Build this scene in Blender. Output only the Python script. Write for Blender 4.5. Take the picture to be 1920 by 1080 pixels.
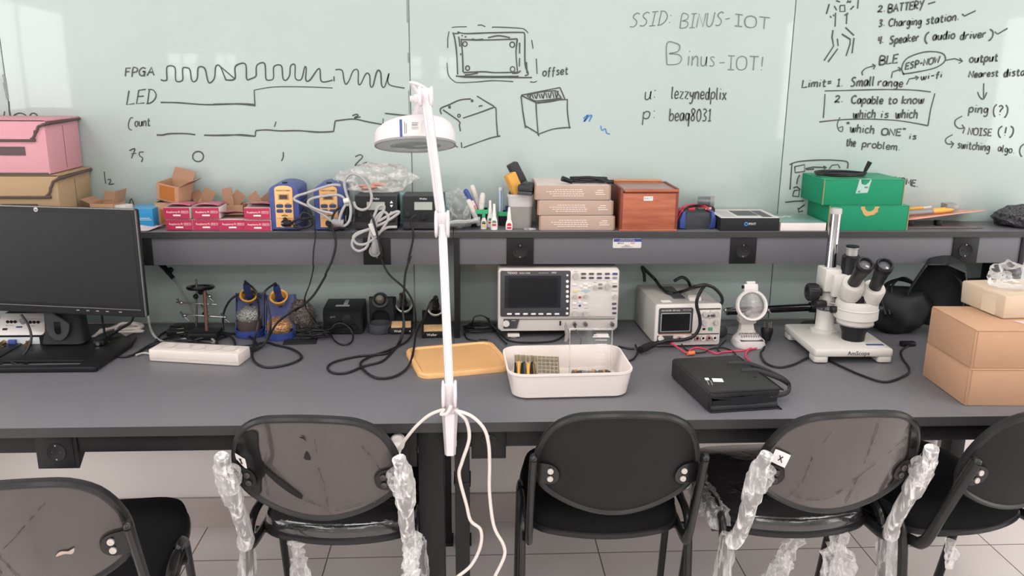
import bpy, bmesh, math, random
from math import sin, cos, pi, radians
from mathutils import Vector, Matrix, noise

# ------------------------------------------------------------------ scene, camera, light
S = bpy.context.scene
COL = S.collection
for o in list(bpy.data.objects):
    bpy.data.objects.remove(o)
S.view_settings.view_transform = 'Standard'
S.view_settings.look = 'None'
S.view_settings.exposure = -0.36
S.view_settings.gamma = 1.0
S.view_settings.use_curve_mapping = False

CAM_H, FPX = 1.56, 1580.0
_p, _y, _r = radians(14.4), radians(3.0), radians(0.5)
FW = Vector((sin(_y)*cos(_p), cos(_y)*cos(_p), -sin(_p)))
_r0 = Vector((cos(_y), -sin(_y), 0)); _u0 = _r0.cross(FW)
RT = _r0*cos(_r) + _u0*sin(_r)
UP = _u0*cos(_r) - _r0*sin(_r)
cam = bpy.data.cameras.new('camera')
cam.sensor_fit = 'HORIZONTAL'; cam.sensor_width = 36.0; cam.lens = FPX/1920*36.0
cam.clip_start = 0.05; cam.clip_end = 100
camo = bpy.data.objects.new('camera', cam); COL.objects.link(camo)
mw = Matrix.Identity(4)
for i in range(3):
    mw[i][0] = RT[i]; mw[i][1] = UP[i]; mw[i][2] = -FW[i]
mw[2][3] = CAM_H
camo.matrix_world = mw
S.camera = camo

world = bpy.data.worlds.new('daylight'); S.world = world; world.use_nodes = True
_bg = world.node_tree.nodes['Background']
_bg.inputs[0].default_value = (0.98, 0.97, 0.97, 1); _bg.inputs[1].default_value = 6.0

def area(name, loc, sx, sy, power, rot=(0, 0, 0), col=(1, 0.99, 0.975)):
    l = bpy.data.lights.new(name, 'AREA'); l.shape = 'RECTANGLE'; l.size = sx; l.size_y = sy
    l.energy = power; l.color = col
    o = bpy.data.objects.new(name, l); o.location = loc; o.rotation_euler = rot; COL.objects.link(o)
    return o
CEIL = 2.95
LAMPS = [(-2.4, 1.15), (0.0, 1.15), (2.4, 1.15), (-2.4, -0.7), (0.0, -0.7), (2.4, -0.7), (-2.4, -2.5), (0.0, -2.5), (2.4, -2.5)]
for _x, _yy in LAMPS:
    area('ceiling_lamp_light', (_x, _yy, CEIL-0.075), 1.15, 0.55, 15.0 if _yy > 0 else 25.0)
# side-wall windows added for light under the benches; portals guide the sky light
for _s in (-1, 1):
    _o = area('window_daylight_portal', (_s*4.6, 0.0, 1.45), 3.2, 1.9, 1.0, (0, _s*pi/2, 0) if False else (pi/2, 0, _s*pi/2))
    _o.data.cycles.is_portal = True

# ------------------------------------------------------------------ helpers
def ray(px, py): return FW + RT*((px-960)/FPX) - UP*((py-540)/FPX)
def onz(px, py, z):
    d = ray(px, py); t = (z-CAM_H)/d.z
    return Vector((d.x*t, d.y*t, z))
def ony(px, py, y):
    d = ray(px, py); t = y/d.y
    return Vector((d.x*t, y, CAM_H+d.z*t))

TZ = 0.75      # bench top
TF = 1.866     # bench front edge
GL = 2.708     # face of the glass boards
SZ = 1.0885    # top of the upper shelf
SF = 2.52      # its front edge

def lin(c):
    c /= 255.0
    return c/12.92 if c <= 0.04045 else ((c+0.055)/1.055)**2.4
def rgb(h):
    h = h.lstrip('#')
    return tuple(lin(int(h[i:i+2], 16)) for i in (0, 2, 4)) + (1,)

MATS = {}
def mat(name, col, rough=0.5, metal=0.0, var=0.06, scale=14.0, bump=0.0, bscale=120.0, coat=0.0, spec=0.5, trans=0.0, ior=1.45, stretch=None, col2=None, detail=3.0, coat_ior=1.5, coat_rough=0.05):
    if name in MATS: return MATS[name]
    m = bpy.data.materials.new(name); m.use_nodes = True
    nt = m.node_tree; b = nt.nodes['Principled BSDF']
    c = rgb(col)
    tc = nt.nodes.new('ShaderNodeTexCoord'); mp = nt.nodes.new('ShaderNodeMapping')
    nt.links.new(tc.outputs['Object'], mp.inputs[0])
    if stretch: mp.inputs['Scale'].default_value = stretch
    nz = nt.nodes.new('ShaderNodeTexNoise'); nz.inputs['Scale'].default_value = scale; nz.inputs['Detail'].default_value = detail
    nt.links.new(mp.outputs[0], nz.inputs['Vector'])
    mx = nt.nodes.new('ShaderNodeMix'); mx.data_type = 'RGBA'
    if col2:
        mx.inputs['A'].default_value = c; mx.inputs['B'].default_value = rgb(col2)
        rp = nt.nodes.new('ShaderNodeValToRGB'); rp.color_ramp.elements[0].position = 0.35; rp.color_ramp.elements[1].position = 0.65
        nt.links.new(nz.outputs['Fac'], rp.inputs[0]); nt.links.new(rp.outputs[0], mx.inputs['Factor'])
    else:
        mx.inputs['A'].default_value = tuple(max(0, v*(1-var)) for v in c[:3])+(1,)
        mx.inputs['B'].default_value = tuple(min(1, v*(1+var)) for v in c[:3])+(1,)
        nt.links.new(nz.outputs['Fac'], mx.inputs['Factor'])
    nt.links.new(mx.outputs['Result'], b.inputs['Base Color'])
    b.inputs['Roughness'].default_value = rough; b.inputs['Metallic'].default_value = metal
    b.inputs['Specular IOR Level'].default_value = spec; b.inputs['IOR'].default_value = ior
    if coat:
        b.inputs['Coat Weight'].default_value = coat; b.inputs['Coat Roughness'].default_value = coat_rough; b.inputs['Coat IOR'].default_value = coat_ior
    if trans: b.inputs['Transmission Weight'].default_value = trans
    if bump:
        n2 = nt.nodes.new('ShaderNodeTexNoise'); n2.inputs['Scale'].default_value = bscale; n2.inputs['Detail'].default_value = 4
        nt.links.new(mp.outputs[0], n2.inputs['Vector'])
        bp = nt.nodes.new('ShaderNodeBump'); bp.inputs['Strength'].default_value = bump; bp.inputs['Distance'].default_value = 0.004
        nt.links.new(n2.outputs['Fac'], bp.inputs['Height']); nt.links.new(bp.outputs[0], b.inputs['Normal'])
        if coat: pass
    MATS[name] = m
    return m

def film(name, milk=0.22, gloss=0.35, col='#e8e6e4', rough=0.12, scale=40.0, stretch=(1, 1, 1), base=0.3, bump=0.7):
    """thin clear plastic: mostly see-through, with milky folds and a gloss"""
    if name in MATS: return MATS[name]
    m = bpy.data.materials.new(name); m.use_nodes = True; nt = m.node_tree; nt.nodes.clear()
    out = nt.nodes.new('ShaderNodeOutputMaterial')
    tr = nt.nodes.new('ShaderNodeBsdfTransparent'); pr = nt.nodes.new('ShaderNodeBsdfPrincipled')
    pr.inputs['Base Color'].default_value = rgb(col); pr.inputs['Roughness'].default_value = rough
    pr.inputs['IOR'].default_value = 1.6
    tc = nt.nodes.new('ShaderNodeTexCoord'); mp = nt.nodes.new('ShaderNodeMapping'); mp.inputs['Scale'].default_value = stretch
    nz = nt.nodes.new('ShaderNodeTexNoise'); nz.inputs['Scale'].default_value = scale; nz.inputs['Detail'].default_value = 5; nz.inputs['Distortion'].default_value = 1.2
    nt.links.new(tc.outputs['Object'], mp.inputs[0]); nt.links.new(mp.outputs[0], nz.inputs['Vector'])
    rp = nt.nodes.new('ShaderNodeMapRange'); rp.interpolation_type = 'SMOOTHSTEP'; rp.inputs[1].default_value = 0.44; rp.inputs[2].default_value = 0.72
    rp.inputs[3].default_value = milk*base; rp.inputs[4].default_value = min(1, milk*3.2)
    nt.links.new(nz.outputs['Fac'], rp.inputs[0])
    fr = nt.nodes.new('ShaderNodeFresnel'); fr.inputs[0].default_value = 1.5
    ad = nt.nodes.new('ShaderNodeMath'); ad.operation = 'MULTIPLY_ADD'; ad.inputs[1].default_value = gloss; ad.use_clamp = True
    nt.links.new(fr.outputs[0], ad.inputs[0]); nt.links.new(rp.outputs[0], ad.inputs[2])
    bp = nt.nodes.new('ShaderNodeBump'); bp.inputs['Strength'].default_value = bump; bp.inputs['Distance'].default_value = 0.006
    nt.links.new(nz.outputs['Fac'], bp.inputs['Height']); nt.links.new(bp.outputs[0], pr.inputs['Normal'])
    mx = nt.nodes.new('ShaderNodeMixShader')
    nt.links.new(ad.outputs[0], mx.inputs[0]); nt.links.new(tr.outputs[0], mx.inputs[1]); nt.links.new(pr.outputs[0], mx.inputs[2])
    nt.links.new(mx.outputs[0], out.inputs[0])
    MATS[name] = m
    return m

WM = {}
def wm(o):
    return WM.get(o.name, Matrix.Identity(4)) if o else Matrix.Identity(4)
def thing(name, label, cat, loc=(0, 0, 0), rz=0.0, group=None):
    o = bpy.data.objects.new(name, None); COL.objects.link(o)
    o.empty_display_size = 0.05
    o.location = loc; o.rotation_euler = (0, 0, rz)
    o['label'] = label; o['category'] = cat
    if group: o['group'] = group
    WM[o.name] = Matrix.Translation(Vector(loc)) @ Matrix.Rotation(rz, 4, 'Z')
    return o
def tag(o, label=None, cat=None, group=None, kind=None):
    if label: o['label'] = label
    if cat: o['category'] = cat
    if group: o['group'] = group
    if kind: o['kind'] = kind
    return o
def R(ax, deg): return Matrix.Rotation(radians(deg), 4, ax)
def Tr(x, y, z): return Matrix.Translation((x, y, z))

def smooth_path(pts, res=6, closed=False):
    P = [Vector(p) for p in pts]; n = len(P)
    if n < 3: return P
    out = []
    rng = n if closed else n-1
    for i in range(rng):
        if closed: p0, p1, p2, p3 = P[i-1], P[i], P[(i+1) % n], P[(i+2) % n]
        else: p0, p1, p2, p3 = P[max(i-1, 0)], P[i], P[i+1], P[min(i+2, n-1)]
        for k in range(res):
            t = k/res
            out.append(0.5*((2*p1)+(p2-p0)*t+(2*p0-5*p1+4*p2-p3)*t*t+(3*p1-p0-3*p2+p3)*t*t*t))
    if not closed: out.append(P[-1])
    return out
def rr_poly(w, d, r, n=5, cx=0, cy=0):
    r = min(r, w/2-1e-5, d/2-1e-5); out = []
    for (sx, sy, a0) in ((1, 1, 0), (-1, 1, 90), (-1, -1, 180), (1, -1, 270)):
        for k in range(n+1):
            a = radians(a0+90*k/n)
            out.append((cx+sx*(w/2-r)+r*cos(a), cy+sy*(d/2-r)+r*sin(a)))
    return out

class MB:
    def __init__(s, M=None):
        s.bm = bmesh.new(); s.M = M or Matrix.Identity(4); s.mi = 0
    def _fin(s, vs, fs, M=None):
        T = s.M @ M if M is not None else s.M
        for v in vs: v.co = T @ v.co
        for f in fs: f.material_index = s.mi
    def box(s, c, d, bev=0.0, M=None, seg=2):
        r = bmesh.ops.create_cube(s.bm, size=1.0); vs = r['verts']
        for v in vs: v.co = Vector((v.co.x*d[0]+c[0], v.co.y*d[1]+c[1], v.co.z*d[2]+c[2]))
        fs = list({f for v in vs for f in v.link_faces})
        if bev > 0:
            es = list({e for v in vs for e in v.link_edges})
            q = bmesh.ops.bevel(s.bm, geom=es, offset=min(bev, min(d)*0.49), segments=seg, affect='EDGES', profile=0.5, clamp_overlap=True)
            fs = list({f for v in q['verts'] for f in v.link_faces} | {f for f in fs if f.is_valid})
            vs = list({v for f in fs for v in f.verts})
        s._fin(vs, fs, M); return s
    def b2(s, x0, x1, y0, y1, z0, z1, bev=0.0, M=None):
        return s.box(((x0+x1)/2, (y0+y1)/2, (z0+z1)/2), (abs(x1-x0), abs(y1-y0), abs(z1-z0)), bev, M)
    def prism(s, poly, z0, z1, M=None, bev=0.0, cap=True, seg=2):
        """polygon in XY swept along Z"""
        n = len(poly); b = s.bm
        A = [b.verts.new((p[0], p[1], z0)) for p in poly]; B = [b.verts.new((p[0], p[1], z1)) for p in poly]
        fs = [b.faces.new((A[i], A[(i+1) % n], B[(i+1) % n], B[i])) for i in range(n)]
        if cap: fs += [b.faces.new(A[::-1]), b.faces.new(B)]
        vs = A+B
        if bev > 0 and cap:
            es = list({e for f in fs[-2:] for e in f.edges})
            q = bmesh.ops.bevel(b, geom=es, offset=bev, segments=seg, affect='EDGES', profile=0.5, clamp_overlap=True)
            fs = list({f for v in q['verts'] for f in v.link_faces} | {f for f in fs if f.is_valid})
            vs = list({v for f in fs for v in f.verts})
        s._fin(vs, fs, M); return s
    def prof(s, poly, x0, x1, M=None, bev=0.0):
        """polygon given as (y, z) swept along X"""
        Q = Matrix(((0, 0, 1, 0), (1, 0, 0, 0), (0, 1, 0, 0), (0, 0, 0, 1)))
        return s.prism(poly, x0, x1, (M @ Q) if M is not None else Q, bev)
    def front(s, poly, y0, y1, M=None, bev=0.0):
        """polygon given as (x, z) swept along Y"""
        Q = Matrix(((1, 0, 0, 0), (0, 0, 1, 0), (0, 1, 0, 0), (0, 0, 0, 1)))
        return s.prism(poly, y0, y1, (M @ Q) if M is not None else Q, bev)
    def loft(s, rings, M=None, capA=True, capB=True, closed=True):
        b = s.bm; V = [[b.verts.new(p) for p in r] for r in rings]; n = len(V[0]); fs = []
        for i in range(len(V)-1):
            for k in range(n if closed else n-1):
                fs.append(b.faces.new((V[i][k], V[i][(k+1) % n], V[i+1][(k+1) % n], V[i+1][k])))
        if capA and closed: fs.append(b.faces.new(V[0][::-1]))
        if capB and closed: fs.append(b.faces.new(V[-1]))
        s._fin([v for r in V for v in r], fs, M); return s
    def cyl(s, p0, p1, r0, r1=None, n=16, M=None, cap=True):
        r1 = r0 if r1 is None else r1
        p0 = Vector(p0); p1 = Vector(p1); d = (p1-p0).normalized()
        a = d.orthogonal().normalized(); c = d.cross(a)
        rings = [[p + (a*cos(2*pi*k/n) + c*sin(2*pi*k/n))*r for k in range(n)] for p, r in ((p0, r0), (p1, r1))]
        return s.loft(rings, M, cap, cap)
    def lathe(s, prof, n=20, M=None):
        """profile of (r, z) turned about Z"""
        rings = [[(max(r, 1e-5)*cos(2*pi*k/n), max(r, 1e-5)*sin(2*pi*k/n), z) for k in range(n)] for r, z in prof]
        if prof[0][0] > 1e-3 and prof[-1][0] > 1e-3 and len(prof) > 2:      # a ring: close the section on itself
            V = [[s.bm.verts.new(p) for p in q] for q in rings]; m = len(V); fs = []
            for i in range(m):
                for k in range(n): fs.append(s.bm.faces.new((V[i][k], V[i][(k+1) % n], V[(i+1) % m][(k+1) % n], V[(i+1) % m][k])))
            s._fin([v for q in V for v in q], fs, M); return s
        return s.loft(rings, M, prof[0][0] < 0.2 and len(prof) > 2, prof[-1][0] < 1e-3)
    def tube(s, pts, r, n=8, res=6, closed=False, M=None, flat=None, smooth=True):
        P = smooth_path(pts, res, closed) if smooth else [Vector(p) for p in pts]
        Q = [P[0]]
        for p in P[1:]:
            if (p-Q[-1]).length > 1e-5: Q.append(p)
        P = Q; m = len(P)
        if m < 2: return s
        rings = []; a = None
        for i in range(m):
            if closed: t = (P[(i+1) % m]-P[i-1])
            else: t = P[min(i+1, m-1)]-P[max(i-1, 0)]
            if t.length < 1e-9: t = Vector((0, 0, 1))
            t.normalize()
            if a is None:
                a = t.orthogonal().normalized()
                if flat is not None:
                    f = Vector(flat); a = (f-t*f.dot(t)).normalized()
            elif flat is not None:
                f = Vector(flat); q = f-t*f.dot(t)
                a = q.normalized() if q.length > 1e-4 else (a-t*a.dot(t)).normalized()
            else: a = (a-t*a.dot(t)).normalized()
            c = t.cross(a)
            rr = r[min(i*len(r)//m, len(r)-1)] if isinstance(r, list) else r
            ra, rc = rr if isinstance(rr, tuple) else (rr, rr)
            rings.append([P[i] + a*(cos(2*pi*k/n)*ra) + c*(sin(2*pi*k/n)*rc) for k in range(n)])
        if closed: rings.append(rings[0]); return s.loft(rings, M, False, False)
        return s.loft(rings, M)
    def ball(s, c, r, sub=2, sc=(1, 1, 1), M=None, amp=0.0, fr=20.0, seed=0.0):
        q = bmesh.ops.create_icosphere(s.bm, subdivisions=sub, radius=1.0); vs = q['verts']
        for v in vs:
            k = 1.0
            if amp: k += amp*noise.noise(v.co*fr+Vector((seed, seed*1.7, seed*0.3)))
            v.co = Vector((c[0]+v.co.x*r*sc[0]*k, c[1]+v.co.y*r*sc[1]*k, c[2]+v.co.z*r*sc[2]*k))
        s._fin(vs, list({f for v in vs for f in v.link_faces}), M); return s
    def poly(s, pts, M=None):
        vs = [s.bm.verts.new(p) for p in pts]; f = s.bm.faces.new(vs); s._fin(vs, [f], M); return s
    def grid(s, fn, nu, nv, M=None):
        V = [[s.bm.verts.new(fn(i/nu, j/nv)) for j in range(nv+1)] for i in range(nu+1)]
        fs = [s.bm.faces.new((V[i][j], V[i+1][j], V[i+1][j+1], V[i][j+1])) for i in range(nu) for j in range(nv)]
        s._fin([v for r in V for v in r], fs, M); return s
    def text(s, body, h, M, align='CENTER', ext=0.0003, sx=1.0, shear=0.0):
        """lettering of cap height about h; lies in the XY plane of M, facing +Z"""
        c = bpy.data.curves.new('t', 'FONT'); c.body = body; c.size = h*1.42; c.align_x = align; c.align_y = 'CENTER'
        c.extrude = ext; c.resolution_u = 2; c.shear = shear
        o = bpy.data.objects.new('t', c); COL.objects.link(o)
        dg = bpy.context.evaluated_depsgraph_get(); me = bpy.data.meshes.new_from_object(o.evaluated_get(dg))
        n0 = len(s.bm.verts); f0 = len(s.bm.faces)
        s.bm.from_mesh(me); s.bm.verts.ensure_lookup_table(); s.bm.faces.ensure_lookup_table()
        vs = [s.bm.verts[i] for i in range(n0, len(s.bm.verts))]; fs = [s.bm.faces[i] for i in range(f0, len(s.bm.faces))]
        for v in vs: v.co.x *= sx
        s._fin(vs, fs, M)
        bpy.data.objects.remove(o); bpy.data.curves.remove(c); bpy.data.meshes.remove(me)
        return s
    def build(s, name, m, parent=None, world=True, sharp=38, smooth=True, mod=None):
        bm = s.bm
        if parent is not None and world:
            inv = wm(parent).inverted()
            for v in bm.verts: v.co = inv @ v.co
        bmesh.ops.recalc_face_normals(bm, faces=bm.faces)
        lim = radians(sharp)
        for f in bm.faces: f.smooth = smooth
        for e in bm.edges:
            e.smooth = not (len(e.link_faces) == 2 and e.calc_face_angle(0) > lim)
        me = bpy.data.meshes.new(name); bm.to_mesh(me); bm.free()
        for k in (m if isinstance(m, (list, tuple)) else [m]): me.materials.append(k)
        o = bpy.data.objects.new(name, me); COL.objects.link(o)
        if parent is not None:
            o.parent = parent; WM[o.name] = wm(parent).copy()
        return o
# text facing the camera (-Y) at a point
def face_front(x, y, z, rx=0.0): return Tr(x, y, z) @ R('X', 90+rx)
def struct(name, mb, m, parent=None):
    o = mb.build(name, m, parent); o['kind'] = 'structure'; return o

# ------------------------------------------------------------------ materials
M_glass = mat('board_glass', '#b3c1be', rough=0.05, var=0.012, scale=1.5, spec=0.5)
M_wallp = mat('wall_paint', '#e6dfdc', rough=0.8, var=0.03, scale=3)
M_wallw = mat('room_wall_paint', '#dad9d6', rough=0.85, var=0.02, scale=2)
M_ceil = mat('ceiling_paint', '#ecebe8', rough=0.9, var=0.02, scale=3)
M_lam = mat('grey_laminate', '#6c6b70', rough=0.42, var=0.035, scale=30, bump=0.03, bscale=900)
M_lam2 = mat('grey_laminate_edge', '#39383a', rough=0.5, var=0.05)
M_apron = mat('grey_laminate_apron', '#626166', rough=0.5, var=0.03)
M_steel = mat('black_powder_steel', '#1b1b1d', rough=0.42, spec=0.3, var=0.06, bump=0.05, bscale=600)
M_blk = mat('black_plastic', '#1c1c1e', rough=0.38, spec=0.3, var=0.05)
M_blk2 = mat('black_matte_plastic', '#222326', rough=0.6, spec=0.3, var=0.06)
M_blkg = mat('black_gloss', '#18181a', rough=0.12, var=0.04)
M_cable = mat('black_cable', '#19191b', rough=0.45, var=0.05)
M_dgrey = mat('dark_grey_plastic', '#434448', rough=0.5, var=0.05)
M_mgrey = mat('mid_grey_plastic', '#8f8e90', rough=0.45, var=0.03)
M_lgrey = mat('light_grey_cable', '#a9a6a6', rough=0.45, var=0.03)
M_white = mat('white_plastic', '#d8d2cf', rough=0.35, var=0.015)
M_whitep = mat('white_paper', '#eee9e7', rough=0.8, var=0.02)
M_cream = mat('cream_plastic', '#d9cfc9', rough=0.38, var=0.015)
M_chrome = mat('chrome', '#b4b4b7', rough=0.12, metal=1.0, var=0.02)
M_metal = mat('steel', '#a5a2a0', rough=0.28, metal=1.0, var=0.05)
M_dmetal = mat('dark_steel', '#55514f', rough=0.35, metal=0.9, var=0.05)
M_gold = mat('brass', '#b89868', rough=0.3, metal=1.0, var=0.05)
M_blue = mat('navy_blue_plastic', '#394c90', rough=0.4, var=0.04)
M_yel = mat('yellow_plastic', '#e9ab4e', rough=0.4, var=0.03)
M_card = mat('brown_cardboard', '#bd9477', rough=0.85, var=0.05, scale=25, bump=0.06, bscale=300, stretch=(1, 1, 6))
M_cardd = mat('brown_cardboard_inside', '#a58068', rough=0.9, var=0.05)
M_kraft = mat('kraft_print', '#b59c8e', rough=0.7, var=0.03, scale=20)
M_inkw = mat('white_print', '#efe6e0', rough=0.7, var=0.01)
M_inkb = mat('black_print', '#222226', rough=0.6, var=0.01)
M_inkg = mat('grey_print', '#77747a', rough=0.6, var=0.01)
M_red = mat('red_print', '#c9303e', rough=0.5, var=0.02)
M_lcd = mat('grey_green_display', '#a3aaa0', rough=0.15, var=0.02)
M_screen = mat('dark_screen', '#1e2023', rough=0.35, spec=0.3, var=0.03)
M_marker = mat('marker_ink', '#4c504e', rough=0.7, var=0.25, scale=60)
M_marker2 = mat('faded_marker_ink', '#767d79', rough=0.7, var=0.25, scale=60)
M_markb = mat('blue_marker_ink', '#4a82b8', rough=0.7, var=0.1)
M_smudge = mat('marker_smudge', '#869089', rough=0.7, var=0.3, scale=90)

# ------------------------------------------------------------------ the room
X0, X1, Y0, Y1 = -4.6, 4.6, -4.6, 2.72
b = MB(); b.b2(X0, X1, Y0, Y1+0.1, -0.08, 0.0); FLOOR_MB = b
def floor_mat():
    m = bpy.data.materials.new('floor_tiles'); m.use_nodes = True; nt = m.node_tree; bs = nt.nodes['Principled BSDF']
    tc = nt.nodes.new('ShaderNodeTexCoord'); mp = nt.nodes.new('ShaderNodeMapping')
    mp.inputs['Location'].default_value = (0.4712, -2.4975, 0)
    nt.links.new(tc.outputs['Object'], mp.inputs[0])
    br = nt.nodes.new('ShaderNodeTexBrick'); br.offset = 0.0; br.inputs['Scale'].default_value = 1.0
    br.inputs['Brick Width'].default_value = 0.4506; br.inputs['Row Height'].default_value = 0.4506
    br.inputs['Mortar Size'].default_value = 0.0022; br.inputs['Mortar Smooth'].default_value = 0.1
    br.inputs['Color1'].default_value = rgb('#f1e9e6'); br.inputs['Color2'].default_value = rgb('#ede4e1'); br.inputs['Mortar'].default_value = rgb('#6f6059')
    nt.links.new(mp.outputs[0], br.inputs['Vector'])
    nz = nt.nodes.new('ShaderNodeTexNoise'); nz.inputs['Scale'].default_value = 7; nz.inputs['Detail'].default_value = 6
    nt.links.new(tc.outputs['Object'], nz.inputs['Vector'])
    mx = nt.nodes.new('ShaderNodeMix'); mx.data_type = 'RGBA'; mx.blend_type = 'MULTIPLY'; mx.inputs['Factor'].default_value = 0.12
    nt.links.new(br.outputs['Color'], mx.inputs['A']); nt.links.new(nz.outputs['Color'], mx.inputs['B'])
    nt.links.new(mx.outputs['Result'], bs.inputs['Base Color']); bs.inputs['Roughness'].default_value = 0.32
    return m
struct('floor', FLOOR_MB, floor_mat())
b = MB(); b.b2(X0, X1, Y0, Y1+0.1, CEIL, CEIL+0.08); struct('ceiling', b, M_ceil)
b = MB(); b.b2(X0, X1, Y1, Y1+0.1, 0, CEIL); struct('wall_back', b, M_wallp)
for nm, xa, xb, kk in (('wall_left', X0-0.1, X0, 3), ('wall_right', X1, X1+0.1, 4)):
    b = MB(); b.b2(xa, xb, Y0, -1.6, 0, CEIL); b.b2(xa, xb, 1.6, Y1, 0, CEIL); b.b2(xa, xb, -1.6, 1.6, 0, .5); b.b2(xa, xb, -1.6, 1.6, 2.4, CEIL); struct(nm, b, M_wallw)
    b = MB()
    for q in (-1.6, -.53, .49, 1.56): b.b2(xa+.03, xb-.03, q, q+.04, .5, 2.4)
    for q in (.5, 2.36): b.b2(xa+.03, xb-.03, -1.6, 1.6, q, q+.04)
    struct('window_%d' % kk, b, M_white)  # added side window, put in to let fill light reach below the benches
# rear wall (behind the camera) with two high windows that the glass boards mirror
wins = [(-4.05, -3.2, 1.38, 1.95), (-2.8, -2.2, 1.38, 1.95)]
b = MB(); b.b2(X0, X1, Y0-0.1, Y0, 0, 1.38); b.b2(X0, X1, Y0-0.1, Y0, 1.95, CEIL)
xs = [X0, wins[0][0], wins[0][1], wins[1][0], wins[1][1], X1]
for i in (0, 2, 4): b.b2(xs[i], xs[i+1], Y0-0.1, Y0, 1.38, 1.95)
struct('wall_front', b, M_wallw)
for k, (a, c, z0, z1) in enumerate(wins):
    b = MB(); t = 0.04
    b.b2(a, c, Y0-0.08, Y0-0.02, z0, z0+t); b.b2(a, c, Y0-0.08, Y0-0.02, z1-t, z1)
    for q in (a, (a+c)/2-t/2, c-t): b.b2(q, q+t, Y0-0.08, Y0-0.02, z0, z1)
    b.b2(a, c, Y0-0.08, Y0-0.02, (z0+z1)/2-t/2, (z0+z1)/2+t/2)
    struct('window_%d' % (k+1), b, M_white)
# baseboard of cut floor tile, dirty at its foot
M_base = mat('baseboard_tile', '#b9ada8', rough=0.5, var=0.2, scale=9, detail=8)
b = MB(); b.b2(X0, X1, Y1-0.012, Y1, 0.0, 0.112, 0.002); struct('baseboard_back', b, M_base)
M_fix = mat('lamp_housing', '#e8e8e6', rough=0.5)
M_glow = bpy.data.materials.new('lamp_diffuser'); M_glow.use_nodes = True
_b = M_glow.node_tree.nodes['Principled BSDF']; _b.inputs['Base Color'].default_value = (0.9, 0.9, 0.9, 1)
_b.inputs['Emission Color'].default_value = (1, 0.98, 0.95, 1); _b.inputs['Emission Strength'].default_value = 3.0
for i, (x, y) in enumerate(LAMPS):
    t = thing('ceiling_light', 'white rectangular ceiling light panel recessed in the ceiling', 'light', (x, y, CEIL), 0, 'ceiling light panels')
    b = MB()
    for q in (-1, 1):
        b.box((x+q*0.6, y, CEIL-0.03), (0.03, 0.63, 0.06)); b.box((x, y+q*0.3, CEIL-0.03), (1.23, 0.03, 0.06))
    b.box((x, y, CEIL-0.006), (1.2, 0.6, 0.012)); b.build('frame', M_fix, t)
    b = MB(); b.box((x, y, CEIL-0.045), (1.17, 0.57, 0.01)); b.build('diffuser', M_glow, t)
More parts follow.
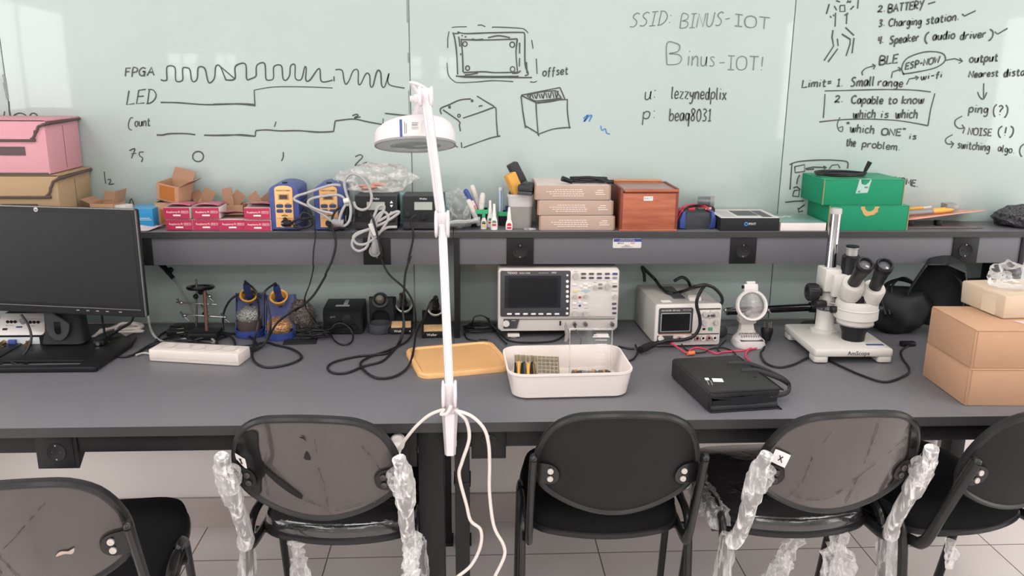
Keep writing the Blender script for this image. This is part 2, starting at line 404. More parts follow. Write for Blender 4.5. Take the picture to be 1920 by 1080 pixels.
# ------------------------------------------------------------------ glass writing boards
FONT = {
'A': (8, '0,0 4,10 8,0|1.5,4 6.5,4'), 'B': (7, '0,0 0,10 4,10 6,8.5 5,6 1,5.2 5.5,4.5 6.8,2.3 5,.2 0,0'), 'C': (7, '6.5,8.5 4,10 1,8 0,5 1,1.5 4,0 6.5,1.5'),
'D': (7, '1,0 1,10|0,10 4,9.5 6.8,6 6,2.5 3,.2 0,0'), 'E': (6, '6,10 .5,9.6 0,0 6,.3|.3,5.2 5,5.2'), 'F': (6, '6,9.7 .5,10 .8,0|0,5.5 5,5.5'),
'G': (8, '7,8.5 4,10 1,8 0,4.5 1.5,1 4.5,0 6,2 6.6,5 4,5 7.6,4.8|6.6,5 6.6,-1'), 'H': (7, '.5,10 0,0|6.5,10 6,0|0,5 6.4,5.2'), 'I': (5, '0,10 5,10|2.5,10 2.5,0|0,0 5,0'), 'L': (6, '.5,10 0,0 6,.6'),
'M': (8, '0,0 1,10 4,3 7,10 8,0'), 'N': (7, '0,0 .5,10 6,0 6.8,10'), 'O': (8, '4,10 1,8.5 0,5 1,1 4,0 7,1.5 7.8,5 7,8.7 4,10'), 'P': (7, '1,-1 1,10 5,9.6 6.5,7.5 5,5 1,4.6'),
'R': (7, '.5,0 .5,10 5,9.5 6,7.5 4.5,5.5 .6,5 6.5,0'), 'S': (6.5, '6,9 4,10 1.5,8.8 1.5,6.8 4.5,4.5 5,2 3,.3 0,.8'), 'T': (7, '0,10 7,10|3.7,10 3.3,0'), 'U': (7, '0,10 .5,2 3,0 5.6,2 6.5,10'),
'W': (9, '0,10 2,0 4.5,7 6.5,0 9,10'), 'Y': (7, '0,10 3.2,5 6.5,10|6.8,10.5 1.5,-2.5'),
'a': (5.5, '4.8,6 2,6 .2,3.5 .8,.6 2.5,.2 4.5,3 4.9,6 4.8,1 5.5,.3'), 'b': (5.5, '.3,10 0,0|.2,3.5 2.5,6 5,4.5 4.5,1.2 2,0 .2,.8'), 'c': (5, '4.6,5.2 2.5,6.2 .3,4 .5,1.2 2.5,0 4.8,1'),
'd': (5.5, '4.6,5 2,6 .2,3 1.2,.2 3.6,1 4.8,10 4.8,.8 5.5,0'), 'e': (5, '.3,3 4.4,3.4 4,5.6 2.2,6.2 .3,4 .8,.8 2.6,0 4.8,1.2'), 'f': (4.5, '4.5,9.5 2.8,10 2,8 1.5,-2|0,5.5 4,5.8'),
'g': (5.5, '4.6,5.4 2,6 .3,3.5 1.5,.8 3.8,2 4.8,5.8 4.6,-2 2.5,-4 .5,-3'), 'h': (5.5, '.6,10 0,0|.3,3.5 2.5,6 4.4,5 4.6,.5 5.4,0'), 'i': (2.2, '1,6 .8,0|1.2,8.6 1.4,9.2'),
'k': (5, '.5,10 0,0|4.5,6 .4,3 4.8,0'), 'l': (2.5, '.8,10 .5,1 1.8,0'), 'm': (8, '.2,6 0,0|.2,3.5 2,6 3.6,5 3.6,0|3.6,3.5 5.5,6 7.2,5 7.3,.4 8,0'), 'n': (5.5, '.2,6 0,0|.2,3.2 2.5,6 4.5,5 4.6,.4 5.4,0'),
'o': (5.5, '2.8,6.1 .5,5 .2,2 2,0 4.4,.8 5.2,3.5 4,5.8 2.5,6.1'), 'p': (5.5, '.5,6 0,-4.5|.3,4 2.5,6.2 5,4.8 4.2,1.2 2,.4 .3,1.5'), 'q': (5.5, '4.6,5.4 2,6.2 .3,4 1,1 3,.8 4.6,3 4.8,6 4.6,-4.5'),
'r': (4.5, '.4,6 0,0|.3,3.5 2,5.6 4.2,6'), 's': (4.6, '4.4,5.6 2.4,6.2 1,5 3.8,2.4 3,.3 .2,.4'), 't': (4.5, '2,9 1.8,1 3,0 4.4,.6|0,6 4.2,6.2'), 'u': (5.5, '.3,6 .4,1.2 2,0 4.2,1.6 4.8,6 4.6,1 5.5,.2'),
'v': (5, '.2,6 2.2,0 4.8,6'), 'w': (7.5, '.2,6 1.4,.2 3.4,.6 3.8,5 4.4,.4 6.2,.8 7,6'), 'x': (5, '.3,6 4.8,0|4.8,6.2 0,-.3'), 'y': (5.2, '.3,6 .8,3 2.6,2.2 4.4,4|4.8,6 3.6,-2 1.5,-4 .2,-3'), 'z': (5, '.3,6 4.5,6 .5,.4 4.8,0'),
'0': (6, '3,10 .8,8 .3,4 1.6,.4 3.6,.2 5.4,3 5.2,7.5 3,10'), '1': (4, '.5,8 2.4,10 2.2,0|0,0 4.2,.2'), '2': (6, '.4,8 2.4,10 5,8.4 4,5 .2,.6 2.4,1 5.8,0'), '3': (6, '.6,9.4 3,10 5,8.2 2.2,5.4 5,3 3.6,.4 .2,.6'),
'4': (6, '1,10 .6,5 3,4.2 5,5.5|5,10 4.4,-1'), '8': (6, '5,9 2.4,10 .8,7.8 4.6,3.4 4,.6 1.4,.4 .8,3 4.8,7 5,9'), '9': (6, '5,9 2.4,10 .6,7.4 2.6,5.4 4.8,8.4 4.4,-1'),
':': (3, '1,1 1.2,1.6|1,6 1.2,6.6'), '.': (2.4, '.8,.2 1.2,.9'), '-': (5, '.4,4.6 4.4,5'), '!': (3, '1.4,10 1,3|.8,.2 1,.8'), '(': (4, '3.4,11 1,8 .6,3 2,-1 3.2,-2'), ')': (4, '.6,11 3,8 3.2,3 1.8,-1 .4,-2'),
'?': (5.5, '.4,8.4 2.5,10 4.8,8 2.6,5 2.4,3|2.2,.2 2.4,.8'), '=': (6, '.4,3.4 5,3.8|.2,5.8 4.8,6.2'), '"': (4, '1,12 .8,9|2.8,12 2.6,9'), '/': (2.5, '1.4,10 .8,1'), ' ': (3.5, ''),
}
SHARP = set('AEFILMNTWYkxz14-=!:')
GL_Y = GL - 0.0009
class Ink:
    def __init__(s): s.mb = MB(); s.k = 0
    def line(s, pts, w=3.0, sm=True, zoom=None):
        if zoom: ox, oy, k = zoom; pts = [(ox+x*k, oy+y*k) for x, y in pts]
        P = [ony(px, py, GL_Y) for px, py in pts]
        if sm and len(P) > 2: P = smooth_path(P, 5)
        h = w*1.72e-3*0.5
        Q = [P[0]]
        for p in P[1:]:
            if (p-Q[-1]).length > 4e-4: Q.append(p)
        if len(Q) < 2: Q.append(Q[0]+Vector((0.002, 0, 0)))
        s.k += 1; yy = -0.00002*(s.k % 30)
        L = []
        m = len(Q)
        for i in range(m):
            t = Q[min(i+1, m-1)]-Q[max(i-1, 0)]; t.normalize()
            n = Vector((-t.z, 0, t.x)); wv = h*(0.92+0.25*noise.noise(Q[i]*23))
            L.append((Q[i]+n*wv+Vector((0, yy, 0)), Q[i]-n*wv+Vector((0, yy, 0))))
        L = [(L[0][0].lerp(L[0][1], .3), L[0][1].lerp(L[0][0], .3))]+L if False else L
        b = s.mb.bm; V = [(b.verts.new(a), b.verts.new(c)) for a, c in L]
        for i in range(len(V)-1): b.faces.new((V[i][0], V[i+1][0], V[i+1][1], V[i][1]))
    def circ(s, cx, cy, r, w=2.6, zoom=None, ry=None):
        ry = ry or r*1.1
        s.line([(cx+r*cos(a*.7), cy+ry*sin(a*.7)) for a in range(0, 10)], w, True, zoom)
    def word(s, t, x0, y0, x1, y1, h, w=2.8, zoom=None, slant=0.12):
        if zoom: ox, oy, k = zoom; x0, y0, x1, y1, h = ox+x0*k, oy+y0*k, ox+x1*k, oy+y1*k, h*k
        tot = sum(FONT[c][0]+1.6 for c in t)-1.6; u = (x1-x0)/tot; v = h/10; x = 0
        for i, c in enumerate(t):
            adv, st = FONT[c]
            dy = 0.35*noise.noise(Vector((x0*.1+i*3.1, y0*.1, 0)))
            for q in st.split('|'):
                if not q: continue
                pts = []
                for ab in q.split(' '):
                    a, e = map(float, ab.split(',')); X = x+a
                    pts.append((x0+X*u+(e*v)*slant, y0+(y1-y0)*X/tot-(e+dy)*v))
                s.line(pts, w, c not in SHARP)
            x += adv+1.6
    def build(s, name, m, parent): return s.mb.build(name, m, parent, smooth=False)

edges = [-2.62, -1.4035, -0.1805, 1.0175, 2.24]
blabels = ['glass writing board with only a few loops of ink, behind the pink fabric box', 'glass writing board with the FPGA and LED square wave drawing',
           'glass writing board with box sketches and network name and password', 'glass writing board covered in a numbered list and arrows']
BO = []
for i in range(4):
    a, c = edges[i]+0.0015, edges[i+1]-0.0015
    b = MB(); b.b2(a, c, GL, Y1-0.0005, 0.752, 2.35, 0.001)
    o = b.build('glass_board', M_glass); tag(o, blabels[i], 'whiteboard', 'glass writing boards on the wall'); BO.append(o)
Z1 = (0, 0, .25); Z2 = (400, 0, .25); Z3 = (680, 0, .25); Z4 = (1080, 0, .25); Z5 = (1440, 0, .25); Z6 = (1440, 180, .25); Z0 = (0, 200, .25)
k = Ink()
for p in ([(35, 835), (28, 880)], [(66, 760), (70, 840), (82, 886)], [(95, 885), (112, 860), (150, 848), (190, 862), (200, 888)], [(213, 888), (235, 852), (268, 855), (292, 890)]): k.line(p, 2.4, True, Z1)
k.build('handwriting', M_marker, BO[0])
k = Ink()
for p in ([(22, 560), (34, 590), (44, 660), (55, 740)], [(30, 620), (46, 690)]): k.line(p, 5, True, Z1)
k.build('marker_smudge', M_smudge, BO[0])
# --- timing diagram
k = Ink()
k.line([(1205, 597), (1225, 605), (1248, 602), (1252, 590), (1253, 502), (1310, 505), (1316, 590), (1330, 612), (1360, 608), (1371, 590), (1370, 515), (1400, 508), (1425, 525), (1437, 600), (1460, 612), (1480, 585), (1488, 507), (1535, 513), (1557, 600), (1575, 622), (1608, 585), (1618, 500), (1650, 497), (1688, 585), (1700, 600), (1762, 590), (1766, 498), (1840, 480), (1850, 590), (1880, 592), (1917, 576)], 2.8, True, Z1)
k.line([(316, 574), (322, 560), (327, 490), (384, 476), (393, 580), (405, 600), (440, 598), (452, 575), (455, 500), (510, 494), (522, 585), (545, 602), (572, 565), (580, 495), (612, 488), (614, 580), (640, 602), (665, 585), (685, 505), (697, 515), (694, 600), (725, 600), (778, 525), (800, 522), (806, 600), (835, 615), (895, 601)], 2.8, True, Z2)
k.line([(1650, 497), (1760, 590)], 2.2, True, Z1); k.line([(905, 572), (906, 610)], 2.6, False, Z2)
k.line([(915, 523), (965, 528), (980, 600), (995, 632), (1020, 600), (1050, 530), (1085, 530), (1087, 620), (1105, 630), (1145, 553), (1172, 565), (1177, 640), (1197, 645), (1228, 535), (1255, 545), (1262, 635), (1285, 650), (1318, 550), (1308, 600), (1330, 640), (1435, 661)], 2.6, True, Z2)
k.line([(1205, 768), (1330, 770), (1550, 785), (1800, 778), (1905, 784)], 2.8, True, Z1)
k.line([(0, 782), (180, 780), (316, 793)], 2.8, True, Z2)
k.line([(312, 790), (306, 676)], 2.4, False, Z2); k.line([(306, 676), (460, 652), (700, 652), (895, 660)], 2.0, True, Z2)
k.line([(1175, 1012), (1220, 1013), (1270, 1003), (1390, 1002), (1465, 1010)], 3, True, Z1); k.line([(1530, 1014), (1700, 1016), (1800, 1010), (1910, 1021)], 2.8, True, Z1)
k.line([(0, 1016), (150, 1012), (315, 1023)], 2.8, True, Z2); k.line([(315, 1023), (317, 982)], 2.6, False, Z2)
k.line([(317, 980), (400, 974), (500, 982), (640, 980), (790, 991), (902, 986)], 3, True, Z2); k.line([(902, 988), (914, 907)], 2.6, False, Z2)
k.line([(914, 907), (1050, 893), (1150, 912), (1272, 935)], 2.8, True, Z2); k.line([(1272, 935), (1275, 888)], 2, False, Z2)
k.line([(1288, 850), (1360, 858), (1468, 868)], 2.8, True, Z2)
k.line([(1042, 868), (1075, 857), (1085, 868), (1058, 884), (1105, 876)], 2.6, True, Z2); k.line([(470, 912), (458, 952)], 2.2, False, Z2)
k.word('FPGA', 935, 572, 1155, 565, 62, 2.4, Z1); k.word('LED', 950, 785, 1165, 772, 105, 2.6, Z1)
k.line([(1000, 884), (980, 885), (965, 920), (963, 950), (975, 972), (990, 974)], 2, True, Z1); k.word('ount', 1012, 948, 1125, 943, 62, 2.4, Z1, 0)
k.line([(970, 330), (1003, 315), (1010, 325), (985, 388)], 2.4, True, Z0); k.line([(985, 354), (1022, 350)], 2, False, Z0); k.line([(1078, 340), (1046, 343), (1048, 368), (1070, 385), (1060, 415)], 2.4, True, Z0)
k.circ(1486, 374, 41, 2.6, Z0, 38); k.line([(531, 285), (531, 294), (528, 302)], 2.4); k.line([(666, 294), (675, 290), (680, 294), (673, 302), (666, 310), (676, 309)], 2.4); k.line([(680, 307), (688, 304)], 2.6)
k.line([(783, 487), (786, 530), (794, 578)], 2.2, True, Z0); k.line([(806, 550), (826, 545), (830, 560), (818, 582), (856, 578)], 2.2, True, Z0)
k.line([(968, 735), (985, 690), (1005, 735)], 2.2, True, Z0); k.line([(652, 560), (650, 580), (662, 590)], 2.2, True, Z0); k.line([(636, 640), (640, 690), (655, 715)], 2.4, True, Z0)
k.build('handwriting', M_marker, BO[1])
k = Ink()
for p, w in (([(1460, 0), (1462, 60), (1463, 170)], 4), ([(1462, 90), (1464, 160)], 5), ([(1467, 395), (1468, 470)], 3), ([(1469, 680), (1473, 760), (1475, 860)], 2.5)): k.line([(x-4, y) for x, y in p], w, True, Z2)
k.build('marker_smudge', M_smudge, BO[1])
# --- centre board
k = Ink()
for p in ([(668, 207), (700, 202), (780, 200)], [(862, 190), (890, 188), (920, 201)], [(970, 207), (1000, 203), (1180, 212), (1220, 225), (1240, 248)], [(1268, 300), (1278, 365)], [(1302, 440), (1308, 555)], [(1255, 613), (1285, 617), (1308, 608)],
          [(1130, 612), (980, 605), (850, 615), (720, 620), (680, 605), (642, 560), (632, 470)], [(638, 360), (638, 290), (648, 235)]): k.line(p, 2.0, True, Z3)
for p in ([(710, 238), (770, 252), (950, 246), (1180, 243), (1212, 252), (1216, 290), (1218, 480), (1240, 545), (1236, 562), (1215, 567)], [(676, 243), (690, 290), (705, 400), (712, 560)], [(680, 253), (725, 250)], [(1228, 465), (1233, 550)],
          [(700, 568), (760, 579), (900, 581), (1270, 582)], [(700, 572), (800, 572), (960, 574), (1170, 572)], [(735, 297), (900, 300), (1040, 297), (1160, 292)], [(1160, 292), (1150, 400), (1162, 540)], [(738, 290), (748, 400), (753, 542)],
          [(755, 545), (900, 538), (1000, 545), (1180, 541)], [(720, 275), (730, 350)], [(765, 561), (810, 558), (865, 547)], [(940, 283), (1020, 268), (1105, 283)], [(1177, 320), (1177, 402)], [(1177, 435), (1175, 500)],
          [(735, 400), (735, 415)], [(740, 266), (752, 268)], [(765, 276), (778, 277)], [(820, 292), (850, 300), (903, 293)], [(1120, 550), (1160, 549), (1185, 530)]): k.line(p, 2.8, True, Z3)
for c in ((767, 330, 16), (1122, 335, 18), (787, 511, 15), (1124, 519, 17)): k.circ(*c, 2.4, Z3)
for p in ([(590, 857), (585, 815), (650, 785), (730, 750), (812, 742)], [(857, 720), (920, 760), (985, 797)], [(602, 824), (720, 907), (725, 940), (733, 985)], [(752, 886), (860, 850), (930, 825), (970, 810), (998, 812), (1003, 900), (1012, 1025)], [(1033, 1020), (960, 1035), (830, 1080), (755, 1108)],
          [(740, 1068), (744, 1110)], [(870, 800), (884, 793), (898, 795)], [(690, 1090), (714, 1105)]): k.line(p, 2.6, True, Z3)
for c in ((652, 804, 6), (821, 756, 6), (722, 868, 10)): k.circ(*c, 2.4, Z3)
for p in ([(1188, 715), (1330, 686), (1480, 657)], [(1480, 657), (1516, 742)], [(1188, 715), (1300, 770)], [(1300, 771), (1400, 764), (1500, 742)], [(1188, 720), (1200, 830), (1222, 962)], [(1222, 944), (1315, 1000)], [(1300, 770), (1304, 860), (1317, 1015)], [(1310, 1010), (1430, 968), (1560, 955)], [(1535, 745), (1536, 840), (1552, 965)],
          [(1232, 716), (1340, 690), (1450, 680)], [(1450, 680), (1490, 736)], [(1490, 736), (1380, 750), (1290, 756), (1232, 716)], [(1310, 775), (1440, 752), (1538, 746)], [(1322, 1022), (1315, 1000)]): k.line(p, 2.6, len(p) > 2, Z3)
for i in range(13):
    x = 1255+i*17; k.line([(x, 715-i*2.4), (x+10, 740-i*.5)], 2.6, False, Z3) if i % 3 else k.line([(x+8, 705-i*2), (x-4, 745-i*.8)], 3.0, False, Z3)
k.word('offset', 1350, 570, 1540, 556, 58, 2.6, Z3, .05)
k.build('handwriting', M_marker, BO[2])
k = Ink()
k.word('SSID:', 402, 207, 715, 182, 106, 2.2, Z4, .22); k.word('BINUS-', 780, 213, 1150, 190, 105, 2.2, Z4, .16); k.word('IOT', 1190, 195, 1450, 222, 88, 2.2, Z4, .05)
k.word('B', 682, 487, 795, 483, 160, 2.2, Z4, 0); k.word('inus', 835, 490, 1040, 500, 118, 2.2, Z4, .05); k.word('-IOT!', 1070, 520, 1412, 530, 104, 2.2, Z4, .05)
k.build('faded_handwriting', M_marker2, BO[2])
k = Ink()
k.word('u:', 515, 750, 605, 740, 100, 2.4, Z4, .08); k.word('lezzynedplix', 715, 738, 1125, 748, 88, 2.7, Z4, .06); k.word('p:', 500, 895, 605, 890, 95, 2.2, Z4, .04); k.word('beaq8031', 700, 905, 1012, 910, 92, 2.7, Z4, .06)
k.build('handwriting', M_marker, BO[2])
k = Ink()
k.line([(1655, 890), (1690, 862), (1660, 912), (1698, 872), (1718, 868), (1698, 912)], 2.6, True, Z3); k.line([(1785, 942), (1795, 978), (1820, 966), (1830, 998), (1855, 1005)], 2.4, True, Z3)
k.build('blue_handwriting', M_markb, BO[2])
# --- list board
k = Ink()
for p in ([(460, 30), (437, 105)], [(497, 45), (515, 78)], [(540, 42), (575, 40), (577, 85), (540, 87), (540, 42)], [(645, 45), (617, 72)], [(677, 0), (672, 65)], [(507, 95), (503, 200)], [(592, 100), (588, 180)], [(465, 120), (475, 133)], [(490, 108), (494, 122)], [(573, 116), (602, 98)],
          [(487, 225), (480, 280), (492, 345), (420, 455)], [(520, 290), (526, 345)], [(523, 365), (450, 465)], [(580, 205), (645, 266)], [(553, 255), (617, 295), (615, 330), (585, 420)], [(645, 285), (630, 400)], [(510, 5), (540, 15)], [(590, 18), (625, 8)], [(595, 5), (620, 20)],
          [(1200, 30), (1255, 14)], [(1455, 105), (1475, 120), (1558, 80)], [(1700, 238), (1722, 256), (1797, 212)]): k.line(p, 3, False, Z5)
for p in ([(710, 565), (706, 540), (735, 512), (803, 492)], [(782, 480), (805, 492), (790, 520)], [(925, 585), (934, 540), (998, 517)], [(975, 505), (1000, 517), (985, 535)], [(1040, 635), (1058, 592), (1128, 580)], [(1105, 570), (1130, 581), (1110, 600)],
          [(1020, 562), (1003, 510), (1040, 440), (1150, 395), (1250, 388), (1318, 408), (1325, 460), (1250, 510), (1100, 543), (1010, 555)], [(1330, 453), (1400, 440), (1458, 460)], [(1438, 435), (1460, 460), (1430, 475)],
          [(425, 682), (600, 678), (850, 672), (1080, 675), (1222, 690)], [(428, 705), (422, 800), (415, 885)], [(1252, 700), (1220, 820), (1200, 943)], [(385, 915), (550, 898), (750, 893), (950, 902), (1090, 922), (1200, 943)],
          [(1618, 625), (1617, 735)], [(1572, 690), (1590, 730), (1617, 742), (1642, 692)], [(540, 880), (520, 930), (530, 975), (556, 985), (562, 950)], [(530, 960), (560, 948)], [(1457, 870), (1408, 900), (1403, 935), (1430, 962), (1470, 960)], [(1455, 935), (1475, 962), (1462, 1000)],
          [(1385, 1010), (1340, 1035), (1332, 1060), (1350, 1080), (1392, 1078)], [(1370, 1060), (1394, 1078), (1370, 1110)]): k.line(p, 2.6, len(p) > 3, Z5)
for a in (('2.', 822, 92, 880, 85, 48), ('BATTERY', 900, 95, 1165, 62, 58), ('3.', 828, 203, 876, 192, 50), ('Charging', 905, 198, 1150, 185, 56), ('station.', 1185, 183, 1432, 148, 58), ('4.', 824, 330, 866, 318, 52), ('Speaker', 910, 332, 1130, 305, 58), ('(', 1170, 318, 1205, 310, 66),
          ('audio', 1235, 300, 1400, 290, 60), ('driver', 1440, 298, 1632, 280, 58), (')', 1650, 292, 1690, 290, 66), ('BLE', 835, 488, 972, 470, 64), ('ESP-NOW', 1030, 522, 1285, 468, 48), ('output', 1510, 470, 1722, 456, 58), ('Nearest', 1505, 582, 1725, 570, 48), ('dista', 1768, 575, 1925, 565, 55),
          ('wi-fi', 1145, 598, 1305, 580, 42), ('Limit=', 255, 658, 478, 645, 58), ('1.', 515, 648, 562, 646, 58), ('Small', 618, 650, 795, 640, 68), ('range', 825, 642, 1010, 652, 58), ('2.', 500, 768, 562, 765, 50), ('Capable', 625, 775, 860, 780, 58), ('to', 900, 780, 967, 776, 55), ('know', 1005, 780, 1168, 775, 60),
          ('which', 637, 885, 805, 882, 62), ('is', 845, 882, 903, 882, 52), ('which', 955, 885, 1120, 885, 66), ('"which', 583, 985, 795, 1002, 60), ('ONE"', 850, 1012, 1030, 1020, 50), ('is', 1058, 1042, 1112, 1045, 42)): k.word(*a, 3.2, Z5)
for a in (('the', 585, 372, 655, 378, 56), ('problem.', 705, 382, 990, 408, 52), ('ping', 1505, 122, 1650, 130, 62), ('(?)', 1685, 140, 1798, 148, 72), ('NOISE', 1500, 290, 1675, 300, 52), ('(!)', 1720, 298, 1842, 300, 66), ('switching', 1420, 390, 1662, 412, 58), ('algo.', 1725, 412, 1848, 432, 50), ('(', 1880, 440, 1915, 440, 72), ('HOME.', 950, 650, 1125, 682, 46)): k.word(*a, 2.9, Z6)
for p in ([(160, 515), (230, 492), (400, 480), (550, 485), (598, 500), (595, 545)], [(180, 500), (172, 600), (165, 702)], [(200, 530), (275, 515), (275, 565), (203, 575), (200, 530)], [(280, 545), (340, 533), (435, 537)], [(285, 552), (345, 548)], [(415, 525), (440, 537), (418, 548)], [(458, 548), (478, 520), (525, 514), (540, 542)],
          [(237, 592), (222, 620), (215, 662)], [(190, 690), (215, 680), (242, 702)], [(195, 710), (235, 705), (230, 755), (185, 750), (195, 710)], [(128, 797), (190, 790), (270, 786)], [(275, 815), (250, 832), (225, 852)], [(225, 838), (230, 870), (262, 862)]): k.line(p, 2.8, len(p) > 5, Z6)
k.build('handwriting', M_marker, BO[3])

# ------------------------------------------------------------------ benches and the raised shelves
def socket(parent, x, y, z, w=0.083, h=0.083, name='power_socket', M=None):
    """round recessed wall socket in a square black plate; faces -Y"""
    M = (M or Matrix.Identity(4)) @ Tr(x, y, z)
    b = MB(M); P = rr_poly(w, h, 0.002, 2)
    n = 28; ro, ri = 0.0225, 0.0205
    b.box((0, -0.0015, 0), (w, 0.003, h), 0.001)
    o = b.build(name, M_steel, parent)
    b = MB(M @ R('X', 90)); b.lathe([(ri, 0.0031), (ri, 0.0055), (ro, 0.0055), (ro+0.0006, 0.003), (ro+0.0006, 0.002), (ri, 0.002)], 28)
    b.lathe([(0, 0.0032), (ri-0.003, 0.0032), (ri, 0.0046)], 28)
    b.build('socket_ring', M_blk2, o)
    b = MB(M)
    for s in (-1, 1): b.cyl((s*0.0095, -0.0038, 0), (s*0.0095, -0.003, 0), 0.0028, n=10)
    b.build('pin_hole', M_blkg, o)
    b = MB(M)
    for s in (-1, 1): b.box((0, -0.0045, s*0.0178), (0.004, 0.002, 0.004), 0.0006)
    b.build('earth_clip', M_metal, o)
    return o

SPLIT = -0.0475
def bench(x0, x1, label, legs, under):
    t = thing('lab_bench', label, 'table', ((x0+x1)/2, TF+0.4, 0), 0, 'grey lab benches along the wall')
    b = MB(); b.b2(x0, x1, TF, GL-0.002, TZ-0.025, TZ, 0.0015); b.build('tabletop', M_lam, t)
    b = MB(); b.b2(x0, x1, TF-0.0008, TF, TZ-0.0245, TZ-0.0005); b.build('edge_band', M_lam2, t)
    b = MB(); b.b2(x0+0.02, x1-0.02, TF+0.025, TF+0.065, TZ-0.075, TZ-0.0255, 0.002); b.build('front_rail', M_steel, t)
    b = MB(); b.b2(x0+0.02, x1-0.02, GL-0.2, GL-0.16, TZ-0.075, TZ-0.0255, 0.002); b.build('back_rail', M_steel, t)
    for lx, w, tele in legs:
        for ly in (TF+0.045, GL-0.12):
            b = MB(); b.b2(lx-w/2, lx+w/2, ly-0.03, ly+0.03, 0.0, TZ-0.0255, 0.003)
            if tele:
                for zz in (0.22, 0.58): b.b2(lx-w/2-0.003, lx+w/2+0.003, ly-0.033, ly+0.033, zz, zz+0.006, 0.001)
            b.box((lx, ly, 0.006), (w+0.01, 0.07, 0.012), 0.002)
            b.build('leg', M_steel, t)
        b = MB(); b.b2(lx-0.02, lx+0.02, TF+0.07, GL-0.15, TZ-0.075, TZ-0.03, 0.002); b.build('side_rail', M_steel, t)
    for q in under: q(t)
    return t
def underbox(px0, px1, py0, py1, side, plug=True):
    def f(t):
        Yf = TF+0.02
        a = ony(px0, py1, Yf); c = ony(px1, py0, Yf); z1 = TZ-0.0255; z0 = a.z; w = c.x-a.x
        b = MB(); b.prof([(Yf, z0), (Yf+0.07, z0+0.05), (Yf+0.085, z1), (Yf, z1)], a.x, c.x, None, 0.001)
        o = b.build('socket_box', M_steel, t)
        socket(t, a.x+w/2, Yf, z0+0.043, min(w, .078), 0.078)
    return f
bench(-1.85, SPLIT-0.0002, 'grey laminate lab bench carrying the monitor and the soldering stands', [(-0.094, 0.062, False), (-1.78, 0.062, False)], [underbox(72, 140, 800, 879, 1), underbox(690, 781, 815, 876, 0)])
bench(SPLIT+0.0002, 1.80, 'grey laminate lab bench carrying the microscope and the oscilloscope', [(-0.019, 0.036, True), (1.655, 0.05, False)], [underbox(884, 949, 800, 860, 0)])
def riser(x0, x1, label, socks):
    t = thing('instrument_shelf', label, 'shelf', ((x0+x1)/2, 2.6, TZ), 0, 'raised shelves on the benches')
    b = MB(); b.b2(x0, x1, SF, GL-0.003, SZ-0.019, SZ, 0.001); b.build('shelf_board', M_lam, t)
    b = MB(); b.b2(x0, x1, SF-0.0008, SF, SZ-0.0185, SZ-0.0005); b.build('edge_band', M_lam2, t)
    b = MB(); b.b2(x0+0.017, x1-0.017, SF+0.006, SF+0.022, 0.986, SZ-0.0192, 0.001); b.build('front_panel', M_apron, t)
    for xx in ((x0,) if x1 < 1 else (x0, 1.738)):
        b = MB(); b.b2(xx, xx+0.017, SF+0.002, GL-0.004, TZ+0.0003, SZ-0.0195, 0.001); b.build('side_panel', M_steel, t)
    for px, py in socks:
        p = ony(px, py, SF+0.006); socket(t, p.x, SF+0.0055, 1.0275)
    return t
riser(-1.85, SPLIT-0.001, 'raised grey shelf with sockets standing on the bench under the red boxes', [(260, 470), (707, 468)])
SHR = riser(SPLIT+0.001, 1.80, 'raised grey shelf with sockets standing on the bench under the green boxes', [(975, 469), (1393, 468), (1809, 468)])
# inventory sticker on the shelf front
p = ony(1176, 451, SF+0.0055)
b = MB(); c = ony(1150, 459.5, SF+0.005); e = ony(1204, 443, SF+0.005); w = e.x-c.x
b.mi = 0; b.front(rr_poly(w, 0.030, 0.003, 4, p.x, 1.0515), SF+0.0050, SF+0.0059)
b.mi = 1; b.b2(c.x+.001, e.x-.001, SF+0.0046, SF+0.0051, 1.056, 1.0655)
b.mi = 0
for j, s in enumerate(('PROPERTY OF UNIVERSITY', 'DO NOT REMOVE THIS LABEL')): b.text(s, 0.0026, face_front(p.x, SF+0.0045, 1.0630-j*0.004))
b.mi = 2
for s, xx, zz, hh in (('BINUS', -0.02, 1.0515, .005), ('00117 25', 0, 1.0445, .003), ('LAB EQUIPMENT 0117', 0, 1.040, .0026)): b.text(s, hh, face_front(p.x+xx, SF+0.0048, zz))
b.mi = 3; b.text('ASSET', 0.0042, face_front(p.x+0.018, SF+0.0048, 1.0515))
b.build('asset_sticker', [M_white, M_blue, M_inkb, M_red], SHR)
# ------------------------------------------------------------------ things on the raised shelves
def copy_tree(o, parent=None):
    c = o.copy(); COL.objects.link(c)
    if parent is not None: c.parent = parent
    for ch in list(o.children): copy_tree(ch, c)
    return c
def dup(o, loc, rz, label, group=None, z=None):
    c = copy_tree(o); c.location = loc; c.rotation_euler = (0, 0, rz); c['label'] = label
    if group: c['group'] = group
    return c
def LM(t): return wm(t)           # local -> world of a thing

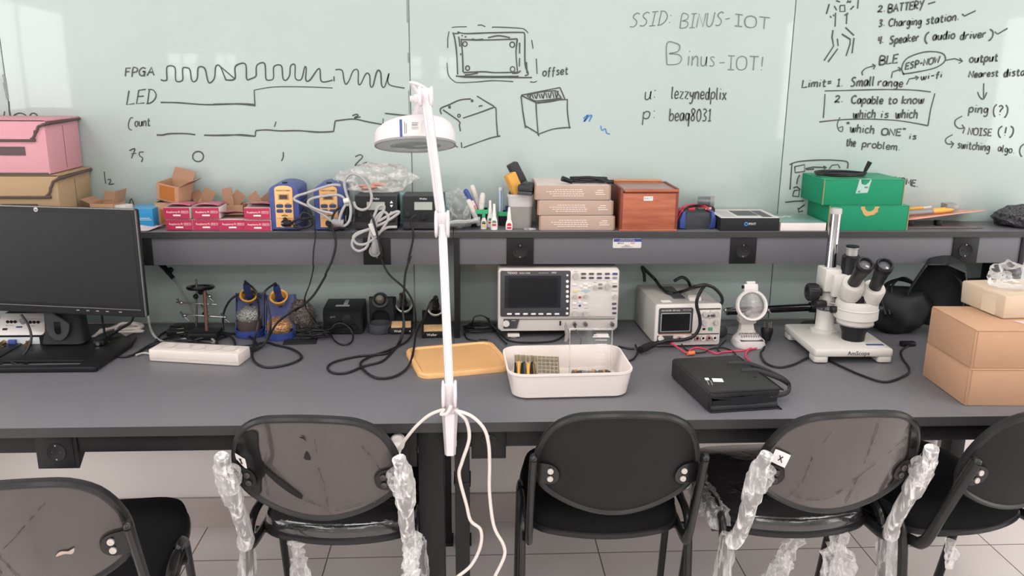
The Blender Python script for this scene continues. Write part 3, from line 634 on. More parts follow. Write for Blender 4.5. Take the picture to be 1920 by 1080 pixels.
# --- fabric lidded storage boxes
M_pink = mat('pink_felt', '#cd969f', rough=0.95, var=0.06, scale=220, bump=0.15, bscale=700, detail=4)
M_beige = mat('beige_fabric', '#aa9070', rough=0.95, var=0.07, scale=220, bump=0.15, bscale=700, detail=4)
M_trim = mat('brown_binding', '#5a4c4c', rough=0.9, var=0.05)
def fabric_box(label, x1, w, yf, d, z0, h, m, step):
    x0 = x1-w; t = thing('storage_box', label, 'box', ((x0+x1)/2, yf+d/2, z0), 0, 'fabric storage boxes with flap lids')
    b = MB(); b.b2(x0, x1, yf, yf+d, z0+.001, z0+h-.003, 0.004); b.build('body', m, t)
    b = MB(); b.b2(x1, x1+0.0006, yf+d*0.5-0.001, yf+d*0.5+0.001, z0+.01, z0+h-.02); b.b2(x0+.005, x1-.005, yf-0.0008, yf+.002, z0+.0005, z0+.006); b.build('seam', M_trim, t)
    # lid with a front flap that steps up at the end
    zt = z0+h; r = 0.026; fl = h*0.36
    xa = x1-step
    P = [(x0, zt-fl), (xa-r, zt-fl)] + [(xa-r+r*sin(a), zt-fl+r-r*cos(a)) for a in [radians(q) for q in (20, 45, 70, 90)]]
    P += [(xa+0.004, zt-0.03), (xa+0.010, zt-0.017), (xa+0.02, zt-0.013), (x1+.004, zt-0.010), (x1+.004, zt+.0015), (x0, zt+.0015)]
    b = MB(); b.front(P, yf-0.005, yf-0.0012); b.b2(x0-.004, x1+.004, yf-.005, yf+d+.003, zt-.003, zt+.0015, 0.001); b.build('lid', m, t)
    b = MB()
    path = [(x, yf-0.0035, z) for x, z in P[:-2]] + [(x1+.0045, yf+d*0.5, zt-.008), (x1+.0045, yf+d+.003, zt-.006)]
    b.tube(path, 0.0042, 8, 3, flat=(0, 1, 0)); b.build('lid_binding', M_trim, t)
    b = MB(); b.b2(x1-.165, x1-.062, yf-0.0016, yf-0.0005, z0+h*.36, z0+h*.52); b.build('label_holder', M_trim, t)
    return t
fabric_box('beige fabric storage box with brown binding under the pink one', -1.182, 0.36, 2.486, 0.215, SZ+.0005, 0.171, M_beige, 0.020)
fabric_box('pink felt storage box with brown binding stacked on the beige one', -1.198, 0.35, 2.486, 0.212, SZ+.1735, 0.153, M_pink, 0.026)

# --- open cartons
def carton(name, label, loc, rz, w, d, h, flaps, group=None, rot=None, tape=None, m=None, mi=None, cat='box'):
    m = m or M_card; mi = mi or M_cardd
    t = thing(name, label, cat, loc, rz, group)
    if rot: t.rotation_euler = rot
    q = 0.002; b = MB()
    b.b2(-w/2, w/2, -d/2, d/2, 0, q)
    for s in (-1, 1):
        b.box((s*(w/2-q/2), 0, h/2), (q, d, h)); b.box((0, s*(d/2-q/2), h/2), (w-2*q-.0002, q, h))
    b.build('body', m, t, world=False)
    for side, ang, ln in flaps:
        b = MB()
        if side == 'V':
            b.M = Tr(-.004 if ang < 0 else .002, -d/2+.004, h-.004) @ R('Z', -18 if ang < 0 else 22) @ R('Y', ang) @ R('X', -8); b.box((0, 0, ln/2), (.036, q, ln))
        elif side in 'LR':
            s = -1 if side == 'L' else 1
            M = Tr(s*w/2, 0, h) @ R('Y', -s*(ang-90) if False else s*(90-ang)); b.M = M; b.box((0, 0, ln/2), (q, d*.94, ln))
        else:
            s = -1 if side == 'F' else 1
            M = Tr(0, s*d/2, h) @ R('X', -s*(90-ang)); b.M = M; b.box((0, 0, ln/2), (w*.94, q, ln))
        b.build('flap', mi, t, world=False)
    if tape:
        b = MB(); x0, x1, z0, z1 = tape; b.b2(x0, x1, -d/2-.0007, -d/2, z0, z1); b.build('tape', M_tape, t, world=False)
    return t
M_tape = mat('brown_packing_tape', '#b8743c', rough=0.3, var=0.05)
p = ony(201, 388, 2.60)
carton('open_carton', 'small open brown carton with worn flaps beside the fabric boxes', (p.x, 2.605, SZ+.0005), radians(-6), 0.070, 0.075, 0.076, [('L', 25, .03), ('R', 75, .04), ('B', 60, .03)])
# small white label-covered box flap standing beside it
p = ony(222, 385, 2.60)
b = MB(Tr(p.x+.020, 2.585, SZ+.0005) @ R('Z', -28)); b.box((0, 0, .036), (.030, .045, .072), .001)
tag(b.build('worn_box', mat('worn_white_card', '#c9c4c0', rough=.8, var=.25, scale=60)), 'worn whitish small box standing beside the open brown carton', 'box')
# blue box
p = ony(275, 420, 2.585)
t = thing('cardboard_box', 'bright blue cardboard box behind the loose papers', 'box', (p.x, 2.62, SZ+.0005))
M_bluebox = mat('blue_print_card', '#2f8fc6', rough=.5, var=.1, scale=12)
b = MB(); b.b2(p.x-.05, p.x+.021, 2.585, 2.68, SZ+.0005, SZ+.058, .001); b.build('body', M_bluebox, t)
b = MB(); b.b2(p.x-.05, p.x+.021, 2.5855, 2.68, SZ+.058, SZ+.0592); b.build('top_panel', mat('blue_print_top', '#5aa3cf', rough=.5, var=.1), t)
b = MB(); b.b2(p.x-.02, p.x+.012, 2.5842, 2.585, SZ+.030, SZ+.0315); b.b2(p.x-.02, p.x+.016, 2.5842, 2.585, SZ+.025, SZ+.0262); b.build('print', M_inkw, t)
# papers in front of it
M_leaf = mat('printed_leaflet', '#d9c9c9', rough=.55, var=.2, scale=45, stretch=(1, 6, 1))
for i, (px, py, a, w, d, zz, lb) in enumerate(((272, 425, 12, .09, .085, .0015, 'printed paper leaflet lowest of the loose sheets by the blue box'), (283, 424, -18, .085, .075, .0062, 'pinkish printed leaflet lying on top of the loose sheets'))):
    p = onz(px, py, SZ); M = Tr(p.x, 2.572, SZ) @ R('Z', a)
    b = MB(M); b.grid(lambda u, v: ((u-.5)*w, (v-.5)*d, zz+.006*u*v+.004*sin(5*u+i)), 8, 6)
    o = b.build('leaflet', M_leaf); sm = o.modifiers.new('thick', 'SOLIDIFY'); sm.thickness = .0006; tag(o, lb, 'paper', 'loose leaflets')
# brown cartons with orange tape
p = ony(303, 405, 2.62)
carton('taped_carton', 'small brown carton with orange tape carrying the tilted one', (p.x+.022, 2.666, SZ+.0005), 0, 0.088, 0.07, 0.071, [], None, None, (-.028, .022, .008, .05))
p = ony(322, 378, 2.62)
carton('taped_carton', 'tilted open brown carton with orange tape lying on the lower carton', (p.x-.001, 2.655, SZ+.0785), 0, 0.080, 0.070, 0.054, [('R', 35, .04), ('B', 60, .036)], None, (radians(6), radians(9), radians(-20)), (-.028, .026, .006, .05))
for i, (px, ff, lb) in enumerate(((384, [('V', -24, .05), ('V', 30, .056)], 'open brown inner carton behind the second column of red boxes'), (437, [('V', -12, .056), ('V', 42, .052)], 'open brown inner carton behind the single red box'), (492, [('V', -38, .045), ('V', 52, .056)], 'open brown inner carton behind the red box next to the blue stations'))):
    p = ony(px, 400, 2.668)
    carton('inner_carton', lb, (p.x, 2.671, SZ+.0005), 0, 0.075, 0.055, 0.062, ff, 'brown inner cartons')

# --- red retail boxes
M_rasp = mat('crimson_print_card', '#b22c52', rough=.5, var=.03)
M_raspt = mat('crimson_pattern_card', '#b65a72', rough=.45, var=.18, scale=38, col2='#c78795')
M_boxw = mat('white_card', '#dcd0cc', rough=.8, var=.04)
def retail_box(label, loc, rz, openlid):
    t = thing('retail_box', label, 'box', loc, rz, 'red retail boxes on the shelf')
    w, d, h = .0775, .092, .0345
    b = MB(); b.b2(-w/2, w/2, -d/2+.001, d/2, 0, h-.001, .0006); b.build('body', M_boxw, t, world=False)
    b = MB(); b.b2(-w/2+.0005, w/2-.0005, -d/2, -d/2+.0012, .0008, h-.0012); f = b.build('front_panel', M_rasp, t, world=False)
    b = MB(face_front(0, -d/2-.0001, .0205)); b.text('Raspberry Pi', .0058, Tr(-.010, 0, 0), sx=.95); b.build('lettering', M_inkw, f, world=False)
    b = MB(face_front(0, -d/2-.0001, .0205)); P = rr_poly(.021, .0062, .001, 2, .024, 0)
    for (a, c) in zip(P, P[1:]+P[:1]): b.tube([(a[0], a[1], 0), (c[0], c[1], 0)], .0004, 4, smooth=False)
    b.text('PICO 4', .0036, Tr(.024, 0, 0)); b.build('logo_frame', M_inkw, f, world=False)
    b = MB(); b.b2(-.011, .011, -d/2-.0006, -d/2, .0085, .0130); b.build('sticker', M_whitep, f, world=False)
    b = MB()
    if openlid: b.M = Tr(0, d/2, h) @ R('X', -openlid) @ Tr(0, -d/2, 0)
    b.grid(lambda u, v: ((u-.5)*w*1.0, (v-.5)*d, .0008+.004*sin(pi*u)*(1 if openlid else .2)), 6, 4)
    o = b.build('lid', M_raspt, t, world=False); s = o.modifiers.new('thick', 'SOLIDIFY'); s.thickness = .0012; s.offset = 1
    return t
def fxy(px, py, Y): q = ony(px, py, Y); return q.x
for px, lv, yf, rz, ol, lb in ((336, 0, 2.538, 0, 0, 'red retail box under the one nearest the tilted brown carton'), (386, 0, 2.538, 1, 0, 'red retail box at the bottom of the second column from the brown carton'),
                               (435, 0, 2.535, 1.5, 13, 'single red retail box with its lid ajar and nothing stacked on it'), (483.5, 0, 2.528, -1, 0, 'red retail box at the bottom of the column beside the blue and yellow stations'),
                               (331.5, 1, 2.536, -1.5, 3, 'red retail box on top of the column nearest the tilted brown carton'), (385, 1, 2.536, 1, 3, 'red retail box on top of the second column from the brown carton'), (482, 1, 2.530, -1, 7, 'red retail box with raised lid on top of the column beside the blue stations')):
    zz = SZ+.0005+lv*.0365; x = fxy(px, 420-25*lv, yf)
    retail_box(lb, (x, yf+.046, zz), radians(rz), ol)

# --- blue and yellow soldering stations
M_navy = mat('navy_station_plastic', '#455390', rough=.4, var=.03)
M_navyd = mat('dark_navy_vent', '#3a4468', rough=.6, var=.05)
M_peach = mat('yellow_station_face', '#eeb97c', rough=.4, var=.02)
def blue_station(label, px):
    p = ony(px, 420, 2.535); t = thing('soldering_station', label, 'soldering station', (p.x, 2.605, SZ), 0, 'blue and yellow soldering stations')
    w, h, y0, y1 = .088, .142, -.070, .068
    def arch(w, h, dz=0): return [(-w/2, .004), (w/2, .004), (w/2, h*.86)] + [(w/2*cos(a), h*.86+(h*.14+dz)*sin(a)) for a in [radians(q) for q in (20, 40, 60, 80, 100, 120, 140, 160)]] + [(-w/2, h*.86)]
    b = MB(); b.front(arch(w, h), y0, y1, None, .004)
    b.build('case', M_navy, t, world=False)
    b = MB(); 
    for i in range(6): b.b2(w/2-.0002, w/2+.0006, y0+.03, y1-.02, .03+i*.014, .034+i*.014)
    b.build('vent', M_navyd, t, world=False)
    fw = .053
    P = [(-fw/2, .012), (fw/2, .012), (fw/2, h*.90)] + [(fw/2*cos(a), h*.90+h*.07*sin(a)) for a in [radians(q) for q in (30, 60, 90, 120, 150)]] + [(-fw/2, h*.90)]
    b = MB(); b.front(P, y0-.004, y0+.002, None, .0015); f = b.build('face_plate', M_peach, t, world=False)
    yf = y0-.004
    b = MB(); b.b2(-.016, .016, yf-.0010, yf+.001, .095, .113, .001); b.build('display_frame', mat('tan_plastic', '#b58f62', rough=.5), f, world=False)
    b = MB(); b.b2(-.0115, .0115, yf-.0016, yf+.001, .098, .110); b.build('display', mat('dark_brown_display', '#4a4040', rough=.2), f, world=False)
    for xx in (-.0125, .0125):
        for zz in (.077, .062):
            b = MB(); b.front(rr_poly(.0205, .0105, .004, 4, xx, zz), yf-.002, yf+.001, None, .0008); b.build('button', M_navyd, f, world=False)
    b = MB(); b.text('HAKKO FX-888D', .0042, face_front(0, yf-.0002, .123), sx=.95); b.text('UP', .002, face_front(-.012, yf-.0002, .0845)); b.text('ENTER', .002, face_front(.012, yf-.0002, .0845)); b.text('CARD', .0022, face_front(0, yf-.0002, .0515)); b.b2(-.024, .024, yf-.0003, yf, .0395, .0402)
    b.build('lettering', M_inkb, f, world=False)
    b = MB(); b.b2(-.009, .009, yf-.0004, yf, .0465, .049); b.build('card_slot', M_inkb, f, world=False)
    b = MB(); b.cyl((0, yf-.012, .026), (0, yf+.001, .026), .010, n=16); b.cyl((0, yf-.02, .026), (0, yf-.012, .026), .006, n=12); b.build('iron_socket', M_blk, f, world=False)
    b = MB(); b.cyl((0, y0+.025, h-.002), (0, y0+.025, h+.003), .008, n=14); b.build('top_button', M_blk, t, world=False)
    b = MB()
    for sx in (-1, 1):
        for yy in (y0+.02, y1-.02): b.cyl((sx*.035, yy, .0004), (sx*.035, yy, .005), .006, n=10)
    b.build('rubber_feet', M_blk, t, world=False)
    return t, p.x
blue_station('blue and yellow soldering station next to the red retail boxes', 535)
blue_station('blue and yellow soldering station half covered by grey power cord', 618)

# --- black stations with grey-green displays
M_wel = mat('charcoal_station', '#3a393d', rough=.5, var=.04)
def charcoal_station(label, px):
    p = ony(px, 425, 2.53); t = thing('soldering_station', label, 'soldering station', (p.x, 2.60, SZ), 0, 'charcoal soldering stations with displays')
    w, h = .128, .106
    body = [(-.060, .006), (-.066, .026), (-.050, h), (.075, h-.006), (.08, .006)]
    b = MB(); b.prof(body, -w/2, w/2, None, .004); b.build('case', M_wel, t, world=False)
    # front panel slants from (-.066,.026) up to (-.050,h)
    a = math.degrees(math.atan2(.016, h-.026)); M = Tr(0, -.066, .026) @ R('X', 90-a)   # panel: X right, Y up the slope, Z out
    b = MB(M); b.prism(rr_poly(w-.006, .078, .004, 4, 0, .040), 0, .0016, None, .0006); f = b.build('front_panel', M_blk2, t, world=False)
    b = MB(M); b.prism(rr_poly(.062, .030, .001, 2, .0, .050), .0016, .0024); b.build('display_bezel', M_blk, f, world=False)
    b = MB(M); b.prism(rr_poly(.054, .024, .0008, 2, .0, .050), .0024, .003); b.build('display', M_lcd, f, world=False)
    b = MB(M); b.text('Weller', .0058, Tr(.0, .0715, .0018)); b.build('lettering', M_inkw, f, world=False)
    for poly in ([(.042, .058), (.052, .058), (.047, .066)], [(.042, .053), (.052, .053), (.047, .045)]):
        b = MB(M); b.prism(poly, .0016, .0026); b.build('arrow_button', M_inkw, f, world=False)
    b = MB(M); b.lathe([(.0046, 0), (.0046, .001), (.0028, .001), (.0028, 0)], 16, Tr(.047, .029, .0016)); b.build('power_mark', M_inkw, f, world=False)
    b = MB(M); b.prism(rr_poly(.014, .016, .001, 2, -.048, .024), .0016, .0045, None, .0008); b.build('rocker_switch', M_blk, f, world=False)
    b = MB(M); b.cyl((.0, .016, .001), (.0, .016, .016), .010, .009, 18); b.cyl((0, .016, .016), (0, .012, .030), .0065, .0045, 14); b.build('iron_connector', M_blk, f, world=False)
    return t, p.x
charcoal_station('charcoal soldering station with grey cord bundle in front and plastic bag on top', 705)
charcoal_station('charcoal soldering station behind the white lamp elbow', 794)
# turquoise card between the stations and the board
for px, lb in ((757, 'thin turquoise card standing between the two charcoal stations'), (834, 'thin turquoise card standing behind the lamp elbow')):
    p = ony(px, 400, 2.66); b = MB(Tr(p.x, 2.655, SZ+.0005)); b.box((-.01, 0, .05), (.05, .004, .1), .001)
    tag(b.build('turquoise_card', mat('turquoise_card', '#9fcfd2', rough=.5)), lb, 'card', 'turquoise cards')

# --- crumpled clear bags
F_bag = film('clear_bag_film', .07, .45, '#ffffff', .1, 26)
F_bag2 = film('milky_bag_film', .12, .45, '#fffaf6', .12, 24)
def bag(label, c, sc, seed, m, amp=.28, fr=2.3, name='plastic_bag', flat_z=None):
    b = MB(); b.ball(c, 1.0, 5, sc, None, amp, fr, seed)
    for v in b.bm.verts:
        q = v.co+Vector((seed, 0, 0)); n = -abs(noise.noise(q*22))*.030 - abs(noise.noise(q*48))*.012
        v.co += (v.co-Vector(c)).normalized()*(n+.012)
        if flat_z is not None and v.co.z < flat_z: v.co.z = flat_z
        v.co.y = min(v.co.y, GL-.004)
    o = b.build(name, m); tag(o, label, 'plastic bag', 'clear plastic bags'); return o
p = ony(672, 350, 2.62); q = ony(735, 345, 2.62)
bag('crumpled clear bag of reddish parts lying on the charcoal station', ((p.x+q.x)/2+.004, 2.625, SZ+.148), (.112, .055, .042), 3.3, F_bag2, .3, 2.1, 'plastic_bag', SZ+.1085)
b = MB(); 
random.seed(4)
for i in range(5): b.ball((p.x+.045+random.uniform(-.03, .03), 2.625+random.uniform(-.01, .01), SZ+.1195+.003*i), .011, 2, (1.9, .9, .55), None, .3, 3, i)
tag(b.build('reddish_parts', mat('salmon_parts', '#d99d8c', rough=.6, var=.2, scale=60)), 'salmon coloured small parts inside the clear bag above the station', 'small parts', None, 'stuff')
p = ony(861, 408, 2.60)
BG = bag('crumpled clear bag with white film leaning on the black pen cup', (p.x-.004, 2.622, SZ+.050), (.046, .045, .060), 9.1, F_bag, .32, 2.2, 'plastic_bag', SZ+.0008)
b = MB(Tr(p.x+.012, 2.59, SZ))
for i in range(6): b.grid(lambda u, v, i=i: ((u-.5)*.105, -.01*i+(v-.5)*.05, .006+.004*i+.012*u*u+.002*sin(9*u+i)), 10, 3)
o = b.build('film_sheet', film('white_film', .4, .8, '#f0eeec', .2, 20), BG)

# --- pen cups, markers, glue
def cup(label, px, w, d, h, y):
    p = ony(px, 410, y); t = thing('pen_cup', label, 'pen cup', (p.x, y, SZ+.0005), 0, 'black pen cups with green rims')
    b = MB(); q = .0025
    b.prism(rr_poly(w*.86, d*.86, .006), 0, q)
    A = rr_poly(w*.86, d*.86, .006); B = rr_poly(w, d, .007); C = rr_poly(w-2*q, d-2*q, .006); D = rr_poly(w*.86-2*q, d*.86-2*q, .005)
    b.loft([[(x, y_, z) for x, y_ in P] for P, z in ((A, 0), (B, h), (C, h), (D, q))], None, False, False)
    b.build('body', M_blk2, t, world=False)
    b = MB(); E = rr_poly(w+.003, d+.003, .008); 
    b.loft([[(x, y_, z) for x, y_ in P] for P, z in ((E, h-.012), (E, h+.001), (C, h+.001), (C, h-.006))], None, False, False)
    b.build('rim', mat('green_rim', '#3fae7a', rough=.4), t, world=False)
    return p.x
cx1 = cup('black pen cup with green rim full of white markers', 898, .058, .05, .054, 2.62)
cx2 = cup('black pen cup with green rim behind the red-labelled glue bottle', 946, .042, .04, .044, 2.635)
def marker(name, label, a, c, r, cols, grp):
    """pen from tail a to cap end c"""
    a = Vector(a); c = Vector(c); d = (c-a); L = d.length; d.normalize()
    M = Matrix.Translation(a) @ d.to_track_quat('Z', 'Y').to_matrix().to_4x4()
    t = thing(name, label, 'marker', a, 0, grp)
    b = MB(M); b.lathe([(0, 0), (r*.8, 0), (r, .004), (r, L*.68), (r*.85, L*.69), (r*.85, L*.7)], 16); b.build('barrel', cols[0], t)
    b = MB(M); b.lathe([(r*.9, L*.69), (r*1.03, L*.69), (r*.95, L*.95), (r*.6, L), (0, L)], 16); b.build('cap', cols[1], t)
    b = MB(M); b.lathe([(r*1.01, L*.30), (r*1.01, L*.55)], 16); b.build('label_band', cols[2], t)
M_band = mat('marker_label', '#c8c5c6', rough=.5, var=.35, scale=300)
zb = SZ+.004
marker('marker', 'white marker with blue cap and red mark leaning over the cup rim', (cx1+.012, 2.615, zb), (cx1-.043, 2.60, SZ+.118), .0085, (M_white, M_blue, mat('red_dot_label', '#d8b7b7', rough=.5, var=.3, scale=200, col2='#c23640')), 'markers in the pen cup')
marker('marker', 'white marker with cream cap tallest behind the blue-capped one', (cx1+.016, 2.63, zb), (cx1-.022, 2.625, SZ+.128), .0085, (M_white, M_cream, M_band), 'markers in the pen cup')
marker('marker', 'white marker with grey print standing nearest the glue bottles', (cx1+.002, 2.612, zb), (cx1+.012, 2.60, SZ+.107), .0088, (M_white, M_cream, M_band), 'markers in the pen cup')
marker('marker', 'white marker lowest of the pens leaning out of the cup', (cx1+.0, 2.605, zb), (cx1-.034, 2.59, SZ+.088), .0085, (M_white, M_cream, M_band), 'markers in the pen cup')
t = thing('test_tube', 'pale blue slim tube with white cap standing in the second cup', 'tube', (cx2-.009, 2.635, SZ+.004))
b = MB(Tr(cx2-.012, 2.632, SZ+.004)); b.lathe([(0, 0), (.006, .0), (.0068, .03), (.0068, .113)], 14); b.build('tube', mat('pale_blue_plastic', '#c3d2e6', rough=.25, var=.03), t)
b = MB(Tr(cx2-.012, 2.632, SZ+.004)); b.lathe([(.0075, .108), (.0075, .1165), (0, .1165)], 14); b.build('cap', M_white, t)
b = MB(Tr(cx2-.012, 2.632, SZ+.004)); b.box((.0005, -.0068, .06), (.003, .0008, .1)); b.build('stripe', mat('blue_stripe', '#6478a6'), t)
b = MB(Tr(cx2+.008, 2.63, SZ+.004)); b.lathe([(0, 0), (.006, 0), (.0065, .05), (.0065, .058), (0, .058)], 12); tag(b.build('blue_marker', mat('dark_blue_cap', '#2c3a68', rough=.4)), 'short dark blue marker end sticking out of the second cup', 'marker')

M_bottle = mat('milky_bottle', '#e6e2df', rough=.35, var=.02)
def glue(label, px, y, prof, capprof, capm, lab):
    p = ony(px, 425, y); M = Tr(p.x, y, SZ+.0005)
    t = thing('glue_bottle', label, 'glue bottle', (p.x, y, SZ+.0005), 0, 'small glue bottles')
    b = MB(M @ Matrix.Diagonal((1, .6, 1, 1))); b.lathe(prof, 20); b.build('bottle', M_bottle, t)
    b = MB(M); b.lathe(capprof, 16); b.build('cap', capm, t)
    w, z0, z1, m1, m2 = lab; yy = -prof[2][0]*.6-.0004
    b = MB(M); b.front([(w/2*cos(a), z0+(z1-z0)*.35+(z1-z0)*.65*max(0, sin(a))) if sin(a) >= 0 else (w/2*(1 if cos(a) > 0 else -1), z0) for a in [radians(q) for q in (-45, 0, 30, 60, 90, 120, 150, 180, 225)]], yy-.0006, yy+.003); o = b.build('label', m1, t)
    b = MB(M); b.b2(-w/2, w/2, yy-.0009, yy, z0-.009, z0-.003); b.b2(-w*.35, w*.35, yy-.0009, yy-.0005, z0+(z1-z0)*.45, z0+(z1-z0)*.6); b.build('label_print', m2, o)
gp = lambda r, h, nr, nh: [(0, 0), (r*.9, 0), (r, .004), (r, h*.45), (r*.88, h*.68), (nr*1.1, h*.92), (nr, h), (nr, nh), (0, nh)]
glue('glue bottle with green cap and black and yellow label', 907, 2.565, gp(.0098, .037, .0045, .039), [(.0052, .0365), (.0052, .052), (.0042, .056), (0, .056)], mat('green_cap', '#2f9d68', rough=.4), (.011, .016, .025, M_inkb, mat('yellow_label', '#d8c548')))
glue('tall white glue bottle with green label', 926.5, 2.552, gp(.0105, .044, .0055, .046), [(.0062, .043), (.0058, .05), (.0042, .062), (.0038, .080), (0, .080)], M_bottle, (.013, .022, .030, mat('green_label', '#3f9a72', rough=.5), M_red))
glue('tall white glue bottle behind the green-labelled one', 919, 2.595, gp(.0105, .046, .0055, .048), [(.0062, .046), (.0058, .053), (.0042, .065), (.0038, .084), (0, .084)], M_bottle, (.010, .022, .030, mat('green_label', '#3f9a72', rough=.5), M_red))
glue('glue bottle with long nozzle and red label', 954.5, 2.552, gp(.0108, .034, .006, .036), [(.0066, .032), (.0060, .045), (.0035, .066), (.0028, .070), (0, .070)], M_bottle, (.013, .013, .022, M_red, M_red))

# --- grey bin with erasers
p = ony(977, 425, 2.575); gx = p.x
t = thing('desk_bin', 'tapered grey and white bin holding erasers', 'bin', (gx, 2.61, SZ+.0005), radians(-4))
def ringR(w, d, r, z): return [(x, y, z) for x, y in rr_poly(w, d, r)]
b = MB(); b.loft([ringR(.066, .072, .012, 0), ringR(.074, .08, .013, .068)], None, True, False); b.build('lower_body', mat('silver_grey_plastic', '#97938f', rough=.4, var=.03), t, world=False)
b = MB(); b.loft([ringR(.0745, .0805, .013, .0682), ringR(.079, .085, .014, .098), ringR(.083, .089, .015, .0985), ringR(.083, .089, .015, .106), ringR(.075, .081, .012, .106), ringR(.07, .076, .012, .07)], None, False, True); b.build('upper_band', mat('light_grey_plastic', '#c9c4c3', rough=.4, var=.02), t, world=False)
def slab(name, label, cat, c, rot, d, m, m2=None, bev=.004):
    M = Tr(*c) @ rot
    if m2 is None:
        b = MB(M); b.box((0, 0, 0), d, bev); o = b.build(name, m); tag(o, label, cat); return o
    t = thing(name, label, cat, c); b = MB(M); b.box((0, 0, d[2]*.2), (d[0], d[1], d[2]*.6), bev); b.build('back', m, t)
    b = MB(M); b.box((0, 0, -d[2]*.3), (d[0]*.97, d[1]*.97, d[2]*.38), bev*.5); b.build('pad', m2, t); return t
M_er = mat('eraser_black', '#333336', rough=.7, var=.06)
slab('board_eraser', 'black board eraser leaning highest out of the grey bin', 'eraser', (gx-.004, 2.615, SZ+.150), R('Y', -28) @ R('Z', 10), (.030, .05, .105), M_er, M_dgrey, .003)
slab('sponge_eraser', 'yellow eraser block with red print in the grey bin', 'eraser', (gx-.023, 2.585, SZ+.137), R('Y', -24) @ R('Z', 25), (.034, .03, .07), mat('mustard_sponge', '#d9a548', rough=.8, var=.2, scale=40, col2='#d59a4e'), None, .005)
slab('board_eraser', 'black board eraser lying flat across the rim of the grey bin', 'eraser', (gx+.016, 2.595, SZ+.122), R('Z', -8) @ R('Y', 4), (.046, .10, .030), M_er, M_dgrey, .005)
p = onz(992, 426, SZ)
b = MB(Tr(p.x, 2.553, SZ+.0025) @ Matrix.Diagonal((1, .6, 1, 1))); b.tube([(.0175*cos(a*pi/8), .0175*sin(a*pi/8), 0) for a in range(16)], .0017, 8, 3, True)
tag(b.build('clear_ring', film('ring_plastic', .5, .9)), 'small clear plastic ring lying in front of the grey bin', 'ring')

# --- kraft boxes
def kraft(label, x, z, rz):
    t = thing('kraft_box', label, 'box', (x, 2.625, z), rz, 'stacked kraft boxes with white print')
    w, d, h = .226, .17, .0445
    b = MB(); b.b2(-w/2, w/2, -d/2, d/2, 0, h, .0012); b.build('body', M_kraft, t, world=False)
    b = MB(); b.b2(-w/2+.004, w/2-.003, -d/2+.002, d/2, h, h+.0008); b.build('top_sheet', mat('white_print_sheet', '#d9cdc8', rough=.6, var=.03), t, world=False)
    for s in (-1, 1):
        b = MB(); b.prof([(-d/2-.001, .002), (-d/2+.012, .001), (-d/2+.006, h), (-d/2-.001, h-.002)], s*(w/2)-.0, s*(w/2+.0035)); b.build('end_flap', M_cardd, t, world=False)
    M = face_front(0, -d/2-.0001, 0); b = MB(M); random.seed(3)
    for k in range(4):
        z = h*.70-k*.0062; x = (-.088, -.095, -.082, -.07)[k] if False else (-.055 if k == 0 else -.09+.010*k)
        while x < .028:
            l = random.uniform(.003, .009); b.box((x+l/2, z, .0001), (l, .0016, .0003)); x += l+.0022
    for k in range(3): b.box((.085-.004*(k % 2), h*.66-k*.006, .0001), (.018+.006*(k), .0016, .0003))
    b.build('print', M_inkw, t, world=False)
    return t
kx = ony(1080, 420, 2.54).x
kraft('kraft box with white print at the bottom of the three', kx+.003, SZ+.0005, 0)
kraft('kraft box with white print in the middle of the three', kx-.004, SZ+.0475, radians(.6))
kraft('kraft box with white print topmost of the three under the coiled cable', kx-.012, SZ+.0945, radians(-.5))
def coil(name, label, pts, r, m, ends=None, cat='cable', grp=None, n=8, res=6, closed=False):
    t = thing(name, label, cat, pts[0], 0, grp)
    b = MB(); b.tube(pts, r, n, res, closed); b.build('cord', m, t)
    for nm, a, c, r0, r1, mm in (ends or []):
        b = MB(); b.cyl(a, c, r0, r1, 14); b.build(nm, mm, t)
    return t
def loops(c, rx, ry, n, z, dz, jit, seed, ph=0.0, per=10):
    random.seed(seed); out = []
    for i in range(n*per+1):
        a = ph+2*pi*i/per; k = 1+random.uniform(-jit, jit)
        out.append((c[0]+rx*k*cos(a), c[1]+ry*k*sin(a), z+dz*i/per+random.uniform(0, .0015)))
    return out
c = ony(1097, 331, 2.60); z = SZ+.0945+.0445+.005
coil('coiled_cable', 'black cable with plug coiled on the kraft boxes', [(c.x-.045, 2.565, z+.003)]+loops((c.x+.012, 2.60), .052, .032, 4, z, .0022, .16, 5, pi*.9)+[(c.x+.03, 2.57, z+.012), (c.x+.062, 2.555, z+.004)], .0032, M_cable,
     [('plug', (c.x-.045, 2.562, z+.003), (c.x-.077, 2.556, z+.014), .0065, .0085, M_blk), ('socket_end', (c.x+.06, 2.556, z+.004), (c.x+.082, 2.552, z+.004), .006, .0065, M_blk)], 'cable')

# --- wooden box with sliding lid
M_wood = mat('cherry_wood', '#9a4f3a', rough=.4, var=.1, scale=7, stretch=(1.2, 1.2, 9), col2='#b46a4e', detail=6)
M_woodd = mat('cherry_wood_dark', '#7a3c2c', rough=.45, var=.15, scale=8, stretch=(1, 6, 1))
M_woodt = mat('waxed_wood_lid', '#9a8480', rough=.3, var=.08, scale=9)
a = ony(1161, 433, 2.527); c = ony(1269, 433, 2.527); w = c.x-a.x; wx = (a.x+c.x)/2; d = .175; h = .131
t = thing('wooden_box', 'reddish wooden box with sliding lid between kraft boxes and blue meter', 'box', (wx, 2.527+d/2, SZ+.0005))
b = MB()
b.b2(-w/2, w/2, -d/2, d/2, 0, .006, .001); b.b2(-w/2+.0005, w/2-.0005, -d/2, -d/2+.008, .0062, h-.014, .001); b.b2(-w/2+.0005, w/2-.0005, d/2-.008, d/2, .0062, h, .001)
b.build('body', M_wood, t, world=False)
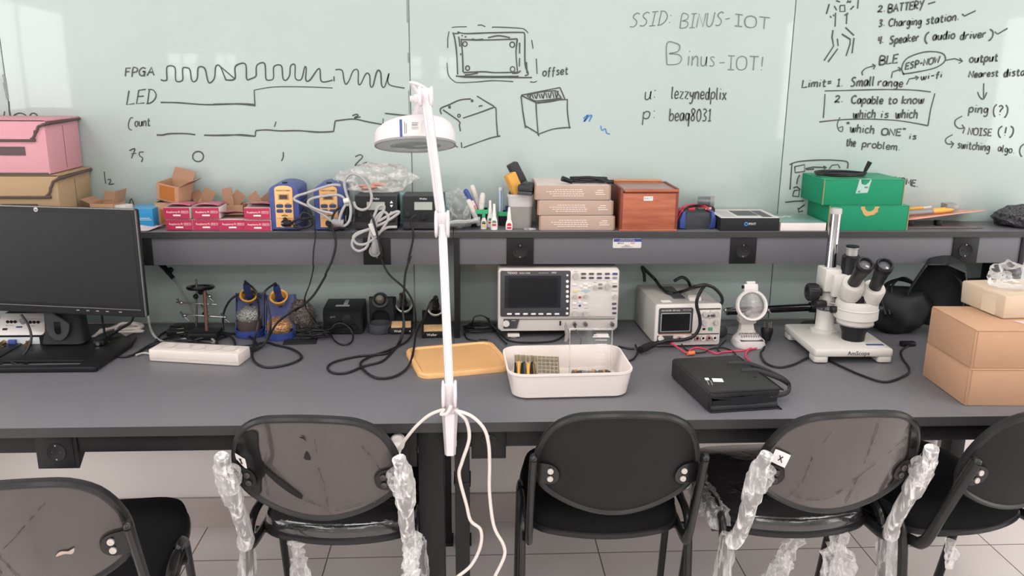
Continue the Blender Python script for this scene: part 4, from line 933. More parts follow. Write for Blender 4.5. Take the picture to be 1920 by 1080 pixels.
for s in (-1, 1):
    b = MB(); b.b2(s*(w/2-.004)-.004, s*(w/2-.004)+.004, -d/2-.001, d/2, .0062, h, .001); b.build('side_board', M_woodd, t, world=False)
b = MB(); b.b2(-w/2+.008, w/2-.008, -d/2+.002, d/2-.01, h-.009, h-.004); b.build('sliding_lid', M_woodt, t, world=False)
b = MB(); b.cyl((-w/2+.012, -d/2-.0005, h-.007), (w/2-.002, -d/2-.0005, h-.007), .0055, n=12); b.build('lid_pull', M_wood, t, world=False)
b = MB(); b.cyl((-w/2, d/2-.006, h+.003), (w/2-.018, d/2-.006, h+.003), .004, n=10); b.build('back_rail', mat('light_wood', '#c98a5a', rough=.4, var=.1), t, world=False)
b = MB(); b.b2(-.018, .010, -d/2-.0006, -d/2, .094, .107); b.build('paper_tag', M_whitep, t, world=False)
b = MB(); b.text('BAUT', .007, face_front(-.004, -d/2-.0008, .1005)); b.build('tag_lettering', M_inkg, t, world=False)

# --- blue meter
p = ony(1305, 425, 2.56); mx_ = p.x
t = thing('multimeter', 'blue and black handheld meter with red and black leads on top', 'multimeter', (p.x, 2.60, SZ+.0005), radians(6))
b = MB(); b.front(rr_poly(.088, .052, .010, 5, 0, .026), -.04, .06, None, .004); b.build('body', mat('charcoal_rubber', '#3a3b42', rough=.6), t, world=False)
for s in (-1, 1):
    b = MB(); b.front([(s*.058, .004), (s*.060, .03), (s*.050, .056), (s*.038, .056), (s*.046, .03), (s*.036, -.0)], -.045, .058, None, .004); b.build('bumper', M_blue, t, world=False)
b = MB(); 
for k in range(2): b.b2(-.03, .03, -.0412, -.0398, .030+.008*k, .0315+.008*k)
b.build('ridge', M_dgrey, t, world=False)
for k, (m, dz, dx) in enumerate(((M_red, .060, 0), (M_cable, .062, .008), (M_red, .067, -.006), (M_cable, .068, .012))):
    b = MB(); b.tube([(-.062+dx, -.03, .03), (-.052+dx, -.035, dz-.004), (-.02+dx, -.02-.006*k, dz+.008), (.02+dx, -.03, dz+.006), (.034, -.035, dz-.001)], .0024, 8, 6); b.build('test_lead', m, t, world=False)
for k, (m, x0) in enumerate(((M_red, -.03), (M_dgrey, .0), (mat('pink_plug', '#c98d8d', rough=.5), .025))):
    b = MB(); b.cyl((x0, -.030, .0625), (x0+.02, -.032, .0625), .0046, n=12); b.build('lead_plug', m, t, world=False)
p = ony(1328, 385, 2.63)
t = thing('round_adapter', 'smoky round adapter lying behind the blue meter', 'adapter', (p.x, 2.66, SZ+.06))
b = MB(); b.cyl((p.x-.024, 2.668, SZ+.071), (p.x+.014, 2.660, SZ+.071), .0165, .0175, 22); b.build('body', mat('smoky_plastic', '#6a6d70', rough=.15, var=.1), t)
b = MB(); b.cyl((p.x+.014, 2.66, SZ+.071), (p.x+.026, 2.657, SZ+.071), .0185, n=22); b.build('collar', M_mgrey, t)
b = MB(Tr(p.x, 2.664, SZ+.0005)); b.b2(-.022, .026, -.026, .02, 0, .0535, .003); tag(b.build('small_dark_box', M_blk2), 'small dark box under the smoky round adapter', 'box')

# --- toolkit box and book-like box
a = ony(1350, 433, 2.527); c = ony(1460, 433, 2.527); w = c.x-a.x
t = thing('toolkit_box', 'flat black box with white printed top beside the blue meter', 'box', ((a.x+c.x)/2, 2.527+.085, SZ+.0005), radians(0))
b = MB(); b.b2(-w/2, w/2, -.085, .085, 0, .040, .0012); b.build('body', M_blk2, t, world=False)
b = MB(); b.b2(-w/2+.0008, w/2-.0008, -.0845, .085, .0402, .0412); tp = b.build('top_sheet', mat('box_top_print', '#d3cfcd', rough=.5, var=.02), t, world=False)
b = MB(); b.b2(-.028, .04, -.045, .05, .0413, .0417); b.b2(.044, .075, -.07, .05, .0413, .0417); b.build('picture', mat('dark_print', '#55575a', rough=.5, var=.2, scale=60), tp, world=False)
b = MB()
for k in range(6): b.b2(-.078, -.04, -.06+.018*k, -.057+.018*k, .0413, .0416)
b.build('print', M_inkg, tp, world=False)
b = MB(face_front(0, -.0853, .022)); b.lathe([(.0052, 0), (.0062, 0), (.0062, .0004), (.0032, .0004), (.0032, 0)], 18, Tr(-.012, 0, 0)); b.build('logo', mat('logo_blue', '#3d8fd0'), t, world=False)
b = MB(face_front(0, -.0853, .022)); b.text('IFIXIT', .0066, Tr(-.0045, 0, 0), 'LEFT'); b.build('lettering', M_inkw, t, world=False)
a = ony(1463, 432, 2.53); c = ony(1548, 432, 2.53); w = c.x-a.x
t = thing('thick_book', 'white-edged book with green cover beside the green boxes', 'book', ((a.x+c.x)/2, 2.53+.08, SZ+.0005))
b = MB(); b.b2(-w/2, w/2, -.08, .08, 0, .0245, .0006); b.build('pages', mat('page_edges', '#e3d9d6', rough=.8, var=.06, scale=4, stretch=(1, 1, 150)), t, world=False)
b = MB(); b.b2(-w/2, w/2, -.0802, .0802, .0247, .0256); cv = b.build('cover', mat('green_cover', '#7fa096', rough=.25, var=.12, scale=14, col2='#8fb0a6'), t, world=False)
b = MB(); b.tube([(-.06, .02, .026), (-.045, .035, .026), (-.03, .022, .026), (-.015, .036, .026), (.0, .026, .026)], .0012, 6); b.build('cover_lettering', M_inkw, cv, world=False)

# --- green mailer boxes
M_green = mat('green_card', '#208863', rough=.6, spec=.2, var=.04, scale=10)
M_gedge = mat('raw_card_edge', '#9a8a62', rough=.9)
def green_box(label, x0, x1, yf, z, h, d, rz, torn):
    w = x1-x0; t = thing('green_mailer_box', label, 'box', ((x0+x1)/2, yf+d/2, z), rz, 'stacked green cardboard boxes')
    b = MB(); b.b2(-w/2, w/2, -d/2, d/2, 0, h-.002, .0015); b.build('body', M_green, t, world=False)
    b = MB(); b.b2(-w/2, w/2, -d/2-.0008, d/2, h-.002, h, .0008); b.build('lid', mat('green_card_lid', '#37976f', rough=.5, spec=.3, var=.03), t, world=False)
    for s in (-1, 1):
        b = MB(); b.b2(s*w/2-.0014, s*w/2+.0014, -d/2-.0012, -d/2+.0012, .001, h-.001); b.build('corner_edge', M_gedge, t, world=False)
    n = [(.016*cos(a), h-.003-.016*abs(sin(a))) for a in [radians(q) for q in range(180, 361, 20)]]
    if torn:
        random.seed(2); b = MB()
        outer = [(.026*(1+.25*random.random())*cos(a), h-.004-.026*(1+.2*random.random())*abs(sin(a))) for a in [radians(q) for q in range(360, 179, -15)]]
        b.front(n+outer, -d/2-.0009, -d/2-.0001); b.build('torn_patch', mat('torn_kraft', '#c9a36a', rough=.9, var=.15, scale=60), t, world=False)
    else:
        b = MB(); b.front([(-.026, h-.0435), (.012, h-.0415), (.020, h-.002), (.0165, h-.002), (.012, h-.010), (.004, h-.017), (-.006, h-.016), (-.012, h-.008), (-.013, h-.001), (-.018, h-.001)], -d/2-.0012, -d/2-.0003); o = b.build('tape', mat('clear_grey_tape', '#a9c2bc', rough=.25, var=.08, scale=40), t, world=False)
        b = MB()
        for (x, z_, s) in ((-.010, h-.012, '4'), (.006, h-.024, 'tun.'), (-.016, h-.038, '42')): b.text(s, .006, face_front(x, -d/2-.0014, z_), shear=.2)
        b.build('tape_lettering', M_inkb, o, world=False)
        b = MB(); b.b2(-.023, .022, -d/2-.001, -d/2+.014, h, h+.0004); b.build('tape_top', mat('clear_grey_tape', '#a9c2bc'), t, world=False)
    return t
a = ony(1552, 430, 2.532); c = ony(1700, 430, 2.532); z1 = SZ+.0005
green_box('lower green cardboard box with torn kraft patch by its thumb notch', a.x, c.x, 2.532, z1, .079, .172, radians(0), True)
a = ony(1541, 380, 2.533); c = ony(1692, 380, 2.533)
green_box('upper green cardboard box with clear tape under the coiled cable', a.x, c.x, 2.534, z1+.0797, .080, .170, radians(1), False)
zc = z1+.0797+.0815+.003; c = ony(1578, 320, 2.60)
coil('coiled_cable', 'black cable with an upright plug coiled on the green box', loops((c.x, 2.605), .074, .050, 4, zc, .0022, .10, 8, -.4)+[(c.x+.072, 2.60, zc+.010), (c.x+.078, 2.60, zc+.016)], .0034, M_cable, [('plug', (c.x+.076, 2.60, zc+.014), (c.x+.088, 2.60, zc+.042), .0055, .0075, M_blk)], 'cable')

# --- copper sheets with cutter pack, cable, mesh bag
b = MB(); b.grid(lambda u, v: (1.335+.30*u, 2.565+.135*v, SZ+.0012+.0012*sin(3*u)), 6, 2)
o = b.build('dark_sheet', mat('dark_board_sheet', '#6a6262', rough=.35, var=.15)); s = o.modifiers.new('thick', 'SOLIDIFY'); s.thickness = .0016; s.offset = 0; tag(o, 'dark flat sheet lying lowest beside the green boxes', 'sheet')
M_cop = mat('copper_clad', '#e0a08c', rough=.25, var=.06, metal=.35)
o1 = ony(1702, 412, 2.555)
b = MB(); A, B_, C_, D_ = ony(1702, 413, 2.555), ony(1850, 394, 2.565), Vector((1.66, 2.70, SZ+.040)), Vector((1.36, 2.70, SZ+.050))
b.grid(lambda u, v: (A.lerp(B_, u)).lerp(D_.lerp(C_, u), v), 8, 6)
o = b.build('copper_sheet', M_cop); s = o.modifiers.new('thick', 'SOLIDIFY'); s.thickness = .0016; s.offset = 0; tag(o, 'tilted copper-clad sheet leaning beside the green boxes', 'sheet')
for k, xx in enumerate((1.405, 1.50)):
    b = MB(); b.b2(xx, xx+.018, 2.60, 2.62, SZ+.003, SZ+.019, .001); tag(b.build('small_black_block', M_blk), ('small black block under the copper sheet near the green box', 'small black block under the free end of the copper sheet')[k], 'block')
t = thing('utility_cutter', 'yellow and grey cutter in clear pack on the copper sheet', 'cutter', A+Vector((.06, .01, .02)))
def onsheet(u, v, up): q = (A.lerp(B_, u)).lerp(D_.lerp(C_, u), v); return q+Vector((0, 0, up))
b = MB(); b.tube([onsheet(.03, .22, .012), onsheet(.25, .22, .011), onsheet(.38, .22, .011)], (.011, .008), 10, 3, flat=(0, 1, 0)); b.build('grip', M_mgrey, t)
b = MB(); b.tube([onsheet(.37, .22, .011), onsheet(.52, .22, .011), onsheet(.62, .24, .012)], (.012, .009), 10, 3, flat=(0, 1, 0)); b.build('head', M_yel, t)
b = MB(); b.box(onsheet(.60, .3, .018), (.038, .04, .024), .004); b.build('blade_case', mat('clear_grey_case', '#8c8a86', rough=.15, var=.1), t)
b = MB(); b.tube([onsheet(.03, .5, .012), onsheet(.2, .5, .012), onsheet(.34, .5, .013)], .006, 10, 3); tag(b.build('yellow_pen', M_yel), 'slim yellow pen lying behind the grey cutter', 'pen')
b = MB(); b.tube([onsheet(.33, .5, .012), onsheet(.44, .52, .014)], .005, 10, 3); tag(b.build('clear_pen_cap', M_white), 'white pen cap lying behind the grey cutter', 'cap')
c = onz(1842, 411, SZ)
coil('coiled_cable', 'small black cable coil beside the black mesh bag', loops((c.x+.004, 2.632), .032, .018, 4, SZ+.004, .004, .18, 21), .0026, M_cable, None, 'cable')
M_mesh = mat('black_woven_mesh', '#232326', rough=.6, var=.3, scale=160, bump=.8, bscale=170, col2='#5a5a5e', detail=1)
c = ony(1905, 410, 2.60)
b = MB(); b.ball((c.x+.028, 2.615, SZ+.030), 1.0, 4, (.09, .075, .035), None, .22, 2.2, 4)
for v in b.bm.verts:
    if v.co.z < SZ+.0008: v.co.z = SZ+.0008
    v.co += Vector((0, 0, .01*noise.noise(v.co*26))) if v.co.z > SZ+.004 else Vector()
    v.co.z = max(v.co.z, SZ+.0008); v.co.y = min(v.co.y, 2.70)
tag(b.build('mesh_pouch', M_mesh), 'black woven mesh pouch at the far end of the shelf', 'pouch')

# --- cords hanging over the shelf front
def zp(l, zoom, Y): ox, oy, k = zoom; return [ony(ox+x*k, oy+y*k, Y) for x, y in l]
ZA = (480, 300, .19812)
Yc = 2.512
t = thing('mains_cable', 'light grey power cord looped over the blue and yellow station', 'power cord', ony(640, 425, Yc))
path = zp([(560, 640), (600, 600), (720, 500), (620, 480), (520, 440), (493, 395), (560, 355), (760, 330), (840, 365)], ZA, Yc)
b = MB(); b.tube(zp([(800, 240), (700, 240), (480, 312), (385, 342), (363, 375), (420, 405), (520, 450), (640, 520), (690, 560)], ZA, Yc), .0040, 10); b.tube(zp([(730, 505), (620, 482), (520, 440), (493, 395), (560, 355), (760, 330), (835, 360)], ZA, Yc-.004), .0040, 10)
b.tube(zp([(835, 360), (870, 430), (850, 420), (800, 520), (790, 600), (835, 622), (885, 570), (895, 450), (850, 300), (838, 210), (870, 150), (920, 130), (1000, 165), (1065, 250), (1094, 350), (1070, 440), (1010, 472), (950, 450), (925, 395)], ZA, Yc-.008), .0042, 10)
b.build('cord', M_lgrey, t)
b = MB(); q = zp([(680, 555), (760, 590), (830, 600)], ZA, Yc-.004); b.tube(q, [.006, .011, .012, .012], 12, 4); b.build('plug', M_mgrey, t)
b = MB(); q = zp([(880, 380), (830, 390)], ZA, Yc-.012); b.cyl(q[0], q[1], .008, n=12); b.build('cable_tie', M_white, t)
t = thing('mains_cable', 'light grey power cord bundle hanging over the shelf socket', 'power cord', ony(700, 440, 2.5))
b = MB(); b.tube(zp([(1120, 760), (1085, 680), (1090, 600), (1130, 500), (1160, 440), (1205, 430), (1210, 470), (1160, 560), (1100, 640), (960, 690), (920, 740), (960, 795), (1050, 790), (1160, 700), (1250, 560), (1230, 500), (1180, 500), (1120, 580), (1080, 700), (1050, 820), (970, 862), (910, 810), (940, 720), (1080, 650), (1220, 590), (1340, 510), (1345, 488), (1290, 505), (1160, 580)], ZA, 2.496), .0043, 10)
b.tube(zp([(1160, 690), (1240, 640), (1335, 634)], ZA, 2.498), .0042, 10); b.build('cord', M_lgrey, t)
b = MB(); b.tube(zp([(1085, 600), (1100, 640), (1135, 710)], ZA, 2.489), (.008, .003), 8, 4, flat=(1, 0, 0)); b.build('cable_tie', M_white, t)
b = MB(); q = zp([(1120, 740), (1130, 800), (1125, 880)], ZA, 2.50); b.tube(q, [.006, .010, .013, .013, .012], 14, 4); e = q[-1]; b.cyl((e.x, 2.496, e.z+.006), (e.x, 2.522, e.z+.006), .0175, .019, 20); b.build('plug', M_mgrey, t)
# black plugs and leads lying by the blue stations
t = thing('mains_cable', 'black power cord with plug bundled between the blue and yellow stations', 'power cord', ony(545, 425, 2.51))
b = MB(); b.tube(zp([(340, 610), (360, 575), (430, 550), (520, 560), (520, 620), (430, 640), (360, 625), (420, 590), (520, 530), (500, 470), (430, 430)], ZA, 2.515), .0036, 8)
b.tube(zp([(545, 560), (500, 510), (440, 500), (430, 560), (540, 540), (550, 590)], ZA, 2.51), .0034, 8); b.build('cord', M_cable, t)
b = MB(); q = zp([(265, 600), (330, 600)], ZA, 2.515); b.cyl(q[0], q[1], .011, .010, 14); q = zp([(265, 545), (290, 590)], ZA, 2.52); b.cyl(q[0], q[1], .004, .010, 10); b.build('plug', M_blk, t)
b = MB()
for yy in (600, 636): q = zp([(275, yy), (235, yy)], ZA, 2.512); b.cyl(q[0], q[1], .0022, n=8)
b.build('pin', M_metal, t)
t = thing('mains_cable', 'black power cord with plug between the blue and charcoal stations', 'power cord', ony(655, 420, 2.51))
b = MB(); b.tube(zp([(840, 440), (870, 520), (900, 600), (880, 650), (820, 640), (720, 660), (690, 640), (740, 600), (880, 590), (920, 520)], ZA, 2.518), .0034, 8); b.build('cord', M_cable, t)
b = MB(); q = zp([(860, 440), (860, 520)], ZA, 2.52); b.cyl(q[0], q[1], .010, .011, 14); b.build('plug', M_blk, t)
b = MB()
for xx in (850, 895): q = zp([(xx, 520), (xx, 580)], ZA, 2.515); b.cyl(q[0], q[1], .0022, n=8)
b.build('pin', M_metal, t)
# ------------------------------------------------------------------ things on the bench tops
T0 = TZ+.0004
# --- monitor
mx0, my0 = -1.208, 2.50
t = thing('computer_monitor', 'black computer monitor switched off on its swivel stand', 'monitor', (mx0, my0, T0))
b = MB(Tr(mx0, my0, T0))
b.b2(-.185, .185, -.262, -.235, 0, .016, .004); 
for s in (-1, 1): b.prism([(s*.125, -.236), (s*.185, -.236), (s*.20, -.05), (s*.185, .03), (s*.125, .03)][::s], 0, .013, None, .003)
b.b2(-.126, .126, -.185, .03, 0, .010, .003)
b.build('stand_base', M_blk, t)
b = MB(Tr(mx0, my0, T0)); b.loft([[(x, y, z) for x, y in rr_poly(w, d, .02, 5, 0, cy)] for w, d, cy, z in ((.125, .075, -.02, .015), (.112, .065, -.015, .05), (.105, .06, -.01, .15), (.10, .055, .0, .30))]); col_ = b.build('stand_column', M_blk2, t)
b = MB(Tr(mx0-.004, my0-.0565, T0+.028)); b.front([(.034*cos(a), .05+.05*sin(a)) if sin(a) < 0 else (.034*(1 if cos(a) > 0 else -1), .105) for a in [radians(q) for q in range(180, 361, 15)]], -.004, .004); b.build('cover_plate', mat('stand_cover', '#3c3d40', rough=.5), col_)
b = MB(Tr(mx0-.004, my0-.0612, T0+.028)); b.front([(.009*cos(a), .028+.009*sin(a)) for a in [radians(q) for q in range(180, 361, 20)]]+[(.009, .058), (-.009, .058)], -.0006, .001); b.build('cable_slot', M_blkg, col_)
MS = Tr(mx0, my0-.085, 0) @ R('Z', -10); w = .590; z0, z1 = .872, 1.183
b = MB(MS); b.front(rr_poly(w, z1-z0, .006, 3, 0, (z0+z1)/2), -.012, .010, None, .004); b.b2(-.18, .18, .008, .045, z0+.06, z1-.06, .01); b.b2(-.05, .05, .04, .075, z0+.11, z1-.11, .006); sc = b.build('screen_housing', M_blk2, t)
b = MB(MS); b.b2(-w/2+.012, w/2-.012, -.0127, -.011, z0+.032, z1-.015); b.build('screen', M_screen, t)
b = MB(MS); b.b2(-w/2+.002, w/2-.002, -.0123, -.004, z1-.0015, z1+.001); b.b2(w/2-.0015, w/2+.0008, -.012, -.006, z0+.004, z1-.003); b.b2(-w/2+.01, w/2-.012, -.0134, -.0125, z0+.0215, z0+.0235); b.build('edge_trim', mat('bezel_trim', '#7d7a78', rough=.3, metal=.5), t)
b = MB(MS @ face_front(0, -.0135, z1-.008)); b.cyl((0, 0, -.001), (0, 0, .0006), .0062, n=24); lg = b.build('logo_badge', mat('badge_silver', '#c9c7c6', rough=.4), t)
b = MB(MS @ face_front(0, -.0143, z1-.008)); b.text('hp', .006, Tr(0, 0, .0002), shear=.25); b.build('badge_lettering', M_dgrey, lg)
b = MB(MS)
for k, xx in enumerate((.085, .115, .145, .175, .215)): b.b2(xx, xx+.009, -.0136, -.012, z0+.0125, z0+.0155, .0006)
b.build('control_buttons', mat('button_grey', '#8d8c8c', rough=.4), t)
# monitor cable
t = thing('monitor_cable', 'black video cable with screw plug hanging below the monitor', 'cable', (-1.02, 2.46, T0))
b = MB(); b.tube([ony(252, 588, 2.47), ony(243, 606, 2.47), ony(222, 618, 2.46), onz(200, 634, .77)], .0045, 8); b.tube([ony(191, 590, 2.5), ony(194, 612, 2.5), onz(202, 650, .756), onz(222, 668, .7545), onz(250, 665, .7545), onz(285, 645, .7545), onz(330, 628, .755)], .0034, 8); b.build('cord', M_cable, t)
b = MB(); q = onz(190, 640, .768); b.box(q, (.032, .038, .014), .003); b.build('plug', M_blk, t)
b = MB(); q = onz(190, 640, .768); b.cyl(q+Vector((0, -.019, 0)), q+Vector((0, -.026, 0)), .0055, n=14); b.cyl(q+Vector((.018, .0, 0)), q+Vector((.026, -.004, 0)), .003, n=8); b.build('screw', M_metal, t)

# --- trainer box left of the stand
c = onz(45, 652, TZ); M = Tr(c.x-.012, c.y+.09, T0)
t = thing('trainer_box', 'small black box with white tilted panel of jacks behind the monitor', 'electronics box', M.translation)
b = MB(M); b.prof([(-.085, 0), (-.085, .033), (-.088, .036), (-.02, .085), (.09, .085), (.09, 0)], -.074, .074, None, .003); b.build('case', M_blk2, t)
a = math.degrees(math.atan2(.049, .068)); MP = M @ Tr(0, -.089, .0368) @ R('X', a)
b = MB(MP); b.prism(rr_poly(.146, .082, .008, 4, 0, .042), 0, .003, None, .001); pn = b.build('panel', M_white, t)
b = MB(MP)
for xx in (-.045, -.034, -.023): b.cyl((xx, .048, .003), (xx, .048, .008), .0042, n=12)
for xx in (.022, .033, .045): b.cyl((xx, .046, .003), (xx, .046, .008), .0042, n=12)
b.box((-.045, .022, .0036), (.014, .007, .002), .0008)
b.build('jacks', M_blk, pn)
b = MB(MP); b.cyl((0, .048, .003), (0, .048, .014), .0085, .0075, 16); b.build('knob', M_mgrey, pn)
b = MB(MP); b.box((-.006, .030, .0034), (.018, .005, .001)); b.build('blue_mark', M_blue, pn)
b = MB(MP); b.text('IN 1  2  3', .004, Tr(-.036, .036, .0032)); b.text('OUT', .004, Tr(.034, .034, .0032)); b.box((-.034, .060, .0032), (.04, .0006, .0004)); b.box((.034, .060, .0032), (.034, .0006, .0004)); b.build('lettering', M_inkg, pn)
b = MB(M); b.b2(-.06, .058, -.0865, -.0848, .006, .031); b.build('front_plate', mat('pale_front_plate', '#c9cfd4', rough=.4), t)
b = MB(M); b.b2(-.03, -.008, -.096, -.086, .010, .025, .001); b.build('serial_port', M_blue, t)
for xx in (-.045, .030):
    b = MB(M); b.cyl((xx, -.086, .017), (xx, -.112, .014), .007, .0062, 14); b.build('coax_plug', M_gold, t)
t = thing('lab_cables', 'black coaxial cables trailing from the small box with jacks', 'cable', onz(30, 660, T0))
for pts in ([(50, 640, .768), (60, 668, .7545), (40, 685, .7545), (10, 675, .7545), (-30, 668, .755)], [(5, 650, .765), (25, 648, .7545), (60, 650, .7545), (110, 648, .7545)], [(10, 660, .7545), (5, 675, .7545), (-20, 690, .7545)]):
    b = MB(); b.tube([onz(*q) for q in pts], .0034, 8); b.build('cord', M_cable, t)
b = MB(); b.tube([ony(40, 590, 2.42), ony(54, 612, 2.4), ony(58, 640, 2.38), onz(40, 668, .756), onz(-10, 684, .7545)], .0036, 8); b.build('cord', M_cable, t)
# white cable bundle
t = thing('cable_bundle', 'bundle of cream white cables tied behind the monitor stand', 'cable bundle', onz(220, 628, T0))
random.seed(11)
for i in range(6):
    p0 = onz(172+3*i, 634-3*i, .758+.004*i); z = .758+.0045*i
    pts = [p0, onz(185+6*i, 624-2*i, z+.004), onz(215+3*i, 616-2*i, z+.012), onz(250+4*(i % 3), 606+4*(i % 4), z+.004), onz(268-5*(i % 3), 612+3*(i % 4), z), onz(235-4*i, 628-2*i, z)]
    b = MB(); b.tube(pts, .0042, 8, 6); b.build('cable_loop', M_cream, t)
# grey cable from the monitor edge to the power strip
t = thing('grey_cable', 'grey cable running from behind the monitor to the power strip', 'cable', onz(300, 640, T0))
b = MB(); b.tube([ony(266, 480, 2.56), ony(272, 530, 2.555), ony(277, 590, 2.5), onz(286, 625, .77), onz(308, 641, .7545), onz(345, 636, .7545), onz(385, 632, .7545), onz(402, 640, .7545), onz(392, 648, .7545)], .0036, 8); b.build('cord', M_lgrey, t)
b = MB(); b.tube([onz(255, 666, .7545), onz(270, 662, .7545), onz(284, 664, .7555)], .0036, 8); b.build('cord', M_lgrey, t)

# --- power strip
c = (onz(282, 680, T0)+onz(470, 668, T0))/2; MP = Tr(c.x-.002, c.y, T0) @ R('Z', -11)
t = thing('power_strip', 'white power strip with five round sockets in front of the cables', 'power strip', (c.x-.002, c.y, T0), radians(-11))
b = MB(); b.b2(-.1355, .1355, -.0385, .0385, 0, .036, .005); b.build('case', M_cream, t, world=False)
b = MB(); b.b2(-.131, .131, -.0388, -.038, .0105, .0112); b.build('case_seam', mat('seam_grey', '#a39b96'), t, world=False)
for k in range(5):
    M = Tr(-.095+.046*k, .0, .036); b = MB(M); b.lathe([(.0215, .0012), (.0195, .0016), (.0185, -.002), (0, -.002)], 24); s = b.build('socket', M_cream, t, world=False)
    b = MB(M @ R('Z', 45))
    for q in (-1, 1): b.cyl((q*.0095, 0, -.0022), (q*.0095, 0, -.0014), .0027, n=10)
    b.build('pin_hole', M_dgrey, s, world=False)
b = MB(); b.b2(.115, .128, -.012, .012, .0355, .0385, .0015); b.build('switch', mat('switch_cream', '#d9cfc9'), t, world=False)

# --- third hand
c = onz(372, 622, T0); t = thing('helping_hand_stand', 'steel helping hand stand with black magnifier and clips', 'helping hand', c)
X, Y = c.x-.01, 2.60
b = MB(); b.box((X-.02, Y, T0+.010), (.105, .085, .020), .003); b.box((X+.05, Y-.05, T0+.011), (.09, .07, .022), .004); b.build('base_plate', M_steel, t)
b = MB(); b.cyl((X+.008, Y, T0+.018), ony(368, 524, Y), .0036, n=10); b.build('upright_rod', M_metal, t)
b = MB(); b.cyl((X+.055, Y-.05, T0+.02), (X+.052, Y-.03, T0+.15), .0055, n=12); b.build('copper_post', mat('brown_post', '#6b4d42', rough=.4, metal=.6), t)
m = ony(376, 539, Y-.01); b = MB(Tr(*m) @ R('X', -6) @ Matrix.Diagonal((1, 1, 1, 1))); b.lathe([(.030, -.004), (.040, -.005), (.0435, 0), (.040, .005), (.030, .004)], 30); mg = b.build('magnifier_rim', M_blkg, t)
b = MB(Tr(*m) @ R('X', -6)); b.lathe([(0, -.002), (.031, -.001), (.031, .001), (0, .002)], 24); b.build('lens', mat('smoky_lens', '#3b3b3d', rough=.1), mg)
a, e = ony(330, 567, Y-.01), ony(406, 571, Y-.01); b = MB(); b.cyl(a, e, .0026, n=8); b.build('cross_rod', M_metal, t)
a, e = ony(345, 590, Y-.03), ony(424, 595, Y-.03); b = MB(); b.cyl(a, e, .0026, n=8); b.build('cross_rod', M_metal, t)
for q in ((340, 568), (346, 592), (422, 595), (384, 578), (393, 556)):
    v = ony(q[0], q[1], Y-.03); b = MB(); b.ball(v, .006, 2); b.cyl(v+Vector((-.004, 0, 0)), v+Vector((.014, -.004, -.016)), .0035, .002, 8); b.cyl(v+Vector((-.002, 0, 0)), v+Vector((-.010, -.004, .014)), .0022, .0035, 8); b.build('clip', M_metal if q[0] != 393 else M_chrome, t)
for q in ((367, 556), (376, 548), (384, 589)):
    v = ony(q[0], q[1], Y-.015); b = MB(); b.ball(v, .0085, 2, (1, .8, 1)); b.build('joint_knob', M_steel, t)
# grey arm with black grip behind it
t = thing('flexible_arm', 'grey thin arm with black grip leaning behind the helping hand', 'arm', ony(365, 600, 2.66))
b = MB(); b.tube([ony(324, 520, 2.68), ony(340, 545, 2.67), ony(357, 575, 2.665), ony(366, 602, 2.655)], .0034, 8); b.build('rod', M_mgrey, t)
b = MB(); b.tube([ony(300, 492, 2.69), ony(312, 506, 2.685), ony(325, 522, 2.68)], [.010, .0085, .007], 12, 4); v = ony(320, 506, 2.675); b.ball(v, .009, 2); b.build('grip', M_steel, t)

# --- blue iron holders with irons
M_wool = mat('silver_wool', '#6f6d6a', rough=.35, metal=.7, var=.6, scale=260, bump=1.0, bscale=300, col2='#c9c7c3', detail=2)
M_bwool = mat('brass_wool', '#8a5a35', rough=.35, metal=.6, var=.5, scale=230, bump=1.0, bscale=260, col2='#e0b585', detail=2)
M_dwool = mat('dark_wool', '#453c3a', rough=.45, metal=.4, var=.6, scale=260, bump=1.0, bscale=300, col2='#8b8078', detail=2)
M_hblue = mat('iron_holder_blue', '#27356c', rough=.4, var=.05)
def curls(b, c, rx, ry, rz, n, r, seed):
    random.seed(seed)
    for i in range(n):
        th = random.uniform(0, 2*pi); ph = math.acos(random.uniform(-.25, 1)); k = random.uniform(.8, 1.02)
        o = Vector((c[0]+rx*k*sin(ph)*cos(th), c[1]+ry*k*sin(ph)*sin(th), c[2]+rz*k*cos(ph))); s = random.uniform(.003, .007); a0 = random.uniform(0, 6)
        ax = Vector((random.uniform(-1, 1), random.uniform(-1, 1), random.uniform(-1, 1))).normalized(); u = ax.orthogonal().normalized(); v = ax.cross(u)
        b.tube([o+(u*cos(a0+j*1.0)+v*sin(a0+j*1.0))*s+ax*(j*.0008) for j in range(5)], r, 4, 2)
